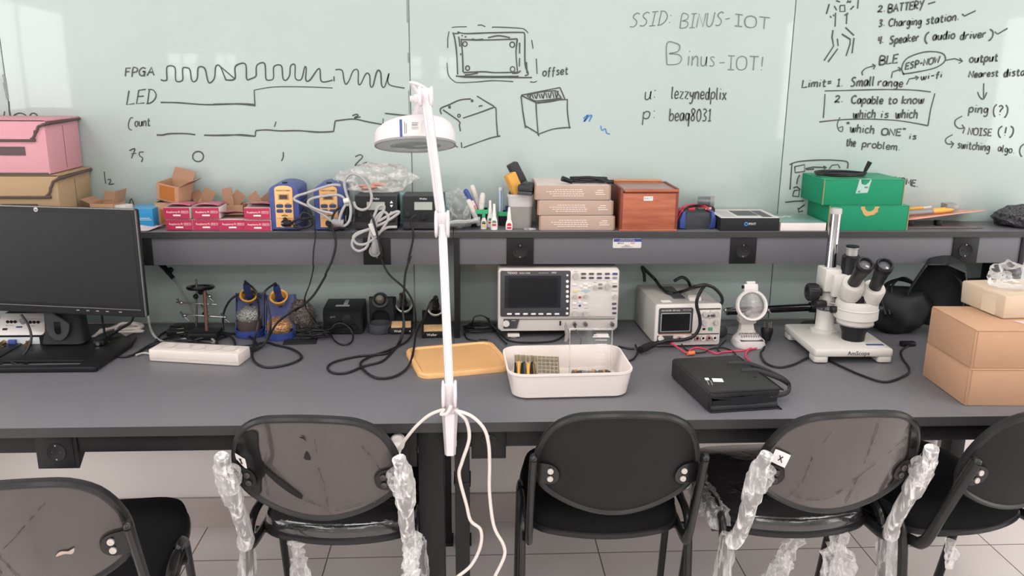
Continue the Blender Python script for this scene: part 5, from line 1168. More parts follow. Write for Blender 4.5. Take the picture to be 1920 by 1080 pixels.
def holder(label, ilabel, X, Y, rz, woolm, dome, hpx, cord):
    t = thing('iron_holder', label, 'iron holder', (X, Y, T0), rz, 'blue soldering iron holders')
    b = MB(); b.prism([(-.045, .055), (-.045, -.015)]+[(.045*cos(a), -.015+.045*sin(a)) for a in [radians(q) for q in range(195, 346, 15)]]+[(.045, -.015), (.045, .055)], 0, .008, None, .002)
    b.lathe([(.042, .006), (.045, .024), (.041, .024), (.038, .010)], 26, Tr(0, -.02, 0)); b.build('base_dish', M_blue, t, world=False)
    b = MB(); b.prof([(.0, .012), (.006, .012), (.056, .118), (.050, .120)], -.042, .042, None, .001)
    for s in (-1, 1): b.prof([(-.005, .008), (.055, .008), (.056, .118), (.048, .122)], s*.045-.0015, s*.045+.0015)
    b.b2(-.045, .045, .053, .056, .008, .118); b.build('back_plate', M_hblue, t, world=False)
    b = MB()
    if dome: b.lathe([(.036, .018), (.038, .045), (.036, .052), (0, .052)], 20, Tr(0, -.02, 0)); b.build('brown_cup', mat('brown_sponge_cup', '#3f3430', rough=.7, var=.2, scale=80), t, world=False)
    b = MB(); cz = .064 if dome else .034; b.ball((0, -.02, cz), 1, 3, (.037, .036, .03), None, .12, 6, X); curls(b, (0, -.02, cz), .037, .036, .030, 130, .0007, int(abs(X*100))); w = b.build('tip_wool', woolm, t, world=False)
    MR = Tr(.0, .012, .118) @ R('X', 38); b = MB(MR); b.lathe([(.018, -.014), (.026, .008), (.0285, .010), (.027, .013), (.0225, .010), (.016, -.010)], 26); b.build('funnel_ring', M_yel, t, world=False)
    b = MB(MR); b.cyl((0, 0, -.045), (0, 0, -.008), .0055, .008, 14); b.build('spring_sleeve', M_metal, t, world=False)
    W = wm(t) @ MR; i = thing('soldering_iron', ilabel, 'soldering iron', W @ Vector((0, 0, 0)), 0, 'blue soldering irons')
    b = MB(W); b.lathe([(0, -.012), (.0075, -.01), (.012, .004), (.0105, .02), (.0115, .045), (.009, .062), (.006, .068), (0, .068)], 18); b.build('handle', M_hblue, i)
    b = MB(W); b.cyl((0, 0, .066), (0, -.004, .082), .0058, .004, 12); b.build('strain_relief', M_blk, i)
    e = W @ Vector((0, -.005, .083)); b = MB(); b.tube([e]+cord, .0034, 8, 6); b.build('cord', M_cable, i)
ZB = (260, 480, .20369); ZC = (540, 480, .22222)
def zz(l, z, zoom): ox, oy, k = zoom; return [onz(ox+x*k, oy+y*k, z) for x, y in l]
cA = zp([(1080, 330), (1105, 480), (1100, 620)], ZB, 2.49)+zz([(1070, 760)], .775, ZB)+zz([(1045, 900), (1080, 985), (1200, 1025), (1400, 990), (1500, 930), (1420, 860), (1250, 815), (1190, 795)], .7545, ZB)+zz([(1130, 800), (1000, 830), (800, 835), (620, 815), (480, 790)], .7555, ZB)
cB = zp([(1160, 330), (1180, 420)], ZB, 2.47)+zp([(1215, 600), (1195, 730)], ZB, 2.44)+zz([(1130, 830), (950, 850), (760, 830), (500, 780), (300, 770)], .759, ZB)
holder('blue soldering iron holder with silver wool nearest the helping hand', 'navy soldering iron resting in the holder with silver wool', -.690, 2.585, radians(6), M_wool, True, 0, cA)
holder('blue soldering iron holder with brass wool beside the dark wool ball', 'navy soldering iron resting in the holder with brass wool', -.592, 2.560, radians(4), M_bwool, False, 0, cB)
c = onz(568, 626, T0)
b = MB(); b.ball((c.x-.006, 2.60, .803), 1, 4, (.040, .036, .052), None, .22, 4, 2); curls(b, (c.x-.006, 2.60, .803), .043, .038, .053, 240, .0008, 5)
tag(b.build('wool_ball', M_dwool), 'dark brown tangled ball of tip-cleaning wool beside the brass wool holder', 'wool')
# leads from the blue stations down to the bench
t = thing('station_lead', 'thin black lead dropping from the blue station to the wool ball', 'cable', ony(588, 430, 2.5))
b = MB(); b.tube(zp([(520, 560), (545, 600), (562, 720), (545, 850), (540, 980)], ZA, 2.508)+zp([(215, 100), (185, 230), (142, 350)], ZC, 2.53)+zp([(150, 430), (180, 480)], ZC, 2.555)+zz([(240, 560)], .79, ZC), .0022, 8); b.build('cord', M_cable, t)
t = thing('station_lead', 'thick black lead dropping from the second blue station toward the holders', 'cable', ony(620, 430, 2.5))
b = MB(); b.tube(zp([(800, 440), (740, 500), (715, 600), (740, 700), (755, 800), (720, 950), (660, 1075)], ZA, 2.506)+zp([(310, 180), (200, 350), (60, 460)], ZC, 2.51)+zp([(1480, 460), (1380, 530), (1290, 600), (1230, 680)], ZB, 2.47)+zz([(1190, 760)], .77, ZB)+zz([(1120, 840), (1040, 880)], .757, ZB), .0036, 8); b.build('cord', M_cable, t)
# black tangle in front of the helping hand and by the wool
t = thing('cable_tangle', 'tangle of black cables behind the white power strip', 'cable', onz(370, 635, T0))
for k, l in enumerate(([(250, 700), (420, 680), (620, 670), (800, 710), (960, 720), (1060, 770), (1090, 830)], [(290, 770), (420, 720), (600, 760), (760, 720), (860, 750), (880, 830), (760, 850), (720, 780), (820, 730)], [(140, 810), (210, 720), (330, 690), (500, 780), (640, 830), (900, 840), (1080, 830)], [(0, 890), (90, 830), (250, 790), (420, 800), (560, 760), (700, 740)], [(780, 690), (775, 600), (790, 500), (850, 400), (960, 335), (1060, 330), (1130, 380)])):
    b = MB()
    pts = [onz(ZB[0]+x*ZB[2], ZB[1]+y*ZB[2], .7545+.003*((i+k) % 3)) for i, (x, y) in enumerate(l)] if k < 4 else [onz(ZB[0]+780*ZB[2], ZB[1]+690*ZB[2], .757)]+zp(l[1:], ZB, 2.60)
    b.tube(pts, .0036, 8, 6); b.build('cord', M_cable, t)
b = MB(); q = onz(322, 617, .762); b.cyl(q, q+Vector((.03, -.01, .004)), .012, .009, 14); b.build('plug', M_blk, t)
b = MB()
for dy in (0, .014): q = onz(322, 617+dy*500, .766); b.cyl(q+Vector((.02, -.012, .003)), q+Vector((.042, -.014, .006)), .002, n=8)
b.build('pin', M_metal, t)
t = thing('cable_tangle', 'tangle of thin black cables between wool ball and black power unit', 'cable', onz(585, 635, T0))
random.seed(5)
for k in range(6):
    c = onz(588+random.uniform(-14, 18), 634+random.uniform(-5, 4), T0); b = MB(); b.tube(loops((c.x, c.y+.01), random.uniform(.02, .045), random.uniform(.015, .028), 2, .7535, .012, .3, k, k), .0018, 6, 4); b.build('cord', M_cable, t)
b = MB(); b.tube(zz([(350, 640)], .765, ZC)+zz([(400, 720), (470, 750), (530, 730), (550, 680)], .7535, ZC)+zp([(520, 610), (460, 570), (400, 575), (370, 620)], ZC, 2.555), .0026, 8); b.build('cord', M_cable, t)
b = MB(Tr(*onz(565, 645, T0)) @ R('Z', 4)); b.box((-.005, .02, .002), (.10, .05, .004), .001); tag(b.build('black_card', M_blk2), 'flat black card lying under the thin tangled cables', 'card')

# --- black power unit and round iron rest
a = ony(607, 632, 2.566); c = ony(681, 632, 2.566); w = c.x-a.x
t = thing('power_unit', 'black box shaped soldering power unit with stickers on top', 'power unit', ((a.x+c.x)/2, 2.62, T0), radians(0))
b = MB(); b.prof([(-.054, .004), (-.056, .074), (-.040, .084), (.056, .088), (.058, .004)], -w/2, w/2, None, .003); b.build('case', M_blk, t, world=False)
b = MB(); b.front(rr_poly(w-.012, .056, .003, 3, 0, .044), -.0572, -.054); f = b.build('front_panel', M_blkg, t, world=False)
b = MB(face_front(.008, -.0575, .048)); b.lathe([(.016, 0), (.016, .004), (.010, .006), (0, .006)], 22, Tr(.006, .002, 0)); b.build('dial', M_blk, f, world=False)
b = MB(face_front(-.03, -.0578, .060)); b.text('goot', .006, Tr(0, 0, 0)); b.build('lettering', M_inkg, f, world=False)
b = MB(Tr(-.0, .005, .0865) @ R('X', 2.4) @ R('Z', 0)); b.b2(-.025, .018, -.030, -.018, -.001, .0012); b.b2(-.002, .010, -.012, .03, -.001, .0022); b.build('sticker', M_mgrey, t, world=False)
for s in (-1, 1):
    b = MB(); b.b2(s*.035-.006, s*.035+.006, -.045, .045, 0, .0045); b.build('foot', M_blk, t, world=False)
c = ony(711, 630, 2.56)
t = thing('iron_rest', 'dark grey iron rest with round cup beside the black power unit', 'iron holder', (c.x, 2.60, T0))
b = MB(); b.lathe([(.036, 0), (.038, .003), (.037, .030), (.033, .030), (.032, .006), (0, .006)], 28, Tr(0, -.005, 0)); b.build('cup', M_dgrey, t, world=False)
b = MB(); b.front([(-.036, .0), (-.036, .105), (.040, .105), (.044, .0), (.030, .0), (.030, .045)]+[(.030*cos(q), .045+.022*sin(q)) for q in [radians(x) for x in (30, 60, 90, 120, 150)]]+[(-.030, .045), (-.030, .0)], .020, .042, None, .002); b.b2(-.036, .048, .042, .06, 0, .1, .003); b.build('backplate', M_blk2, t, world=False)
b = MB(Tr(.0, .025, .095) @ R('X', 55)); b.lathe([(.020, -.01), (.026, .006), (.021, .010), (.016, .0)], 22); b.build('funnel', M_dgrey, t, world=False)
b = MB(Tr(.0, .02, .098) @ R('X', 55)); b.lathe([(0, -.01), (.012, -.006), (.014, .012), (.009, .022), (0, .022)], 18); b.build('iron_end', mat('grey_brown_rubber', '#6d675f', rough=.6), t, world=False)
# --- stands with sponges and black irons
M_spg = mat('tan_sponge', '#d6b083', rough=.95, var=.18, scale=120, bump=.6, bscale=260)
def sponge_stand(label, ilabel, px, py, rz, cord):
    c = onz(px, py, T0); X, Y = c.x, c.y+.045
    t = thing('sponge_stand', label, 'iron stand', (X, Y, T0), rz, 'black iron stands with tan sponges')
    b = MB(); b.b2(-.036, .036, -.045, .0, 0, .020, .002); b.prof([(.0, .0), (.0, .020), (.060, .062), (.064, .058), (.064, 0)], -.036, .036, None, .002); b.build('base', M_blk, t, world=False)
    b = MB(Tr(0, -.018, .0235) @ R('X', 9)); b.box((0, 0, 0), (.062, .042, .008), .0015); b.build('sponge', M_spg, t, world=False)
    b = MB(); b.text('Weller', .0078, face_front(-.006, -.0452, .0105)); b.b2(.027, .030, -.0456, -.045, .008, .012); b.build('lettering', M_inkw, t, world=False)
    MC = Tr(.008, .045, .068) @ R('X', 48)
    b = MB(MC)
    for k in range(7): b.tube([((.016+.0016*k)*cos(q*pi/8), (.016+.0016*k)*sin(q*pi/8), -.020+.0052*k) for q in range(16)], .0028, 6, 2, True)
    b.build('spring_cone', mat('spring_steel', '#c9c6c3', rough=.35, metal=.6), t, world=False)
    W = wm(t) @ MC; i = thing('soldering_iron', ilabel, 'soldering iron', W @ Vector((0, 0, 0)), 0, 'black soldering irons')
    b = MB(W); b.lathe([(0, -.02), (.007, -.018), (.0105, .012), (.0125, .030), (.0095, .036), (.0085, .055), (.0095, .068), (.0075, .084), (0, .085)], 18); b.build('handle', M_blk, i)
    b = MB(W); b.lathe([(.0105, .037), (.0105, .046)], 16); b.build('grey_band', M_dgrey, i)
    e = W @ Vector((0, -.001, .086)); b = MB(); b.tube([e]+cord, .0034, 8, 6); b.build('cord', M_cable, i)
c1 = zp([(945, 330), (968, 450)], ZC, 2.535)+zp([(972, 600)], ZC, 2.50)+zz([(930, 740), (840, 820), (600, 845), (400, 890), (335, 940), (380, 985), (500, 985), (640, 930), (790, 890), (870, 820), (945, 730)], .7545, ZC)+zp([(980, 600)], ZC, 2.49)+zp([(968, 450), (978, 330), (990, 150), (1035, 0)], ZC, 2.505)+zp([(1440, 960), (1490, 720), (1465, 590), (1478, 545)], ZA, 2.507)+zp([(1515, 520)], ZA, 2.515)
c2 = zp([(1195, 400), (1150, 520)], ZC, 2.50)+zz([(1085, 640)], .775, ZC)+zz([(1055, 820)], .768, ZC)+zz([(1010, 940), (900, 1015), (760, 1030), (660, 980), (612, 910), (680, 855), (860, 790), (1000, 720)], .7555, ZC)+zp([(1065, 620)], ZC, 2.52)+zp([(1075, 500), (1045, 370), (975, 265), (850, 150), (775, 0)], ZC, 2.505)+zp([(1190, 920), (1160, 760), (1120, 600)], ZA, 2.484)+zp([(1090, 520), (1085, 495)], ZA, 2.494)
sponge_stand('black iron stand with tan sponge farther from the lamp arm', 'black soldering iron standing in the stand farther from the lamp', 751, 627, radians(2), c1)
sponge_stand('black iron stand with tan sponge partly behind the lamp arm', 'black soldering iron standing in the stand behind the lamp arm', 812, 634, radians(3), c2)

# --- orange lid and white storage box
M_or = mat('orange_plastic', '#eeb97e', rough=.28, var=.02)
ML = Tr(-.164, 2.272, T0) @ R('Z', 14); t = thing('storage_cover', 'translucent orange storage box lid lying beside the white box', 'lid', (-.164, 2.272, T0), radians(14))
w, d = .268, .243
def RP(w, d, r, z, cx=0): return [(x+cx, y, z) for x, y in rr_poly(w, d, r, 6)]
cx = w/2
b = MB(); b.loft([RP(w, d, .035, .0, cx), RP(w, d, .035, .010, cx), RP(w-.006, d-.006, .033, .014, cx), RP(w-.022, d-.022, .028, .014, cx), RP(w-.030, d-.030, .026, .009, cx)], None, True, True); b.build('rim', M_or, t, world=False)
b = MB(); b.loft([RP(w-.030, d-.030, .026, .0095, cx), RP(w-.034, d-.034, .025, .011, cx), RP(w-.05, d-.05, .02, .0112, cx)], None, False, True); b.build('panel', mat('orange_lid_panel', '#eab47a', rough=.10, var=.03), t, world=False)
M_tub = mat('blush_white_plastic', '#ece1dc', rough=.4, var=.012)
c = Vector((.256, 2.114, T0)); t = thing('storage_tub', 'open white plastic storage tub holding tools in front of the oscilloscope', 'storage tub', c, radians(2))
b = MB(); w0, d0, w1, d1, H = .300, .216, .326, .234, .0715; q = .003
b.loft([RP(w0-.02, d0-.02, .03, 0), RP(w0, d0, .04, .006), RP(w1-.004, d1-.004, .045, H-.008), RP(w1, d1, .046, H-.006), RP(w1, d1, .046, H), RP(w1-2*q-.002, d1-2*q-.002, .043, H), RP(w0-2*q, d0-2*q, .036, .008), RP(w0-.03, d0-.03, .03, q)]); b.build('tub', M_tub, t, world=False)
# clear kit tray with drivers
M_clr = film('clear_acrylic', .05, 1.0, '#f0efee', .06, 8)
M_tan = mat('tan_clear_plastic', '#c9b9a0', rough=.2, var=.05)
MK = Tr(.180, 2.140, T0+.034) @ R('Z', -4) @ R('Y', 2) @ R('X', 12)
t = thing('driver_kit', 'clear plastic kit tray of yellow and black drivers in the tub', 'tool kit', MK.translation)
b = MB(MK); b.b2(-.062, .062, -.05, .05, -.010, -.007)
for s in (-1, 1): b.b2(s*.061-.001, s*.061+.001, -.05, .05, -.007, .012); b.b2(-.06, .06, s*.049-.001, s*.049+.001, -.007, .012)
b.build('tray', M_tan, t)
b = MB(MK)
for i in range(5): b.b2(.002, .058, -.046+.019*i, -.0445+.019*i, -.006, .016)
for i in range(6): b.b2(.002+.011*i, .0032+.011*i, -.046, .046, -.006, .0145)
b.build('divider', mat('clear_tan_divider', '#b8ac9c', rough=.15, var=.1), t)
random.seed(7)
for i in range(7):
    x = -.056+.0085*i; m = (M_blk, M_yel, M_blk, M_dgrey, M_yel, M_blk, M_gold)[i]
    k = thing('screwdriver', 'small yellow and black driver lying in the clear kit tray', 'screwdriver', MK @ Vector((x, 0, .006)), 0, 'small drivers in the kit tray')
    b = MB(MK); a = Vector((x, -.042, .004)); e = Vector((x-.003+.002*(i % 3), .01+.006*(i % 2), .008)); b.tube([a, a.lerp(e, .5), e], .0042, 8, 2); b.build('handle', m, k)
    b = MB(MK); b.cyl(e, e+Vector((-.001, .034, .004)), .0013, n=6); b.build('blade', M_metal, k)
# small parts on the tub floor
random.seed(9)
for i, (dx, dy, m) in enumerate(((.055, -.01, M_yel), (.064, -.018, M_blk), (.105, -.012, M_yel), (.112, -.02, M_dgrey), (.095, -.02, M_metal), (.125, -.016, M_blk), (.135, -.012, M_yel), (.048, -.02, M_dgrey), (.143, -.018, M_blk), (.078, -.015, M_metal))):
    b = MB(Tr(.256+dx-.02, 2.118+dy+.075, T0+.0095) @ R('Z', 37*i)); 
    if i % 2: b.cyl((-.006, 0, 0), (.007, 0, 0), .0055, n=12)
    else: b.box((0, 0, 0), (.016, .010, .011), .002)
    tag(b.build('loose_part', m), 'tiny yellow or dark loose part lying on the floor of the white tub', 'small part', 'loose parts in the tub')
# clear acrylic sheet leaning in the tub
A = Vector((.327, 2.150, T0+.012)); MA = Tr(*A) @ R('Z', -3) @ R('X', 84)
t = thing('acrylic_case', 'tall clear acrylic case standing up in the white tub', 'acrylic case', A)
b = MB(MA); b.b2(-.057, .057, 0, .128, -.0015, .0015, .0005); b.build('panel', M_clr, t)
b = MB(MA)
for s in (-1, 1): b.b2(s*.057-.0012, s*.057+.0012, 0, .128, -.002, .010)
b.b2(-.057, .057, .127, .129, -.002, .010); b.build('edge', film('acrylic_edge', .45, 1.0, '#f4f1ee', .1, 10), t)
b = MB(MA)
for i, (w, y) in enumerate(((.030, .086), (.036, .078), (.044, .111), (.050, .106), (.036, .097), (.044, .068), (.026, .057), (.027, .047), (.027, .038), (.03, .024))): b.box((.030-(.0 if i < 2 else .002), y, .0022), (w*.9, .0012 if i not in (2, 3) else .003, .0004))
b.build('marking', mat('white_scale_marks', '#e4dedb', rough=.5), t)

# --- oscilloscope
Ys = 2.52; sa = ony(934, 629, Ys); sb = ony(1162, 503, Ys); sx0, sx1 = sa.x, sb.x; W_ = sx1-sx0
def spx(px, py): q = ony(px, py, Ys); return q.x, q.z
t = thing('oscilloscope', 'light grey digital oscilloscope with dark screen under the shelf', 'oscilloscope', ((sx0+sx1)/2, Ys+.07, T0))
zb, zt = .773, .9735
b = MB(); b.front(rr_poly(W_, zt-zb, .010, 5, (sx0+sx1)/2, (zb+zt)/2), Ys+.002, Ys+.13, None, .006); b.b2(sx0+.02, sx1-.02, Ys+.13, Ys+.165, zb+.01, zt-.02, .01); b.build('case', mat('scope_case', '#d0c9c4', rough=.45, var=.015), t)
M_sp = mat('scope_panel', '#ddd6d1', rough=.45, var=.012)
x0, z0 = spx(940, 594); x1, z1 = spx(1160, 507)
b = MB(); b.front(rr_poly(x1-x0, z1-z0+.002, .006, 4, (x0+x1)/2, (z0+z1)/2), Ys-.002, Ys+.006, None, .0012); fp = b.build('front_panel', M_sp, t)
x0, z0 = spx(938, 593.5); x1, z1 = spx(1070, 507)
b = MB(); b.front(rr_poly(x1-x0, z1-z0, .006, 4, (x0+x1)/2, (z0+z1)/2), Ys-.0035, Ys+.004, None, .0012); bz = b.build('screen_bezel', M_dgrey, t)
x0, z0 = spx(946, 577); x1, z1 = spx(1052, 516)
b = MB(); b.b2(x0, x1, Ys-.0042, Ys-.003, z0, z1); b.build('screen_frame', mat('navy_black_frame', '#26282e', rough=.25), bz)
x0, z0 = spx(953, 573); x1, z1 = spx(1045, 521)
b = MB(); b.b2(x0, x1, Ys-.0047, Ys-.0040, z0, z1); b.build('screen', M_screen, bz)
b = MB(); x, z = spx(951, 511.5); b.text('TEXIO', .0066, face_front(x, Ys-.0037, z), 'LEFT', sx=1.15); x, z = spx(974, 511.7); b.text('DCS-1102B', .0040, face_front(x, Ys-.0037, z), 'LEFT', sx=1.2)
x, z = spx(1019, 511.2); b.text('Digital Storage Oscilloscope', .0022, face_front(x, Ys-.0037, z), 'CENTER', sx=.85); x, z = spx(1038, 511); b.text('VPO', .0056, face_front(x, Ys-.0037, z), shear=.3); b.build('lettering', M_inkw, bz)
for px in (955, 970, 985, 1000, 1014, 1029, 1044):
    x, z = spx(px, 588); b = MB(); b.front(rr_poly(.0152, .0052, .002, 3, x, z), Ys-.0056, Ys-.003, None, .0006); b.build('soft_key', M_whitep, bz)
for py, r in ((515.5, .0032), (527, .0046), (536.5, .0046), (546, .0046), (555, .0046), (564, .0046), (577.5, .0034)):
    x, z = spx(1063.5, py); b = MB(); b.cyl((x, Ys-.0056, z), (x, Ys-.003, z), r, n=16); b.build('side_key', M_whitep, bz)
x, z = spx(1063, 587); b = MB(); b.front(rr_poly(.008, .007, .0015, 3, x, z), Ys-.0056, Ys-.003); b.build('option_key', M_whitep, bz)
M_kn = mat('knob_grey', '#bdb7b2', rough=.4)
for px, py, r in ((1079, 517, .0098), (1116, 538, .0065), (1139, 536.5, .0098), (1078, 555, .0066), (1098, 555, .0066), (1153, 555, .0062), (1078, 587, .0095), (1098, 587, .0098)):
    x, z = spx(px, py); b = MB(); b.cyl((x, Ys-.002, z), (x, Ys-.014, z), r, r*.88, 22); b.build('knob', M_kn, fp)
M_kd = mat('dark_key', '#55535a', rough=.5)
keys = [(1094+14.8*i, 513, .0155, .0062, M_kd) for i in range(4)]+[(1094+14.8*i, 520.5, .0155, .0062, M_kd) for i in range(4)]+[(1153, 513, .0155, .0064, M_blue), (1152.5, 520.5, .015, .006, M_mgrey), (1152.5, 528.5, .015, .006, M_whitep), (1152.5, 536.3, .0145, .006, M_kd),
       (1077.5, 533, .014, .006, M_whitep), (1097.5, 532.5, .014, .006, M_whitep), (1089, 536.3, .010, .006, M_whitep), (1105, 536.3, .010, .006, M_whitep), (1097.5, 540, .014, .006, M_whitep), (1125.5, 532.5, .013, .006, M_mgrey), (1125.5, 539.5, .013, .006, M_mgrey),
       (1077, 568.5, .013, .0062, M_whitep), (1097, 568.5, .013, .0062, M_whitep), (1151.5, 569, .0135, .0066, M_kd), (1151.5, 577.5, .0135, .0066, M_kd), (1151.5, 586.5, .0135, .0066, M_kd)]
for px, py, w, h, m in keys:
    x, z = spx(px, py); b = MB(); b.front(rr_poly(w, h, .0025, 3, x, z), Ys-.005, Ys-.001, None, .0007); b.build('key', m, fp)
for px, py, m in ((1087, 557, M_red), (1087, 565, M_whitep), (1087, 572.5, M_blue)):
    x, z = spx(px, py); b = MB(); b.cyl((x, Ys-.0045, z), (x, Ys-.001, z), .0036, n=14); b.build('round_key', m, fp)
b = MB(); x0, z0 = spx(1073, 546.5); x1, z1 = spx(1087, 544); b.b2(x0, x1, Ys-.0026, Ys-.0018, z0, z1); b.build('yellow_mark', mat('channel_yellow', '#e3cf7a'), fp)
b = MB(); x0, z0 = spx(1089, 546.5); x1, z1 = spx(1106, 544); b.b2(x0, x1, Ys-.0026, Ys-.0018, z0, z1); b.build('blue_mark', mat('channel_blue', '#8fc0d8'), fp)
b = MB(); x0, z0 = spx(1086, 526.2); x1, z1 = spx(1145, 525.6); b.b2(x0, x1, Ys-.0025, Ys-.0018, z0, z1)
for px, py, s in ((1079, 508.8, 'VARIABLE'), (1116, 529, 'SEARCH'), (1139, 528.5, 'LEVEL'), (1078, 548.5, 'POSITION'), (1098, 548.5, 'POSITION'), (1152, 545.5, 'HORIZONTAL'), (1078, 578, 'VOLTS/DIV'), (1098, 578, 'VOLTS/DIV')):
    x, z = spx(px, py); b.text(s, .0021, face_front(x, Ys-.0022, z))
b.build('panel_lettering', M_inkg, fp)
# lower strip
b = MB(); x0, z0 = spx(944, 616); x1, z1 = spx(969, 598); x2, _ = spx(974, 598); b.front([(x0, z0), (x1, z0), (x2, z1), (x0, z1)], Ys-.001, Ys+.004); b.build('power_zone', M_dgrey, t)
x, z = spx(949, 606); b = MB(); b.cyl((x, Ys-.006, z), (x, Ys, z), .0105, .0095, 24); b.build('power_button', M_white, t)
b = MB(); x, z = spx(963, 601); b.text('POWER', .0026, face_front(x, Ys-.0012, z)); b.build('power_lettering', M_inkw, t)
b = MB(); x0, z0 = spx(945, 599); x1, z1 = spx(1153, 597.2); b.b2(x0, x1, Ys-.0012, Ys+.004, z0, z1); b.build('dark_groove', M_dgrey, t)
b = MB(); x0, z0 = spx(1049, 610); x1, z1 = spx(1052, 602); b.b2(x0, x1, Ys-.0012, Ys+.004, z0, z1); b.build('usb_port', M_blk, t)
for px in (1077, 1097, 1147):
    x, z = spx(px, 606.5); b = MB(); b.cyl((x, Ys-.016, z), (x, Ys+.002, z), .0062, n=18); b.cyl((x, Ys-.017, z), (x, Ys-.016, z), .004, n=12); b.build('signal_jack', M_metal, t)
for px in (963, 1130):
    x, z = spx(px, 628); b = MB(); b.b2(x-.019, x+.019, Ys-.004, Ys+.02, z-.0062, z+.002, .002); b.b2(x-.009, x+.009, Ys+.0, Ys+.012, T0, z-.005, .002); b.build('tilt_foot', M_sp, t)
for s in (-1, 1):
    b = MB(); b.b2((sx0+sx1)/2+s*.14-.012, (sx0+sx1)/2+s*.14+.012, Ys+.10, Ys+.12, T0, zb+.002, .002); b.build('rear_foot', M_dgrey, t)
# probe clipped to the front
t = thing('scope_probe', 'grey oscilloscope probe hanging from the front terminal', 'probe', onz(1062, 640, T0))
b = MB(); a = ony(1060, 605, Ys-.012); b.tube([a, ony(1061, 613, Ys-.018), ony(1064, 628, Ys-.026)], [.002, .0045, .0075], 12, 4); b.tube([ony(1064, 628, Ys-.026), ony(1061, 640, Ys-.034), ony(1060, 652, Ys-.045)], [.0075, .0068, .006], 12, 4); b.build('body', mat('probe_grey', '#8b8583', rough=.45), t)
b = MB(); b.tube([ony(1060, 652, Ys-.045), onz(1062, 664, .757), onz(1075, 660, .7545), onz(1090, 640, .7545), ony(1082, 622, Ys-.03), ony(1077, 609, Ys-.02)], .0024, 8); b.build('cord', M_cable, t)
# cables beside the scope
t = thing('coiled_lead', 'coiled black lead with small plug beside the oscilloscope foot', 'cable', onz(905, 628, T0))
ZD = (860, 480, .1875)
random.seed(3); c = onz(900, 622, T0); b = MB(); b.tube(loops((c.x, c.y), .045, .026, 4, .7545, .005, .25, 6), .0028, 7, 5); b.build('cord', M_cable, t)
b = MB(); b.tube([onz(870, 626, .757), onz(880, 615, .765)]+zp([(140, 660), (160, 610), (220, 595), (280, 620)], ZD, 2.56)+zz([(330, 700), (400, 800), (480, 880)], .756, ZD), .0026, 7); b.build('cord', M_cable, t)
b = MB(); b.tube(zz([(60, 780), (90, 830), (200, 850)], .7545, ZD), .0024, 7); q = zz([(200, 848), (290, 852)], .757, ZD); b.cyl(q[0], q[1], .0052, .0055, 12); b.build('plug_lead', M_cable, t)
b = MB(); b.tube(zp([(295, 620), (330, 680)], ZD, 2.55)+zz([(430, 790), (520, 850), (700, 865), (940, 850), (1060, 790)], .7545, ZD), .0030, 7); b.build('cord', M_cable, t)

# --- bench power supply
W_ = .200; H_ = .134; t = thing('bench_power_supply', 'grey bench power supply with dark display and row of terminals', 'power supply', (.662, 2.425, T0), radians(3))
M_pc = mat('supply_case', '#aeaaa5', rough=.5, var=.02)
b = MB(); b.prof([(.004, .006), (.004, H_), (.245, H_), (.245, .006)], -W_/2, W_/2, None, .006); b.build('case', M_pc, t, world=False)
b = MB(); b.front(rr_poly(W_+.004, H_-.004, .008, 4, 0, H_/2+.003), -.008, .006, None, .003); fp = b.build('front_panel', M_sp, t, world=False)
xl = -W_/2
b = MB(); b.front(rr_poly(.106, .082, .006, 4, xl+.060, .084), -.0100, -.006, None, .001); bz = b.build('display_bezel', M_dgrey, fp, world=False)
b = MB(); b.front(rr_poly(.092, .058, .002, 2, xl+.060, .080), -.0106, -.008); b.build('display_border', mat('light_border', '#b9b6b4'), bz, world=False)
b = MB(); b.front(rr_poly(.088, .054, .001, 2, xl+.060, .080), -.0112, -.009); b.build('display', mat('black_display', '#1d1d1f', rough=.15), bz, world=False)
b = MB(); b.text('GW INSTEK', .0042, face_front(xl+.030, -.0103, .117)); b.text('GPP-4323', .0040, face_front(xl+.060, -.0103, .117)); b.text('DC Power Supply', .0024, face_front(xl+.094, -.0103, .118)); b.build('lettering', M_inkw, bz, world=False)
b = MB(); b.b2(xl+.010, xl+.110, -.0098, -.006, .0415, .0435); b.build('orange_line', mat('orange_line', '#d98a68'), fp, world=False)
for x in (.148, .186):
    for z in (.104, .078):
        b = MB(); b.cyl((xl+x, -.008, z), (xl+x, -.020, z), .0082, .0072, 20); b.build('knob', M_kn, fp, world=False)
for x in (.159, .173):
    b = MB(); b.front(rr_poly(.011, .007, .002, 3, xl+x, .098), -.011, -.007); b.build('key', M_kd, fp, world=False)
b = MB(); P = [(xl+.156, .107), (xl+.176, .107), (xl+.180, .101), (xl+.180, .091), (xl+.152, .091), (xl+.152, .101)]
for i in range(6): b.tube([(P[i][0], -.0085, P[i][1]), (P[(i+1) % 6][0], -.0085, P[(i+1) % 6][1])], .0005, 4, smooth=False)
b.tube([(xl+.166, -.0085, .107), (xl+.166, -.0085, .115)], .0005, 4, smooth=False); b.tube([(xl+.166, -.0085, .091), (xl+.166, -.0085, .084)], .0005, 4, smooth=False); b.build('panel_line', M_inkg, fp, world=False)
b = MB(); b.b2(xl+.128, xl+.198, -.0088, -.006, .1175, .1215); b.b2(xl+.112, xl+.198, -.0088, -.006, .0385, .0420); b.build('dark_band', M_dgrey, fp, world=False)
b = MB(); b.front(rr_poly(.009, .006, .0015, 3, xl+.150, .056), -.0095, -.007); b.build('usb_port', M_blk, fp, world=False)
b = MB(); b.front(rr_poly(.013, .010, .002, 3, xl+.170, .056), -.0105, -.007); b.build('output_key', mat('green_key', '#4f9c70', rough=.4), fp, world=False)
b = MB(); b.b2(xl+.006, xl+.055, -.0095, -.006, .008, .038); b.build('power_zone', M_dgrey, fp, world=False)
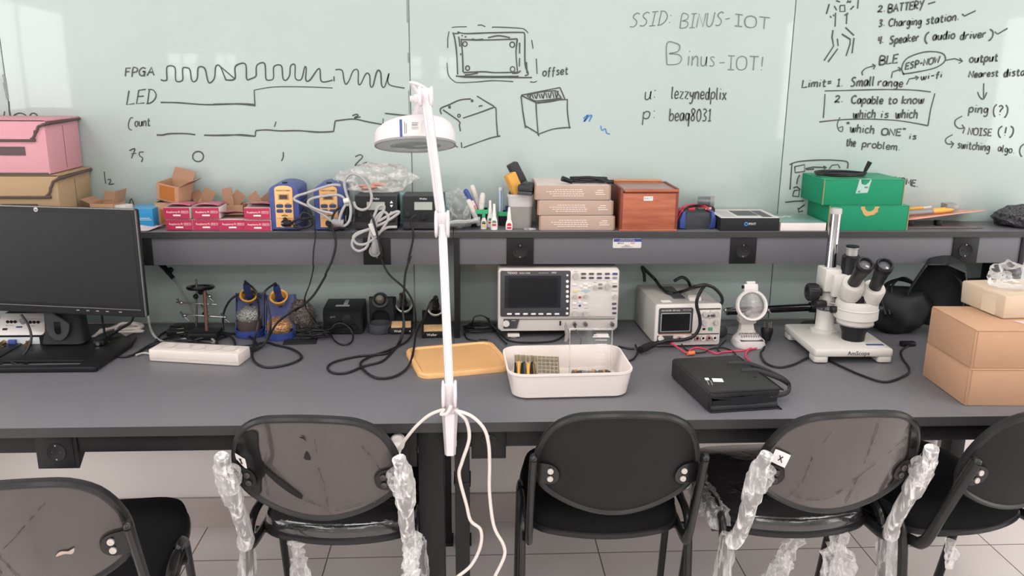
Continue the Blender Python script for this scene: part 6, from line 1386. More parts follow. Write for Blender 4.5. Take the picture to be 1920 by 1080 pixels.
b = MB(); b.cyl((xl+.016, -.018, .030), (xl+.016, -.008, .030), .0085, n=22); b.build('power_button', M_white, fp, world=False)
for i in range(7):
    x = xl+.074+.0185*i; m = (M_red, M_blk, M_red, M_sp, M_red, M_sp, M_sp)[i] if False else (M_red if i in (0, 3, 5) else M_sp)
    b = MB(face_front(x, -.009, .028)); b.lathe([(.0078, 0), (.0078, .006), (.0045, .006), (.0045, .002)], 18); k = b.build('terminal', mat('terminal_white', '#d9d2ce') if m is M_sp else mat('terminal_red', '#b98a88', rough=.4), fp, world=False)
    b = MB(face_front(x, -.009, .028)); b.cyl((0, 0, 0), (0, 0, .003), .0042, n=12); b.build('terminal_hole', M_blk, k, world=False)
b = MB(); b.prof([(.03, H_+.0005), (.03, H_+.012), (.05, H_+.014), (.05, H_+.0005)], .012, .05, None, .003); b.build('handle_mount', M_sp, t, world=False)
b = MB(); b.b2(-.028, .008, .06, .20, H_+.0005, H_+.004, .001); b.build('top_recess', M_dgrey, t, world=False)
b = MB(); b.b2(-.075, -.045, .02, .045, H_+.0002, H_+.0008); b.build('sticker', M_whitep, t, world=False)
for s in (-1, 1):
    b = MB(); b.b2(s*.07-.01, s*.07+.01, .0, .22, 0, .008, .002); b.build('foot', M_dgrey, t, world=False)
# thick mains cord over the supply
ZE = (1160, 480, .18519)
t = thing('mains_cable', 'thick black mains cord draped over the grey power supply', 'power cord', ony(1290, 530, 2.5))
zt_ = T0+H_+.006
b = MB(); b.tube(zp([(262, 258), (258, 180), (238, 112), (300, 170), (370, 240)], ZE, 2.66)+[onz(1160+430*.18519, 480+320*.18519, zt_+.004), onz(1160+520*.18519, 480+378*.18519, zt_), onz(1160+640*.18519, 480+360*.18519, zt_)]+zp([(760, 315), (870, 292), (840, 340), (800, 420), (790, 500), (820, 620), (818, 720), (760, 810), (640, 850), (500, 855), (400, 880)], ZE, 2.40), .0052, 10, 7); 
b.build('cord', M_cable, t)
b = MB(); b.tube(zp([(560, 255), (640, 215), (700, 250), (735, 320)], ZE, 2.62)+zp([(800, 310), (870, 292), (960, 320), (1030, 390), (1050, 450), (1030, 500)], ZE, 2.44), .0050, 10, 7); b.build('cord', M_cable, t)
b = MB(); q = [ony(1160+410*.18519, 480+875*.18519, 2.385), ony(1160+320*.18519, 480+905*.18519, 2.375)]+zz([(220, 950)], .768, ZE); b.tube(q, [.007, .011, .012, .011], 12, 4); b.build('plug', M_blk, t)
b = MB(); b.tube(zz([(170, 900), (190, 960), (160, 1030), (100, 1065)], .7545, ZE), .0030, 8); b.tube(zz([(0, 915), (90, 935), (160, 940)], .7545, ZE), .0030, 8); b.build('thin_lead', M_cable, t)
t = thing('banana_lead', 'red lead with orange clip running from the supply terminals', 'test lead', onz(1300, 660, T0))
ZF = (1220, 630, .15625)
a = ony(1259, 644, 2.40)
b = MB(); b.tube([a]+zz([(330, 140)], .762, ZF)+zz([(440, 205), (480, 160), (560, 138), (660, 160), (780, 210), (870, 190), (1000, 182), (1140, 170), (1230, 135), (1280, 125), (1260, 150), (1180, 165), (1140, 220), (1150, 265), (1200, 300)], .7545, ZF), .0026, 8, 6); b.build('cord', mat('red_lead', '#d8405e', rough=.4), t)
b = MB(); q = zz([(445, 210), (520, 200)], .758, ZF); b.cyl(q[0], q[1], .006, .0065, 12); b.build('clip', mat('orange_clip', '#e87850', rough=.4), t)
b = MB(); b.cyl(a, a+Vector((0, .02, .0)), .004, n=10); b.build('plug', M_red, t)
t = thing('banana_lead', 'black lead trailing beside the red one from the supply', 'test lead', onz(1350, 660, T0))
a = ony(1278, 645, 2.40)
b = MB(); b.tube([a]+zz([(420, 160), (520, 200), (640, 195), (720, 155), (860, 140), (980, 180), (1020, 225)], .7548, ZF), .0022, 8, 6); b.tube(zz([(900, 50), (820, 130), (800, 165), (840, 190)], .755, ZF), .0020, 8, 5); b.build('cord', M_cable, t)

# --- helping hand with round lamp lens
c = onz(1402, 652, T0); X, Y = .858, 2.435
t = thing('magnifier_stand', 'white magnifier stand with round lens and coil spring tray', 'magnifier', (X, Y, T0))
b = MB(Tr(X, Y, T0)); b.loft([[(x, y, z) for x, y in P] for P, z in ((rr_poly(.094, .092, .030, 6), 0), (rr_poly(.096, .094, .030, 6), .006), (rr_poly(.088, .086, .028, 6), .020), (rr_poly(.060, .05, .02, 6, 0, .018), .030), (rr_poly(.044, .032, .012, 6, 0, .026), .046))]); b.build('base', M_white, t)
b = MB(Tr(X, Y, T0)); b.b2(-.034, .036, -.036, -.002, .021, .0235, .001); tr_ = b.build('tray', M_dgrey, t)
b = MB(Tr(X, Y, T0+.032)); b.tube([(-.030+.060*i/64, -.008+.0075*cos(i*pi/4), .0075*sin(i*pi/4)) for i in range(65)], .0014, 6, 2); b.build('coil_spring', M_metal, t)
b = MB(Tr(X, Y, T0)); b.loft([[(x, y, z) for x, y in rr_poly(w, d, .006, 4, 0, cy)] for w, d, cy, z in ((.044, .030, .026, .044), (.040, .028, .030, .060), (.054, .034, .030, .066), (.056, .036, .032, .080), (.040, .028, .036, .088))]); b.build('neck', M_white, t)
v = ony(1409, 573, 2.425); ML = Tr(*v) @ R('X', 90-18) @ R('Y', 0)
b = MB(ML); b.lathe([(.0395, -.010), (.0445, -.012), (.0485, -.004), (.049, .006), (.046, .011), (.0405, .010), (.0385, .004)], 36); b.build('lens_ring', M_white, t)
b = MB(ML); b.lathe([(0, -.004), (.03, -.003), (.040, 0), (.03, .004), (0, .0055)], 32); b.build('lens', film('magnifier_lens', .16, 1.0, '#f3ecea', .03, 6), t)
b = MB(ML); b.b2(-.022, .022, .040, .066, -.012, .004, .004); b.b2(-.012, .014, .064, .074, -.010, .002, .002); hs = b.build('switch_housing', M_white, t)
b = MB(ML); b.b2(-.026, -.021, .052, .062, -.012, .004, .002); b.build('switch', M_blk, hs)
b = MB(); b.cyl(v+Vector((0, .02, -.03)), (X, Y+.036, T0+.086), .008, n=12); b.build('swivel', M_mgrey, t)
for s, px in ((-1, 1360), (1, 1440)):
    a = v+Vector((s*.042, .012, -.01)); e = ony(px, 582, 2.46); b = MB(); b.cyl(a, e, .0034, n=8); b.ball(e, .007, 2); b.cyl(e, e+Vector((s*.012, -.004, -.012)), .004, .0015, 8); b.build('clip_arm', M_metal, t)
b = MB(); b.cyl((.80, 2.50, T0+.016), (.835, 2.46, T0+.022), .0016, n=8); q = Vector((.792, 2.50, T0+.022)); b.ball(q, .021, 2, (1, .35, 1)); tag(b.build('sponge_pad', M_dgrey), 'dark round pad on a thin rod beside the magnifier stand', 'pad')
# black plug standing behind
t = thing('mains_plug', 'black two pin mains plug standing upright by the microscope', 'plug', onz(1435, 640, T0))
v = onz(1436, 642, T0); b = MB(); b.cyl(v+Vector((0, 0, .006)), v+Vector((.004, .01, .034)), .012, .019, 18); b.cyl(v+Vector((.004, .01, .034)), v+Vector((.005, .012, .044)), .019, .018, 18); b.build('body', M_blk, t)
b = MB()
for d in ((-.010, .0), (.012, .004), (.001, -.008)): b.cyl(v+Vector((.005+d[0], .012+d[1], .040)), v+Vector((.006+d[0], .014+d[1], .062)), .0023, n=8)
b.build('pin', M_metal, t)
b = MB(); b.tube([v+Vector((0, 0, .010)), onz(1431, 655, .7545)]+zz([(1320, 200), (1350, 290), (1430, 350), (1560, 375), (1720, 340), (1860, 270)], .7545, ZF)+[onz(1530, 666, .7545), onz(1552, 674, .7545), onz(1580, 688, .7545), onz(1622, 706, .7545), onz(1662, 716, .7545), onz(1700, 702, .7545), onz(1704, 690, .7545), onz(1692, 672, .7545), onz(1690, 658, .7545), onz(1706, 646, .7545)], .0032, 8); b.build('cord', M_cable, t)
b = MB(); q = onz(1702, 644, T0+.008); b.box(q, (.045, .022, .012), .003); tag(b.build('cord_connector', M_blk), 'flat black connector lying between microscope and cardboard boxes', 'connector')
# boom rod
t = thing('boom_arm', 'horizontal black boom rod on a post behind the magnifier', 'boom arm', (1.09, 2.62, T0))
a = ony(1362, 584, 2.60); e = ony(1518, 576, 2.60); b = MB(); b.cyl(a, e, .0125, n=18); b.build('rod', M_blkg, t)
b = MB(); b.cyl(e, e+Vector((.014, 0, 0)), .017, n=18); b.cyl(e+Vector((.012, 0, .004)), e+Vector((.012, -.0, .028)), .007, .009, 12); b.cyl((e.x+.03, 2.60, T0+.01), (e.x+.03, 2.60, e.z+.02), .009, n=14); b.box((e.x+.018, 2.60, e.z), (.03, .03, .03), .004); b.build('clamp_post', M_blk, t)
b = MB(); b.cyl((e.x+.03, 2.60, T0), (e.x+.03, 2.60, T0+.012), .05, n=28); b.build('post_base', M_blk, t)

# --- stereo microscope
M_sc = mat('microscope_white', '#d8d4cf', rough=.35, var=.015)
bx, by = 1.110, 2.382; t = thing('stereo_microscope', 'white stereo microscope with black eyepieces on a chrome pillar stand', 'microscope', (bx, by, T0), radians(-1))
b = MB(); b.prism(rr_poly(.232, .262, .012, 4), .020, .043, None, .006); b.build('base_plate', M_sc, t, world=False)
for sx in (-1, 1):
    for sy in (-1, 1):
        b = MB(); b.prism(rr_poly(.042, .05, .010, 4, sx*.093, sy*.104), .003, .021, None, .002); b.cyl((sx*.093, sy*.104, 0), (sx*.093, sy*.104, .004), .012, n=14); b.build('foot', M_sc, t, world=False)
b = MB(); b.text('AmScope', .0125, face_front(.012, -.1313, .0315), sx=.95); b.build('lettering', M_inkb, t, world=False)
b = MB(); b.b2(.052, .104, -.092, -.080, .0431, .0436); b.build('base_sticker', M_blue, t, world=False)
px_, py_ = 1.092-bx, 2.436-by
P = lambda x, y, z: (px_+x, py_+y, z)
b = MB(Tr(px_, py_, 0)); b.lathe([(.040, .043), (.041, .050), (.030, .054), (.0275, .060), (.027, .112), (0, .112)], 28); b.build('pillar_collar', M_sc, t, world=False)
b = MB(Tr(px_, py_, 0)); b.lathe([(.0165, .05), (.0165, .418), (.0150, .422), (0, .422)], 28); pl = b.build('pillar', M_chrome, t, world=False)
b = MB(Tr(px_, py_, 0)); b.lathe([(.0168, .408), (.0172, .420), (.0150, .424), (0, .424)], 28); b.build('pillar_cap', mat('cap_grey', '#b9b7b5', rough=.3), pl, world=False)
b = MB(Tr(px_, py_, 0)); b.lathe([(.030, .116), (.030, .128), (.018, .128)], 26); b.build('stop_ring', M_chrome, t, world=False)
b = MB(Tr(px_, py_, 0)); b.lathe([(.029, .130), (.030, .150), (.024, .158), (.024, .165), (.029, .172), (.029, .178)], 26); b.b2(-.030, .036, -.042, .028, .176, .246, .006); b.build('focus_block', M_sc, t, world=False)
b = MB(Tr(px_, py_, 0)); b.b2(-.012, .045, -.062, -.040, .165, .235, .006); b.build('rack', M_sc, t, world=False)
M_kb = mat('black_ribbed_knob', '#222224', rough=.45)
for sx, n in ((-1, 0), (1, 0)):
    b = MB(Tr(px_+sx*.042, py_-.022, .172) @ R('Y', sx*90)); b.lathe([(.0, -.012), (.012, -.012), (.012, -.004), (.025, 0), (.026, .004), (.026, .028), (.023, .031), (.014, .031), (.013, .026), (0, .026)], 24)
    for k in range(24): b.box((.0262*cos(k*pi/12), .0262*sin(k*pi/12), .016), (.002, .002, .022), 0, None)
    b.build('focus_knob', M_kb, t, world=False)
b = MB(Tr(px_-.030, py_-.042, .140) @ R('Y', -90)); b.lathe([(.0, -.01), (.010, -.01), (.013, 0), (.013, .022), (0, .022)], 16); b.build('tension_knob', M_kb, t, world=False)
b = MB(Tr(px_, py_, 0)); b.cyl((-.01, -.05, .146), (.012, -.075, .148), .0035, n=10); b.build('clamp_screw', M_metal, t, world=False)
hx, hy = 1.147-bx, 2.352-by; MH = Tr(hx, hy, 0)
b = MB(MH); b.lathe([(.052, .093), (.053, .108), (.058, .110), (.0625, .113), (.0625, .140), (.060, .143), (.060, .158), (.056, .166), (.040, .168), (0, .168)], 40); hd = b.build('zoom_body', M_sc, t, world=False)
b = MB(MH); b.lathe([(.0532, .0925), (.0540, .096), (.050, .0965)], 40); b.lathe([(.0630, .139), (.0634, .1395), (.0630, .1405)], 40); b.build('groove_ring', M_mgrey, hd, world=False)
b = MB(MH); b.lathe([(.043, .093), (.041, .080), (.034, .064), (.0335, .058), (.032, .038), (.026, .036), (.026, .045), (0, .045)], 36); b.build('objective', M_blk, t, world=False)
b = MB(MH); b.b2(-.018, .018, .040, .075, .115, .16, .004); b.build('mount_arm', M_sc, t, world=False)
for sx in (-1, 1):
    b = MB(MH @ Tr(sx*.064, .0, .135) @ R('Y', sx*90)); b.lathe([(0, -.004), (.010, -.004), (.011, 0), (.011, .012), (0, .012)], 16); b.build('zoom_knob', M_kb, t, world=False)
b = MB(MH); b.front([(-.028, .162), (.028, .162), (.0, .196)], -.050, -.020, None, .002); b.build('dark_wedge', M_blk, t, world=False)
b = MB(MH); b.cyl((.001, -.051, .171), (.001, -.048, .171), .004, n=14); b.build('wedge_screw', M_metal, t, world=False)
eyes = []
for sx in (-1, 1):
    W2 = ony(1625, 495, 2.225) if sx < 0 else ony(1661, 496, 2.228); W0 = ony(1602, 530, 2.300) if sx < 0 else ony(1641, 538, 2.300)
    I = Tr(bx, by, T0).inverted(); E1 = I @ W2; E0 = I @ W0; d = (E1-E0).normalized()
    # prism housing: fat oblique drum that the eyepiece grows out of
    Mh = Matrix.Translation(E0) @ (d*1.0+Vector((sx*.12, 0, .25))).normalized().to_track_quat('Z', 'Y').to_matrix().to_4x4()
    b = MB(Mh); b.lathe([(0, -.062), (.024, -.062), (.0315, -.055), (.0325, -.006), (.029, .0), (0, .0)], 32); b.build('prism_housing', M_sc, t, world=False)
    Q = d.to_track_quat('Z', 'Y').to_matrix().to_4x4(); L = (E1-E0).length; M = Matrix.Translation(E0) @ Q
    b = MB(M); b.lathe([(0, -.01), (.0175, -.01), (.0175, L*.45), (.0195, L*.5), (.020, L*.72), (.0235, L*.80), (.0245, L*.9), (.0245, L*.99), (.021, L*1.03), (.0185, L*1.01), (.0160, L*.93), (0, L*.93)], 30); ey = b.build('eyepiece', M_blk, t, world=False)
    b = MB(M); b.lathe([(0, L*.965), (.008, L*.96), (.0155, L*.935)], 24); b.build('eye_lens', mat('lens_dark', '#585a60', rough=.03, coat=1.0), ey, world=False)
    b = MB(M); b.lathe([(.0188, L*1.008), (.0200, L*1.032), (.0186, L*1.03)], 28); b.build('lens_ring', M_dgrey, ey, world=False)
tx, ty = 1.136-bx, 2.398-by
b = MB(Tr(tx, ty, 0)); b.lathe([(.030, .14), (.030, .21), (.0265, .215), (.0265, .285), (.022, .290), (0, .290)], 28); tp = b.build('camera_port', M_blk, t, world=False)
b = MB(Tr(tx, ty, 0)); b.lathe([(.0165, .289), (.0165, .308), (.0185, .310), (.0185, .314), (0, .314)], 24); b.build('port_tube', mat('satin_silver', '#b9b5b0', rough=.3, metal=.4), tp, world=False)
b = MB(Tr(tx, ty, 0)); b.lathe([(.0187, .3135), (.0187, .318), (0, .318)], 24); b.build('port_cap', M_blk, tp, world=False)

# --- black bag and hood behind the microscope
b = MB(); b.ball((1.395, 2.575, T0+.078), 1, 4, (.105, .082, .085), None, .16, 1.9, 6)
for v in b.bm.verts: v.co.z = max(v.co.z, T0); v.co.z = min(v.co.z, T0+.135+.01*noise.noise(v.co*20)); v.co.y = min(v.co.y, 2.69)
t = thing('soft_bag', 'soft black bag slumped behind the microscope', 'bag', (1.39, 2.58, T0)); b.build('body', mat('black_nylon', '#1f2023', rough=.7, var=.2, scale=40, bump=.2, bscale=60), t)
b = MB()
for k in range(3): b.tube([ony(1660+8*k, 590, 2.50), ony(1652+10*k, 545-3*k, 2.56), ony(1678+8*k, 525-2*k, 2.6), ony(1712+6*k, 532+3*k, 2.6), ony(1730+5*k, 550, 2.58)], .0042, 8)
b.build('strap', M_cable, t)
t = thing('face_shield_hood', 'black curved welding hood leaning between the bag and cardboard boxes', 'hood', (1.47, 2.48, T0))
M_hood = mat('hood_black', '#26282a', rough=.42, var=.08)
MHd = Tr(1.455, 2.500, T0) @ R('Z', 155) @ R('Y', -8)
def hoodf(u, v):
    th = radians(-100+200*u); zz_ = .02+.215*v
    r = .088*(1-.35*max(0, (v-.45))**1.3*2.0); r *= 1+.06*sin(pi*v)
    return (r*sin(th)*.95, -r*cos(th)*.9, zz_+.030*cos(th)*v)
b = MB(MHd); b.grid(hoodf, 26, 14); b.grid(lambda u, v: tuple(Vector(hoodf(u, 1.0))*(1-v)+Vector((0, .02, .245))*v), 26, 5); o = b.build('shell', M_hood, t); s = o.modifiers.new('thick', 'SOLIDIFY'); s.thickness = .003
b = MB(MHd); b.grid(lambda u, v: (lambda p: (p[0]*1.05, p[1]*1.06, p[2]))(hoodf(.30+.32*u, .18+.62*v)), 8, 6); o = b.build('visor_plate', mat('visor_grey', '#3a3d40', rough=.3, var=.05), t); s = o.modifiers.new('thick', 'SOLIDIFY'); s.thickness = .004
b = MB(); b.tube([ony(1785, 512, 2.5), ony(1802, 530, 2.46), ony(1806, 560, 2.44), ony(1803, 578, 2.44)], .0045, 8); b.build('head_band', M_blk, t)
b = MB(); b.cyl(ony(1800, 528, 2.62), ony(1862, 526, 2.62), .011, n=14); tag(b.build('foil_roll', mat('foil', '#c9c9c9', rough=.25, metal=1.0, var=.2, scale=90)), 'shiny foil roll lying behind the worn carton', 'roll')
b = MB(); a = ony(1830, 560, 2.62); b.b2(a.x-.03, a.x+.08, 2.57, 2.67, T0, ony(1830, 533, 2.62).z, .002); tag(b.build('dark_case', M_blk2), 'dark case behind the cardboard boxes carrying the foil roll', 'case')

# --- cardboard boxes
def shipbox(label, x, y, z, rz, w, d, h):
    t = thing('cardboard_box', label, 'box', (x, y, z), rz, 'plain brown cardboard boxes')
    b = MB(); b.b2(0, w, 0, d, 0, h-.003, .002); b.build('body', M_card, t, world=False)
    b = MB(); b.b2(.001, w, -.0012, d-.001, h-.003, h, .001); b.build('lid', mat('brown_cardboard_lid', '#c09779', rough=.85, var=.04, scale=20), t, world=False)
    b = MB(); b.b2(-.002, .0, .006, d-.004, .001, h-.006, .0008); b.build('side_flap', M_card, t, world=False)
    b = MB(); b.b2(.0035, .006, -.0008, .0002, .002, h-.004); b.build('fold_seam', M_cardd, t, world=False)
    return t
shipbox('lower plain brown cardboard box at the bench end', 1.252, 1.932, T0, radians(-2.5), .33, .225, .0985)
shipbox('upper plain brown cardboard box under the worn carton', 1.254, 1.934, T0+.099, radians(-2.0), .33, .222, .1005)
M_worn = mat('worn_tan_card', '#c9b49e', rough=.85, var=.12, scale=12, bump=.3, bscale=40)
t = thing('worn_carton', 'dented pale carton with taped edges on the brown boxes', 'box', (1.376, 2.022, T0+.2), radians(5))
b = MB(); q = .0
b.b2(0, .24, 0, .172, 0, .063, .006)
for v in b.bm.verts: v.co += Vector((noise.noise(v.co*30), noise.noise(v.co*31+Vector((3, 0, 0))), 0))*.004
b.build('body', M_worn, t, world=False)
b = MB(); b.b2(-.0012, .0004, .03, .085, .003, .060); b.b2(.02, .14, .02, .03, .0628, .0640); b.build('tape', mat('pale_tape', '#d8c6b0', rough=.3, var=.08, scale=30), t, world=False)
b = MB(Tr(1.45, 2.02, T0+.1999) @ R('Z', -8)); b.grid(lambda u, v: (.10*u, -.03+.06*v, .0006-.035*max(0, .5-v)*0), 4, 4)
b2_ = MB(); A = onz(1904, 604, T0+.2); b2_.loft([[(A.x, A.y+.01, T0+.2002), (A.x+.02, A.y-.045, T0+.2002), (A.x+.07, A.y-.045, T0+.2002), (A.x+.07, A.y+.01, T0+.2002)], [(A.x, A.y+.01, T0+.2009), (A.x+.02, A.y-.045, T0+.2009), (A.x+.07, A.y-.045, T0+.2009), (A.x+.07, A.y+.01, T0+.2009)]]); b.bm.free()
tag(b2_.build('pink_slip', mat('pink_paper', '#e8bfc4', rough=.7)), 'pink paper slip sticking out under the dented carton', 'paper')
c = ony(1893, 520, 2.10); bag('crumpled clear bag lying on top of the dented carton', (c.x+.01, 2.11, T0+.2635+.028), (.055, .045, .034), 5.5, F_bag, .3, 2.2, 'plastic_bag', T0+.2645)

# --- black portfolio bag
t = thing('portfolio_bag', 'black zip portfolio bag with carry straps on the bench', 'bag', (.664, 2.043, T0), radians(7.5))
M_nyl = mat('black_leatherette', '#2a2a2c', rough=.5, var=.08, scale=60, bump=.08, bscale=500)
D = .128
b = MB()
b.b2(-.094, .090, -D, D, 0, .018, .006); b.b2(-.094, .092, -D, D, .036, .056, .007)
b.prof([(-D+.004, .004), (-D+.004, .052), (D-.002, .052), (D-.002, .004)], -.098, -.084, None, .008); b.b2(-.092, .07, -D+.05, D-.003, .012, .042); b.build('body', M_nyl, t, world=False)
b = MB()
for z in (.0025, .0535): b.tube([(-.09, -D-.0005, z), (0, -D-.0015, z), (.084, -D-.0005, z-.001), (.0925, -D+.012, z), (.0925, D-.008, z)], .0022, 8, 4)
b.tube([(-.092, -D-.0005, .010), (-.097, -D-.0005, .028), (-.092, -D-.0005, .047)], .003, 8); b.build('piping', M_blk, t, world=False)
b = MB(); b.grid(lambda u, v: (-.085+.173*u, -D+.006-.006*sin(pi*u), .018+.006*sin(pi*u)*v+.010*v), 10, 3); b.grid(lambda u, v: (-.085+.173*u, -D+.003-.004*sin(pi*u), .038-.006*v*(.4+sin(3*u))), 10, 3); b.build('zip_gusset', M_blk2, t, world=False)
b = MB(); b.b2(.018, .055, -D+.01, -D+.04, .020, .031, .002); b.build('white_content', M_whitep, t, world=False)
b = MB()
b.tube([(.035, .055, .0572), (.075, .050, .0585), (.105, .03, .055), (.135, -.005, .045), (.155, -.035, .036), (.156, -.062, .028), (.135, -.085, .024), (.115, -.092, .022), (.090, -.095, .022)], (.0065, .0014), 8, 6, flat=(0, .35, 1))
b.tube([(.045, -.005, .0572), (.080, -.008, .0585), (.110, -.022, .052), (.140, -.040, .042), (.150, -.062, .034), (.140, -.078, .030)], (.0065, .0014), 8, 6, flat=(0, .35, 1))
b.build('carry_strap', mat('webbing', '#252527', rough=.6), t, world=False)
MQ = Tr(-.060, -.060, .0563) @ R('Z', -14)
b = MB(MQ); b.b2(.002, .028, -.004, .020, 0, .0006); b.b2(-.016, -.006, .006, .022, 0, .0006); b.build('white_sticker', M_whitep, t, world=False)
b = MB(MQ)
for k in range(2): b.b2(-.014+.009*k, -.0115+.009*k, -.028, .003, .0001, .0006)
b.build('sticker_print', M_mgrey, t, world=False)
for xy in ((.038, .056), (.048, -.004), (.062, -.05)):
    b = MB(); b.cyl((xy[0], xy[1], .056), (xy[0], xy[1], .0585), .0035, n=12); b.build('rivet', M_dmetal, t, world=False)
# ------------------------------------------------------------------ magnifier lamp clamped to the bench
M_lw = mat('lamp_white', '#e2dadd', rough=.28, var=.012)
Xc, Yc_ = -.0465, 1.843
t = thing('magnifier_lamp', 'white articulated magnifier lamp clamped to the bench edge', 'lamp', (Xc, Yc_, TZ))
def frustum(b, w0, d0, z0, w1, d1, z1, cx, cy):
    b.loft([[(cx+x, cy+y, z) for x, y in [(-w*.5, -d*.2), (-w*.28, -d*.5), (w*.28, -d*.5), (w*.5, -d*.2), (w*.5, d*.5), (-w*.5, d*.5)]] for w, d, z in ((w0, d0, z0), (w1, d1, z1))])
b = MB(); frustum(b, .026, .030, .683, .038, .040, .790, Xc, Yc_-.002); b.b2(Xc-.015, Xc+.015, Yc_+.01, TF+.045, TZ+.0004, TZ+.010, .002); b.b2(Xc-.015, Xc+.015, Yc_+.010, TF+.045, .693, .700, .002); b.cyl((Xc, TF+.03, .6995), (Xc, TF+.03, .7245), .008, n=14); b.build('clamp', M_lw, t)
J0 = Vector((Xc-.001, Yc_, .832)); J1 = ony(829, 420, 1.985); J2 = ony(798, 178, 2.035)
b = MB(); b.cyl((Xc, Yc_, .788), (Xc, Yc_, .815), .012, n=16)
def joint(b, c, r):
    for s in (-1, 1): b.lathe([(0, -.003), (r*.85, -.003), (r, 0), (r, .003), (r*.9, .005), (0, .006)], 30, Tr(c.x+s*.0125, c.y, c.z) @ R('Y', s*90))
    b.box(c, (.022, .02, r*1.7), .003)
joint(b, J0, .033); b.build('lower_joint', M_lw, t)
M_groove = mat('arm_groove', '#b3b0b3', rough=.4)
def arm(p, q, w, d, nm):
    dr = (q-p).normalized(); M = Matrix.Translation(p) @ dr.to_track_quat('Z', 'Y').to_matrix().to_4x4(); L = (q-p).length
    b = MB(M); b.prism(rr_poly(w, d, .003, 3), .0, L, None, .001); a = b.build(nm, M_lw, t)
    # groove line along both edges of the face that looks down the room
    xa = M.to_3x3() @ Vector((1, 0, 0)); 
    b = MB(M)
    for s in (-1, 1):
        b.box((s*w*.36, 0, L/2), (.0012, d+.0006, L*.96)); b.box((0, s*d*.36, L/2), (w+.0006, .0012, L*.96))
    b.build('groove', M_groove, a); return a
arm(J0+Vector((0, 0, .02)), J1, .019, .019, 'lower_arm')
arm(J1, J2, .018, .018, 'upper_arm')
b = MB(); joint(b, J1, .033); b.build('elbow_joint', M_lw, t)
b = MB(); joint(b, J2+Vector((0, .004, -.004)), .024); b.build('top_joint', M_lw, t)
b = MB(); b.tube([J2+Vector((.004, 0, .012)), ony(795, 164, 2.05), ony(784, 158, 2.08), ony(770, 155, 2.11), ony(776, 164, 2.13), ony(785, 178, 2.14), ony(784, 196, 2.145)], .0042, 10, 6); b.build('lamp_wire', M_lw, t)
HC = ony(779, 273, 2.165); MHd = Tr(*HC) @ R('X', -15) @ R('Y', -1.5)
yk = ony(787, 185, 2.14)
b = MB(); b.tube([J2+Vector((0, .012, 0)), J2.lerp(yk, .5)+Vector((0, 0, .004)), yk], .008, 10, 3); b.cyl(yk+Vector((-.014, 0, 0)), yk+Vector((.012, 0, 0)), .012, n=18); b.cyl(yk+Vector((-.024, 0, 0)), yk+Vector((-.013, 0, 0)), .0075, n=14); b.cyl(yk, MHd @ Vector((.010, -.01, .066)), .0085, .015, 16); b.build('yoke', M_lw, t)
def hr(r, z, dx, n=44): return [(dx+r*cos(2*pi*k/n), r*sin(2*pi*k/n), z) for k in range(n)]
rim = .1015
b = MB(MHd); b.loft([hr(rim-.006, .0, 0), hr(rim, .0, 0), hr(rim+.001, .006, 0), hr(rim, .026, 0), hr(rim-.004, .040, .001), hr(rim-.016, .054, .006), hr(rim-.034, .064, .012), hr(rim-.055, .069, .016), hr(.02, .071, .018)], None, False, True); sh = b.build('lamp_shade', M_lw, t)
b = MB(MHd); b.lathe([(rim-.003, -.001), (rim+.0012, -.001), (rim+.0015, .0045), (rim-.003, .0045)], 44); b.build('rim_ring', M_mgrey, t)
b = MB(MHd); b.lathe([(.064, -.002), (rim-.003, -.0005), (rim-.003, .002), (.064, .002)], 44); b.build('light_cover', mat('frosted_cover', '#c3cccb', rough=.35, var=.03), t)
b = MB(MHd); b.lathe([(0, -.0045), (.04, -.003), (.0642, -.0008), (.0642, .002), (0, .002)], 40); b.build('lens', mat('lens_glass_grey', '#a9b5b4', rough=.08, var=.05), t)
def patch(a0, a1, z0, z1, r): return lambda u, v: ((r)*cos(radians(a0+(a1-a0)*u)), r*sin(radians(a0+(a1-a0)*u)), z0+(z1-z0)*v)
b = MB(MHd); b.grid(patch(-105, -78, .006, .043, rim+.0015), 8, 2); st = b.build('sticker', M_white, sh)
b = MB(MHd); b.grid(patch(-107.5, -103.8, .004, .046, rim+.0018), 3, 2); b.build('sticker_stripe', M_blue, st)
b = MB(MHd)
for a0, a1, z0, z1 in ((-101, -100, .010, .040), (-98.6, -97.6, .012, .036), (-91, -82, .0365, .0375), (-91, -82, .0345, .0355), (-91, -83, .030, .0325), (-91, -82, .026, .0268), (-91, -82, .0235, .0243), (-91, -84, .021, .0218)): b.grid(patch(a0, a1, z0, z1, rim+.0019), 3, 1)
b.build('sticker_print', M_inkg, st)
# its white cords
ZG = (700, 640, .4075)
t = thing('lamp_mains_cable', 'white cable from the lamp clamp to the plug under the bench', 'cable', (Xc-.1, 1.83, .78))
pl = ony(746, 838, TF+.002)
b = MB(); b.tube([Vector((Xc+.004, Yc_-.026, .815)), Vector((Xc-.006, Yc_-.030, .796)), Vector((Xc-.020, Yc_-.024, .792))]+zp([(325, 314), (260, 338), (200, 388), (150, 448), (118, 495)], ZG, 1.822)+[Vector((pl.x, TF-.028, pl.z+.004))], .0040, 10, 7); b.build('cord', M_cream, t)
b = MB(); b.cyl((pl.x, TF+.014, pl.z+.012), (pl.x, TF-.012, pl.z+.012), .0185, .017, 20); b.box((pl.x, TF-.018, pl.z+.006), (.020, .02, .026), .006); b.tube([(pl.x+.010*cos(q*pi/5)-.002, TF-.030, pl.z-.008+.009*sin(q*pi/5)) for q in range(10)], .003, 8, 3, True); b.build('plug', M_white, t)
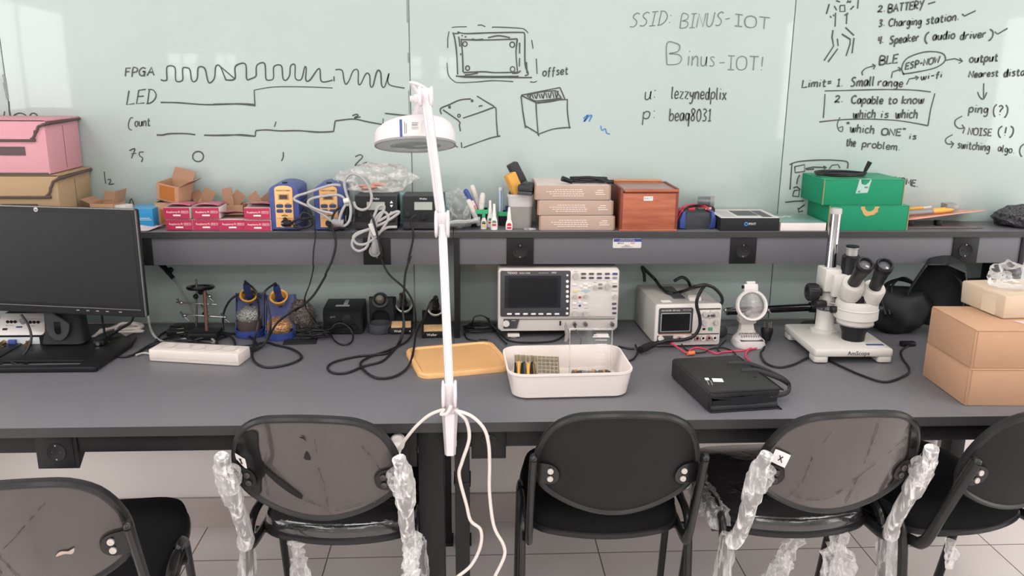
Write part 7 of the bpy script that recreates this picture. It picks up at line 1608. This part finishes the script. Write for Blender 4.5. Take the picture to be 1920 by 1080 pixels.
for i, (l, lb) in enumerate((([(372, 322), (400, 335), (430, 370), (441, 450), (408, 555), (395, 620), (428, 750), (448, 825), (494, 868), (492, 945), (450, 1030), (385, 1085), (330, 1130), (300, 1200)], 'white cord hanging from the lamp clamp, the inner of two'), ([(378, 318), (450, 343), (508, 400), (530, 470), (535, 560), (535, 700), (555, 850), (598, 935), (602, 990), (560, 1080), (530, 1140), (520, 1210)], 'white cord hanging from the lamp clamp, the outer of two'))):
    t = thing('hanging_cable', lb, 'cable', (Xc, 1.82, .79), 0, 'white cords hanging from the lamp clamp')
    b = MB(); P = zp(l, ZG, 1.815-.006*i); P[0] = Vector((Xc+.012, Yc_-.02, .800)); b.tube(P, .0042, 10, 7); b.build('cord', M_cream, t)

# ------------------------------------------------------------------ chairs
M_shell = mat('chair_shell_black', '#1e1d1f', rough=.6, spec=.25, var=.08, scale=30, bump=.05, bscale=400)
M_fab = mat('chair_fabric_black', '#161618', rough=.95, spec=.15, var=.15, scale=300)
M_ctrim = mat('chair_trim', '#232224', rough=.32, spec=.35, var=.05)
M_tube = mat('chair_tube_black', '#1d1d1f', rough=.25, var=.04)
M_wrap = mat('shell_under_film', '#47413f', rough=.16, var=.10, scale=5, coat=.6, bump=.03, bscale=9)
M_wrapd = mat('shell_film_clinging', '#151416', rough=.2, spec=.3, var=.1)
M_crease = mat('film_crease', '#463f3e', rough=.3, var=.3, scale=200)
M_vinyl = mat('seat_under_film', '#2a292b', rough=.10, var=.1, scale=20, bump=.6, bscale=60, coat=1.0)
F_wrap = film('wrap_film', .30, .22, '#fbf8f7', .45, 60, (1, 1, .2), .95, .12)
F_wrap2 = film('loose_wrap_film', .15, .25, '#fbf8f7', .4, 70, (1, 1, .12), .8, .15)
OUT = [(-.58, .985), (-.3, 1.02), (0, 1.03), (.3, 1.02), (.58, .985), (.81, .875), (.95, .69), (1, .5), (.97, .34), (.86, .22), (.58, .10), (.28, .025), (0, 0), (-.28, .025), (-.58, .10), (-.86, .22), (-.97, .34), (-1, .5), (-.95, .69), (-.81, .875)]
OUTS = [(v.x, v.y) for v in smooth_path([(a, c, 0) for a, c in OUT], 3, True)]
HW, ZB0, HB = .187, .545, .276
def bk(u, v, off=0.0):
    """a point of the backrest: u across, v up, off to the rear"""
    rho = min(1.0, math.hypot(u, (v-.52)/.52))
    return Vector((u*HW, .020-.085*v+.030*u*u-off-(.012*(1-rho**2) if off >= 0 else 0), ZB0+HB*v))
def disc(b, off, rs=(.001, .2, .4, .6, .8, .93, 1.0), dome=None):
    rings = []
    for r in rs:
        o = off if dome is None else dome(r)
        rings.append([bk(u*r, .52+(v-.52)*r, o) for u, v in OUTS])
    b.loft(rings, None, True, False)
    return rings
def chair(label, x, y, rz, kind, group):
    t = thing('office_chair', label, 'chair', (x, y, 0), radians(rz), group)
    wrapped = kind == 'wrapped'
    sh_m = M_wrap if kind != 'bare' else M_shell
    b = MB(); disc(b, .004, dome=lambda r: .006-.003*r); disc(b, -.010); 
    b.loft([[bk(u, v, .003) for u, v in OUTS], [bk(u, v, -.010) for u, v in OUTS]], None, False, False); back = b.build('back_shell', sh_m, t, world=False)
    b = MB(); disc(b, 0, rs=(.001, .3, .6, .8, .92, .975), dome=lambda r: -.014-.030*(1-r**4)-.0); b.build('back_cushion', M_fab, t, world=False)
    b = MB(); b.tube([bk(u*1.0, .52+(v-.52)*1.0, -.003) for u, v in OUTS], (.0125, .0085), 8, 1, True, flat=(0, 1, 0)); b.build('back_trim', M_ctrim, t, world=False)
    # seat
    so = []
    for u, v in [(-.9, .16), (-.6, .05), (0, 0), (.6, .05), (.9, .16), (1, .45), (.98, .8), (.82, .97), (.4, 1), (-.4, 1), (-.82, .97), (-.98, .8), (-1, .45)]: so.append((u*.203, .112+v*.43, 0))
    so = [(v.x, v.y) for v in smooth_path(so, 4, True)]
    def sr(k, z): return [((x*k), (.30+(yy-.30)*k), z+.012*((yy-.30)/.22)**2*(1 if yy > .3 else .3)) for x, yy in so]
    b = MB(); b.loft([sr(.97, .418), sr(1.0, .425), sr(1.01, .440), sr(.99, .458), sr(.93, .468), sr(.7, .472), sr(.3, .470), sr(.02, .468)]); b.build('seat_cushion', M_vinyl if wrapped else M_fab, t, world=False)
    b = MB(); b.tube([(p[0]*1.004, p[1], p[2]-.002) for p in sr(1.0, .424)], (.009, .007), 8, 1, True, flat=(0, 0, 1)); b.build('seat_trim', M_ctrim, t, world=False)
    for s in (-1, 1):
        b = MB(); b.tube([(s*0.196, -.035, .712), (s*0.197, -.005, .640), (s*0.198, .045, .520), (s*0.198, .066, .465), (s*0.198, .085, .436), (s*0.196, .12, .420), (s*.20, .25, .408), (s*.195, .42, .404)], (.0155, .0095), 12, 5, flat=(0, 1, .35)); b.ball((s*0.196, -.035, .712), .0125, 2, (.8, 1.1, .9)); b.build('back_bracket', M_tube, t, world=False)
        b = MB()
        c0 = bk(s*.86, .40, .010)
        ring = [(c0.x - s*(.026*cos(a)), 0, c0.z+.030*sin(a)) for a in [radians(q) for q in range(-90, 91, 15)]]+[(s*.196, 0, c0.z+.030), (s*.196, 0, c0.z-.030)]
        P1 = [(p[0], bk(p[0]/HW, (p[2]-ZB0)/HB, .0095).y, p[2]) for p in ring]; P2 = [(p[0], p[1]+.004, p[2]) for p in P1]
        if s < 0: P1, P2 = P1[::-1], P2[::-1]
        b.loft([P2, P1]); mp = b.build('mounting_plate', M_tube if kind != 'wrapped' else M_ctrim, t, world=False)
        for dz in (-.011, .012):
            q = bk(s*.83, .40+dz/HB, .0125); b = MB(Tr(q.x, q.y, q.z) @ R('X', 90)); b.lathe([(0, 0), (.0075, 0), (.0068, .003), (.004, .0032), (.0035, .002), (0, .002)], 16); b.build('bolt', mat('bolt_silver', '#c9c3be', rough=.3, metal=.5) if kind != 'wrapped' else M_dmetal, mp, world=False)
        b = MB(); b.tube([(s*0.214, .075, .0), (s*0.214, .115, .30), (s*0.213, .135, .425), (s*0.212, .165, .462), (s*0.211, .22, .470), (s*0.211, .30, .468), (s*0.211, .345, .445), (s*0.212, .365, .40), (s*0.214, .425, .10), (s*0.214, .445, .0)], (.0150, .0100), 12, 5, flat=(0, 1, 0)); b.build('leg', M_tube, t, world=False)
        for yy in (.075, .445):
            b = MB(); b.cyl((s*0.214, yy, 0), (s*0.214, yy+.004, .03), .0175, n=14); b.build('foot_cap', M_blk, t, world=False)
    for yy in (.20, .33):
        b = MB(); b.cyl((-.219, yy, .405), (.219, yy, .405), .009, n=10); b.build('cross_bar', M_tube, t, world=False)
    return t, back
def on_back(l, off): return [bk(u, v, off) for u, v in l]
def crease(t, back, lines):
    b = MB(); random.seed(len(lines)*7)
    for l in lines:
        pts = smooth_path([(u, v, 0) for u, v in l], 8)
        for i in range(len(pts)-1):
            if random.random() < .25: continue
            a, c = pts[i], pts[i+1]; j = random.uniform(-.006, .006)
            b.tube(on_back([(a.x+j, a.y), (c.x+j, c.y)], .0068), random.uniform(.0003, .0009), 4, smooth=False)
    b.build('film_crease', M_crease, back, world=False)
def bpoly(t, back, nm, l, m, off=.0072):
    """a patch on the back shell, filled as a fine grid so it follows the curve"""
    b = MB(); n = len(l); cx = sum(p[0] for p in l)/n; cy = sum(p[1] for p in l)/n
    P = smooth_path([(u, v, 0) for u, v in l], 4, True)
    rings = [[bk(cx+(p.x-cx)*r, cy+(p.y-cy)*r, off) for p in P] for r in (.02, .35, .7, 1)]
    b.loft(rings, None, True, False); return b.build(nm, m, back, world=False)
def crumple_tube(pts, rs, seed, amp=.35, n=18, fr=85):
    b = MB(); b.tube(pts, rs, n, 10)
    for v in b.bm.verts:
        q = Vector((v.co.x*fr, v.co.y*fr, v.co.z*fr*.35))+Vector((seed, seed*2, 0)); v.co += Vector((noise.noise(q), noise.noise(q+Vector((9, 0, 0))), noise.noise(q+Vector((0, 9, 0)))*.5))*amp*.03
    return b
def wrap(t, s, seed, low=.12):
    b = crumple_tube([(s*0.197, -.045, .728), (s*.203, -.028, .69), (s*.203, -.008, .64), (s*0.197, .035, .54), (s*0.198, .065, .47), (s*.208, .085, .43)], [.016, .021, .024, .019, .018, .020], seed, .07); b.build('bracket_film', F_wrap, t, world=False)
    b = crumple_tube([(s*.180, -.030, .690), (s*.192, -.022, .665), (s*0.196, -.010, .63)], [.018, .026, .021], seed+4, .07); b.build('plate_film', F_wrap2, t, world=False)
    b = crumple_tube([(s*.215, .10, .44), (s*0.214, .108, .38), (s*.224, .100, .28), (s*.226, .09, .18), (s*0.214, .085, low)], [.020, .022, .026, .024, .032], seed+7, .22); b.build('leg_film', F_wrap2, t, world=False)
G1 = 'black visitor chairs pushed to the benches'
t, back = chair('black visitor chair at the monitor bench with cracked glossy back', -.854, 1.493, 8, 'dusty', G1)
crease(t, back, [[(-.25, .25), (-.2, .45), (.0, .60), (.35, .86)], [(-.2, .5), (-.12, .3), (.0, .1)]])
bpoly(t, back, 'scuff_mark', [(.32, .40), (.37, .44), (.45, .43), (.50, .45), (.47, .40), (.40, .41)], mat('pale_scuff', '#b7a79c', rough=.7, var=.2, scale=200), .0076)
t, back = chair('black visitor chair wrapped in film beside the lamp clamp', -.350, 1.778, -4, 'wrapped', 'visitor chairs still wrapped in film')
crease(t, back, [[(.1, .92), (.09, .6), (.13, .4), (.12, .06)], [(-.15, .22), (.0, .17), (.2, .1), (.45, .14), (.72, .17)], [(-.5, .80), (-.56, .6), (-.6, .5), (-.63, .2)], [(.62, .76), (.75, .6), (.84, .4)]])
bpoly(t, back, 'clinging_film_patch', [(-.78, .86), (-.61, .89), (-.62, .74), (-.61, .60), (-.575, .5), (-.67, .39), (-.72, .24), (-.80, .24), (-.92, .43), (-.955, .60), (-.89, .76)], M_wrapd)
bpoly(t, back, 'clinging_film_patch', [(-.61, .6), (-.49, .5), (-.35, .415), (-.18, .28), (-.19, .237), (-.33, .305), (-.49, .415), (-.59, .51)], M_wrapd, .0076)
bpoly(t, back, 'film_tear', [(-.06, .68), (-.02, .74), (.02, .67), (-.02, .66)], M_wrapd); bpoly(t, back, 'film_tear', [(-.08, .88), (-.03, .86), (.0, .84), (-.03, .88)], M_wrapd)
bpoly(t, back, 'paper_sticker', [(-.95, .585), (-.93, .57), (-.84, .50), (-.82, .50), (-.82, .60), (-.84, .61), (-.93, .64), (-.95, .64)], M_whitep, .0085)
b = MB(); b.tube(on_back([(-.90, .60), (-.87, .55)], .010), .0012, 5, smooth=False); b.tube(on_back([(-.88, .60), (-.885, .55)], .010), .0012, 5, smooth=False); b.build('sticker_print', M_inkb, back, world=False)
wrap(t, -1, 3, .02); wrap(t, 1, 8, .05)
b = crumple_tube([(-.09, .12, .42), (-.10, .16, .33), (-.08, .15, .24), (-.09, .16, .12)], [.012, .020, .026, .034], 21, .6); b.build('hanging_film', F_wrap2, t, world=False)
b = crumple_tube([(.205, .07, .47), (.212, -.02, .43), (.19, -.06, .40), (.20, -.055, .37)], [.020, .016, .012, .003], 27, .6); b.build('hanging_film', F_wrap2, t, world=False)
chair('bare black visitor chair with silver bolts, in front of the white tub', .341, 1.780, -1.5, 'bare', G1)
t, back = chair('black visitor chair wrapped in film below the portfolio bag and microscope', .862, 1.768, 3, 'wrapped', 'visitor chairs still wrapped in film')
crease(t, back, [[(-.28, .93), (-.45, .65), (-.5, .35), (-.62, .12)], [(.25, .95), (.22, .7), (.19, .4), (.16, .1)], [(.82, .9), (.55, .66), (.2, .42), (-.05, .2), (-.3, .15), (-.6, .2)], [(.85, .88), (.9, .7)]])
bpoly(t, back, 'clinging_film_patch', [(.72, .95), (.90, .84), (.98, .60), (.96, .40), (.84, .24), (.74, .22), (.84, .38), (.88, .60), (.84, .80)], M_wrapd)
bpoly(t, back, 'paper_sticker', [(-.90, .66), (-.92, .56), (-.91, .545), (-.76, .50), (-.745, .51), (-.72, .62), (-.73, .635), (-.88, .675)], M_whitep, .0085)
b = MB(); b.tube(on_back([(-.84, .62), (-.80, .55)], .010), .0012, 5, smooth=False); b.tube(on_back([(-.80, .61), (-.845, .57)], .010), .0012, 5, smooth=False); b.build('sticker_print', M_inkb, back, world=False)
wrap(t, -1, 13, .02); wrap(t, 1, 18, .08)
b = crumple_tube([(.10, .13, .42), (.11, .14, .33), (.12, .13, .22), (.13, .12, .10)], [.020, .040, .055, .05], 31, .7); b.build('hanging_film', F_wrap2, t, world=False)
b = crumple_tube([(.02, .20, .42), (.0, .20, .34), (-.05, .18, .24), (-.08, .18, .16)], [.014, .022, .026, .012], 35, .7); b.build('hanging_film', F_wrap2, t, world=False)
b = crumple_tube([(-.212, .16, .455), (-.216, .26, .45), (-.20, .40, .45)], [.03, .034, .03], 41, .5); b.build('seat_film', F_wrap2, t, world=False)
t, back = chair('bare black visitor chair farthest along the bench below the cardboard boxes', 1.333, 1.775, 12, 'bare', G1)
b = crumple_tube([(-.10, .10, .42), (-.10, .09, .385), (-.11, .08, .35)], [.012, .014, .006], 51, .4); b.build('hanging_film', F_wrap2, t, world=False)
b = crumple_tube([(-.205, .18, .41), (-.20, .17, .37), (-.20, .165, .34)], [.014, .018, .010], 53, .4); b.build('hanging_film', F_wrap2, t, world=False)
# pale pipe by the far bench leg
b = MB(); q = ony(1766, 830, 2.69); b.cyl((q.x, 2.69, 0), (q.x, 2.69, TZ-.08), .014, n=16); tag(b.build('wall_pipe', M_white), 'pale vertical pipe on the wall beside the far bench leg', 'pipe')
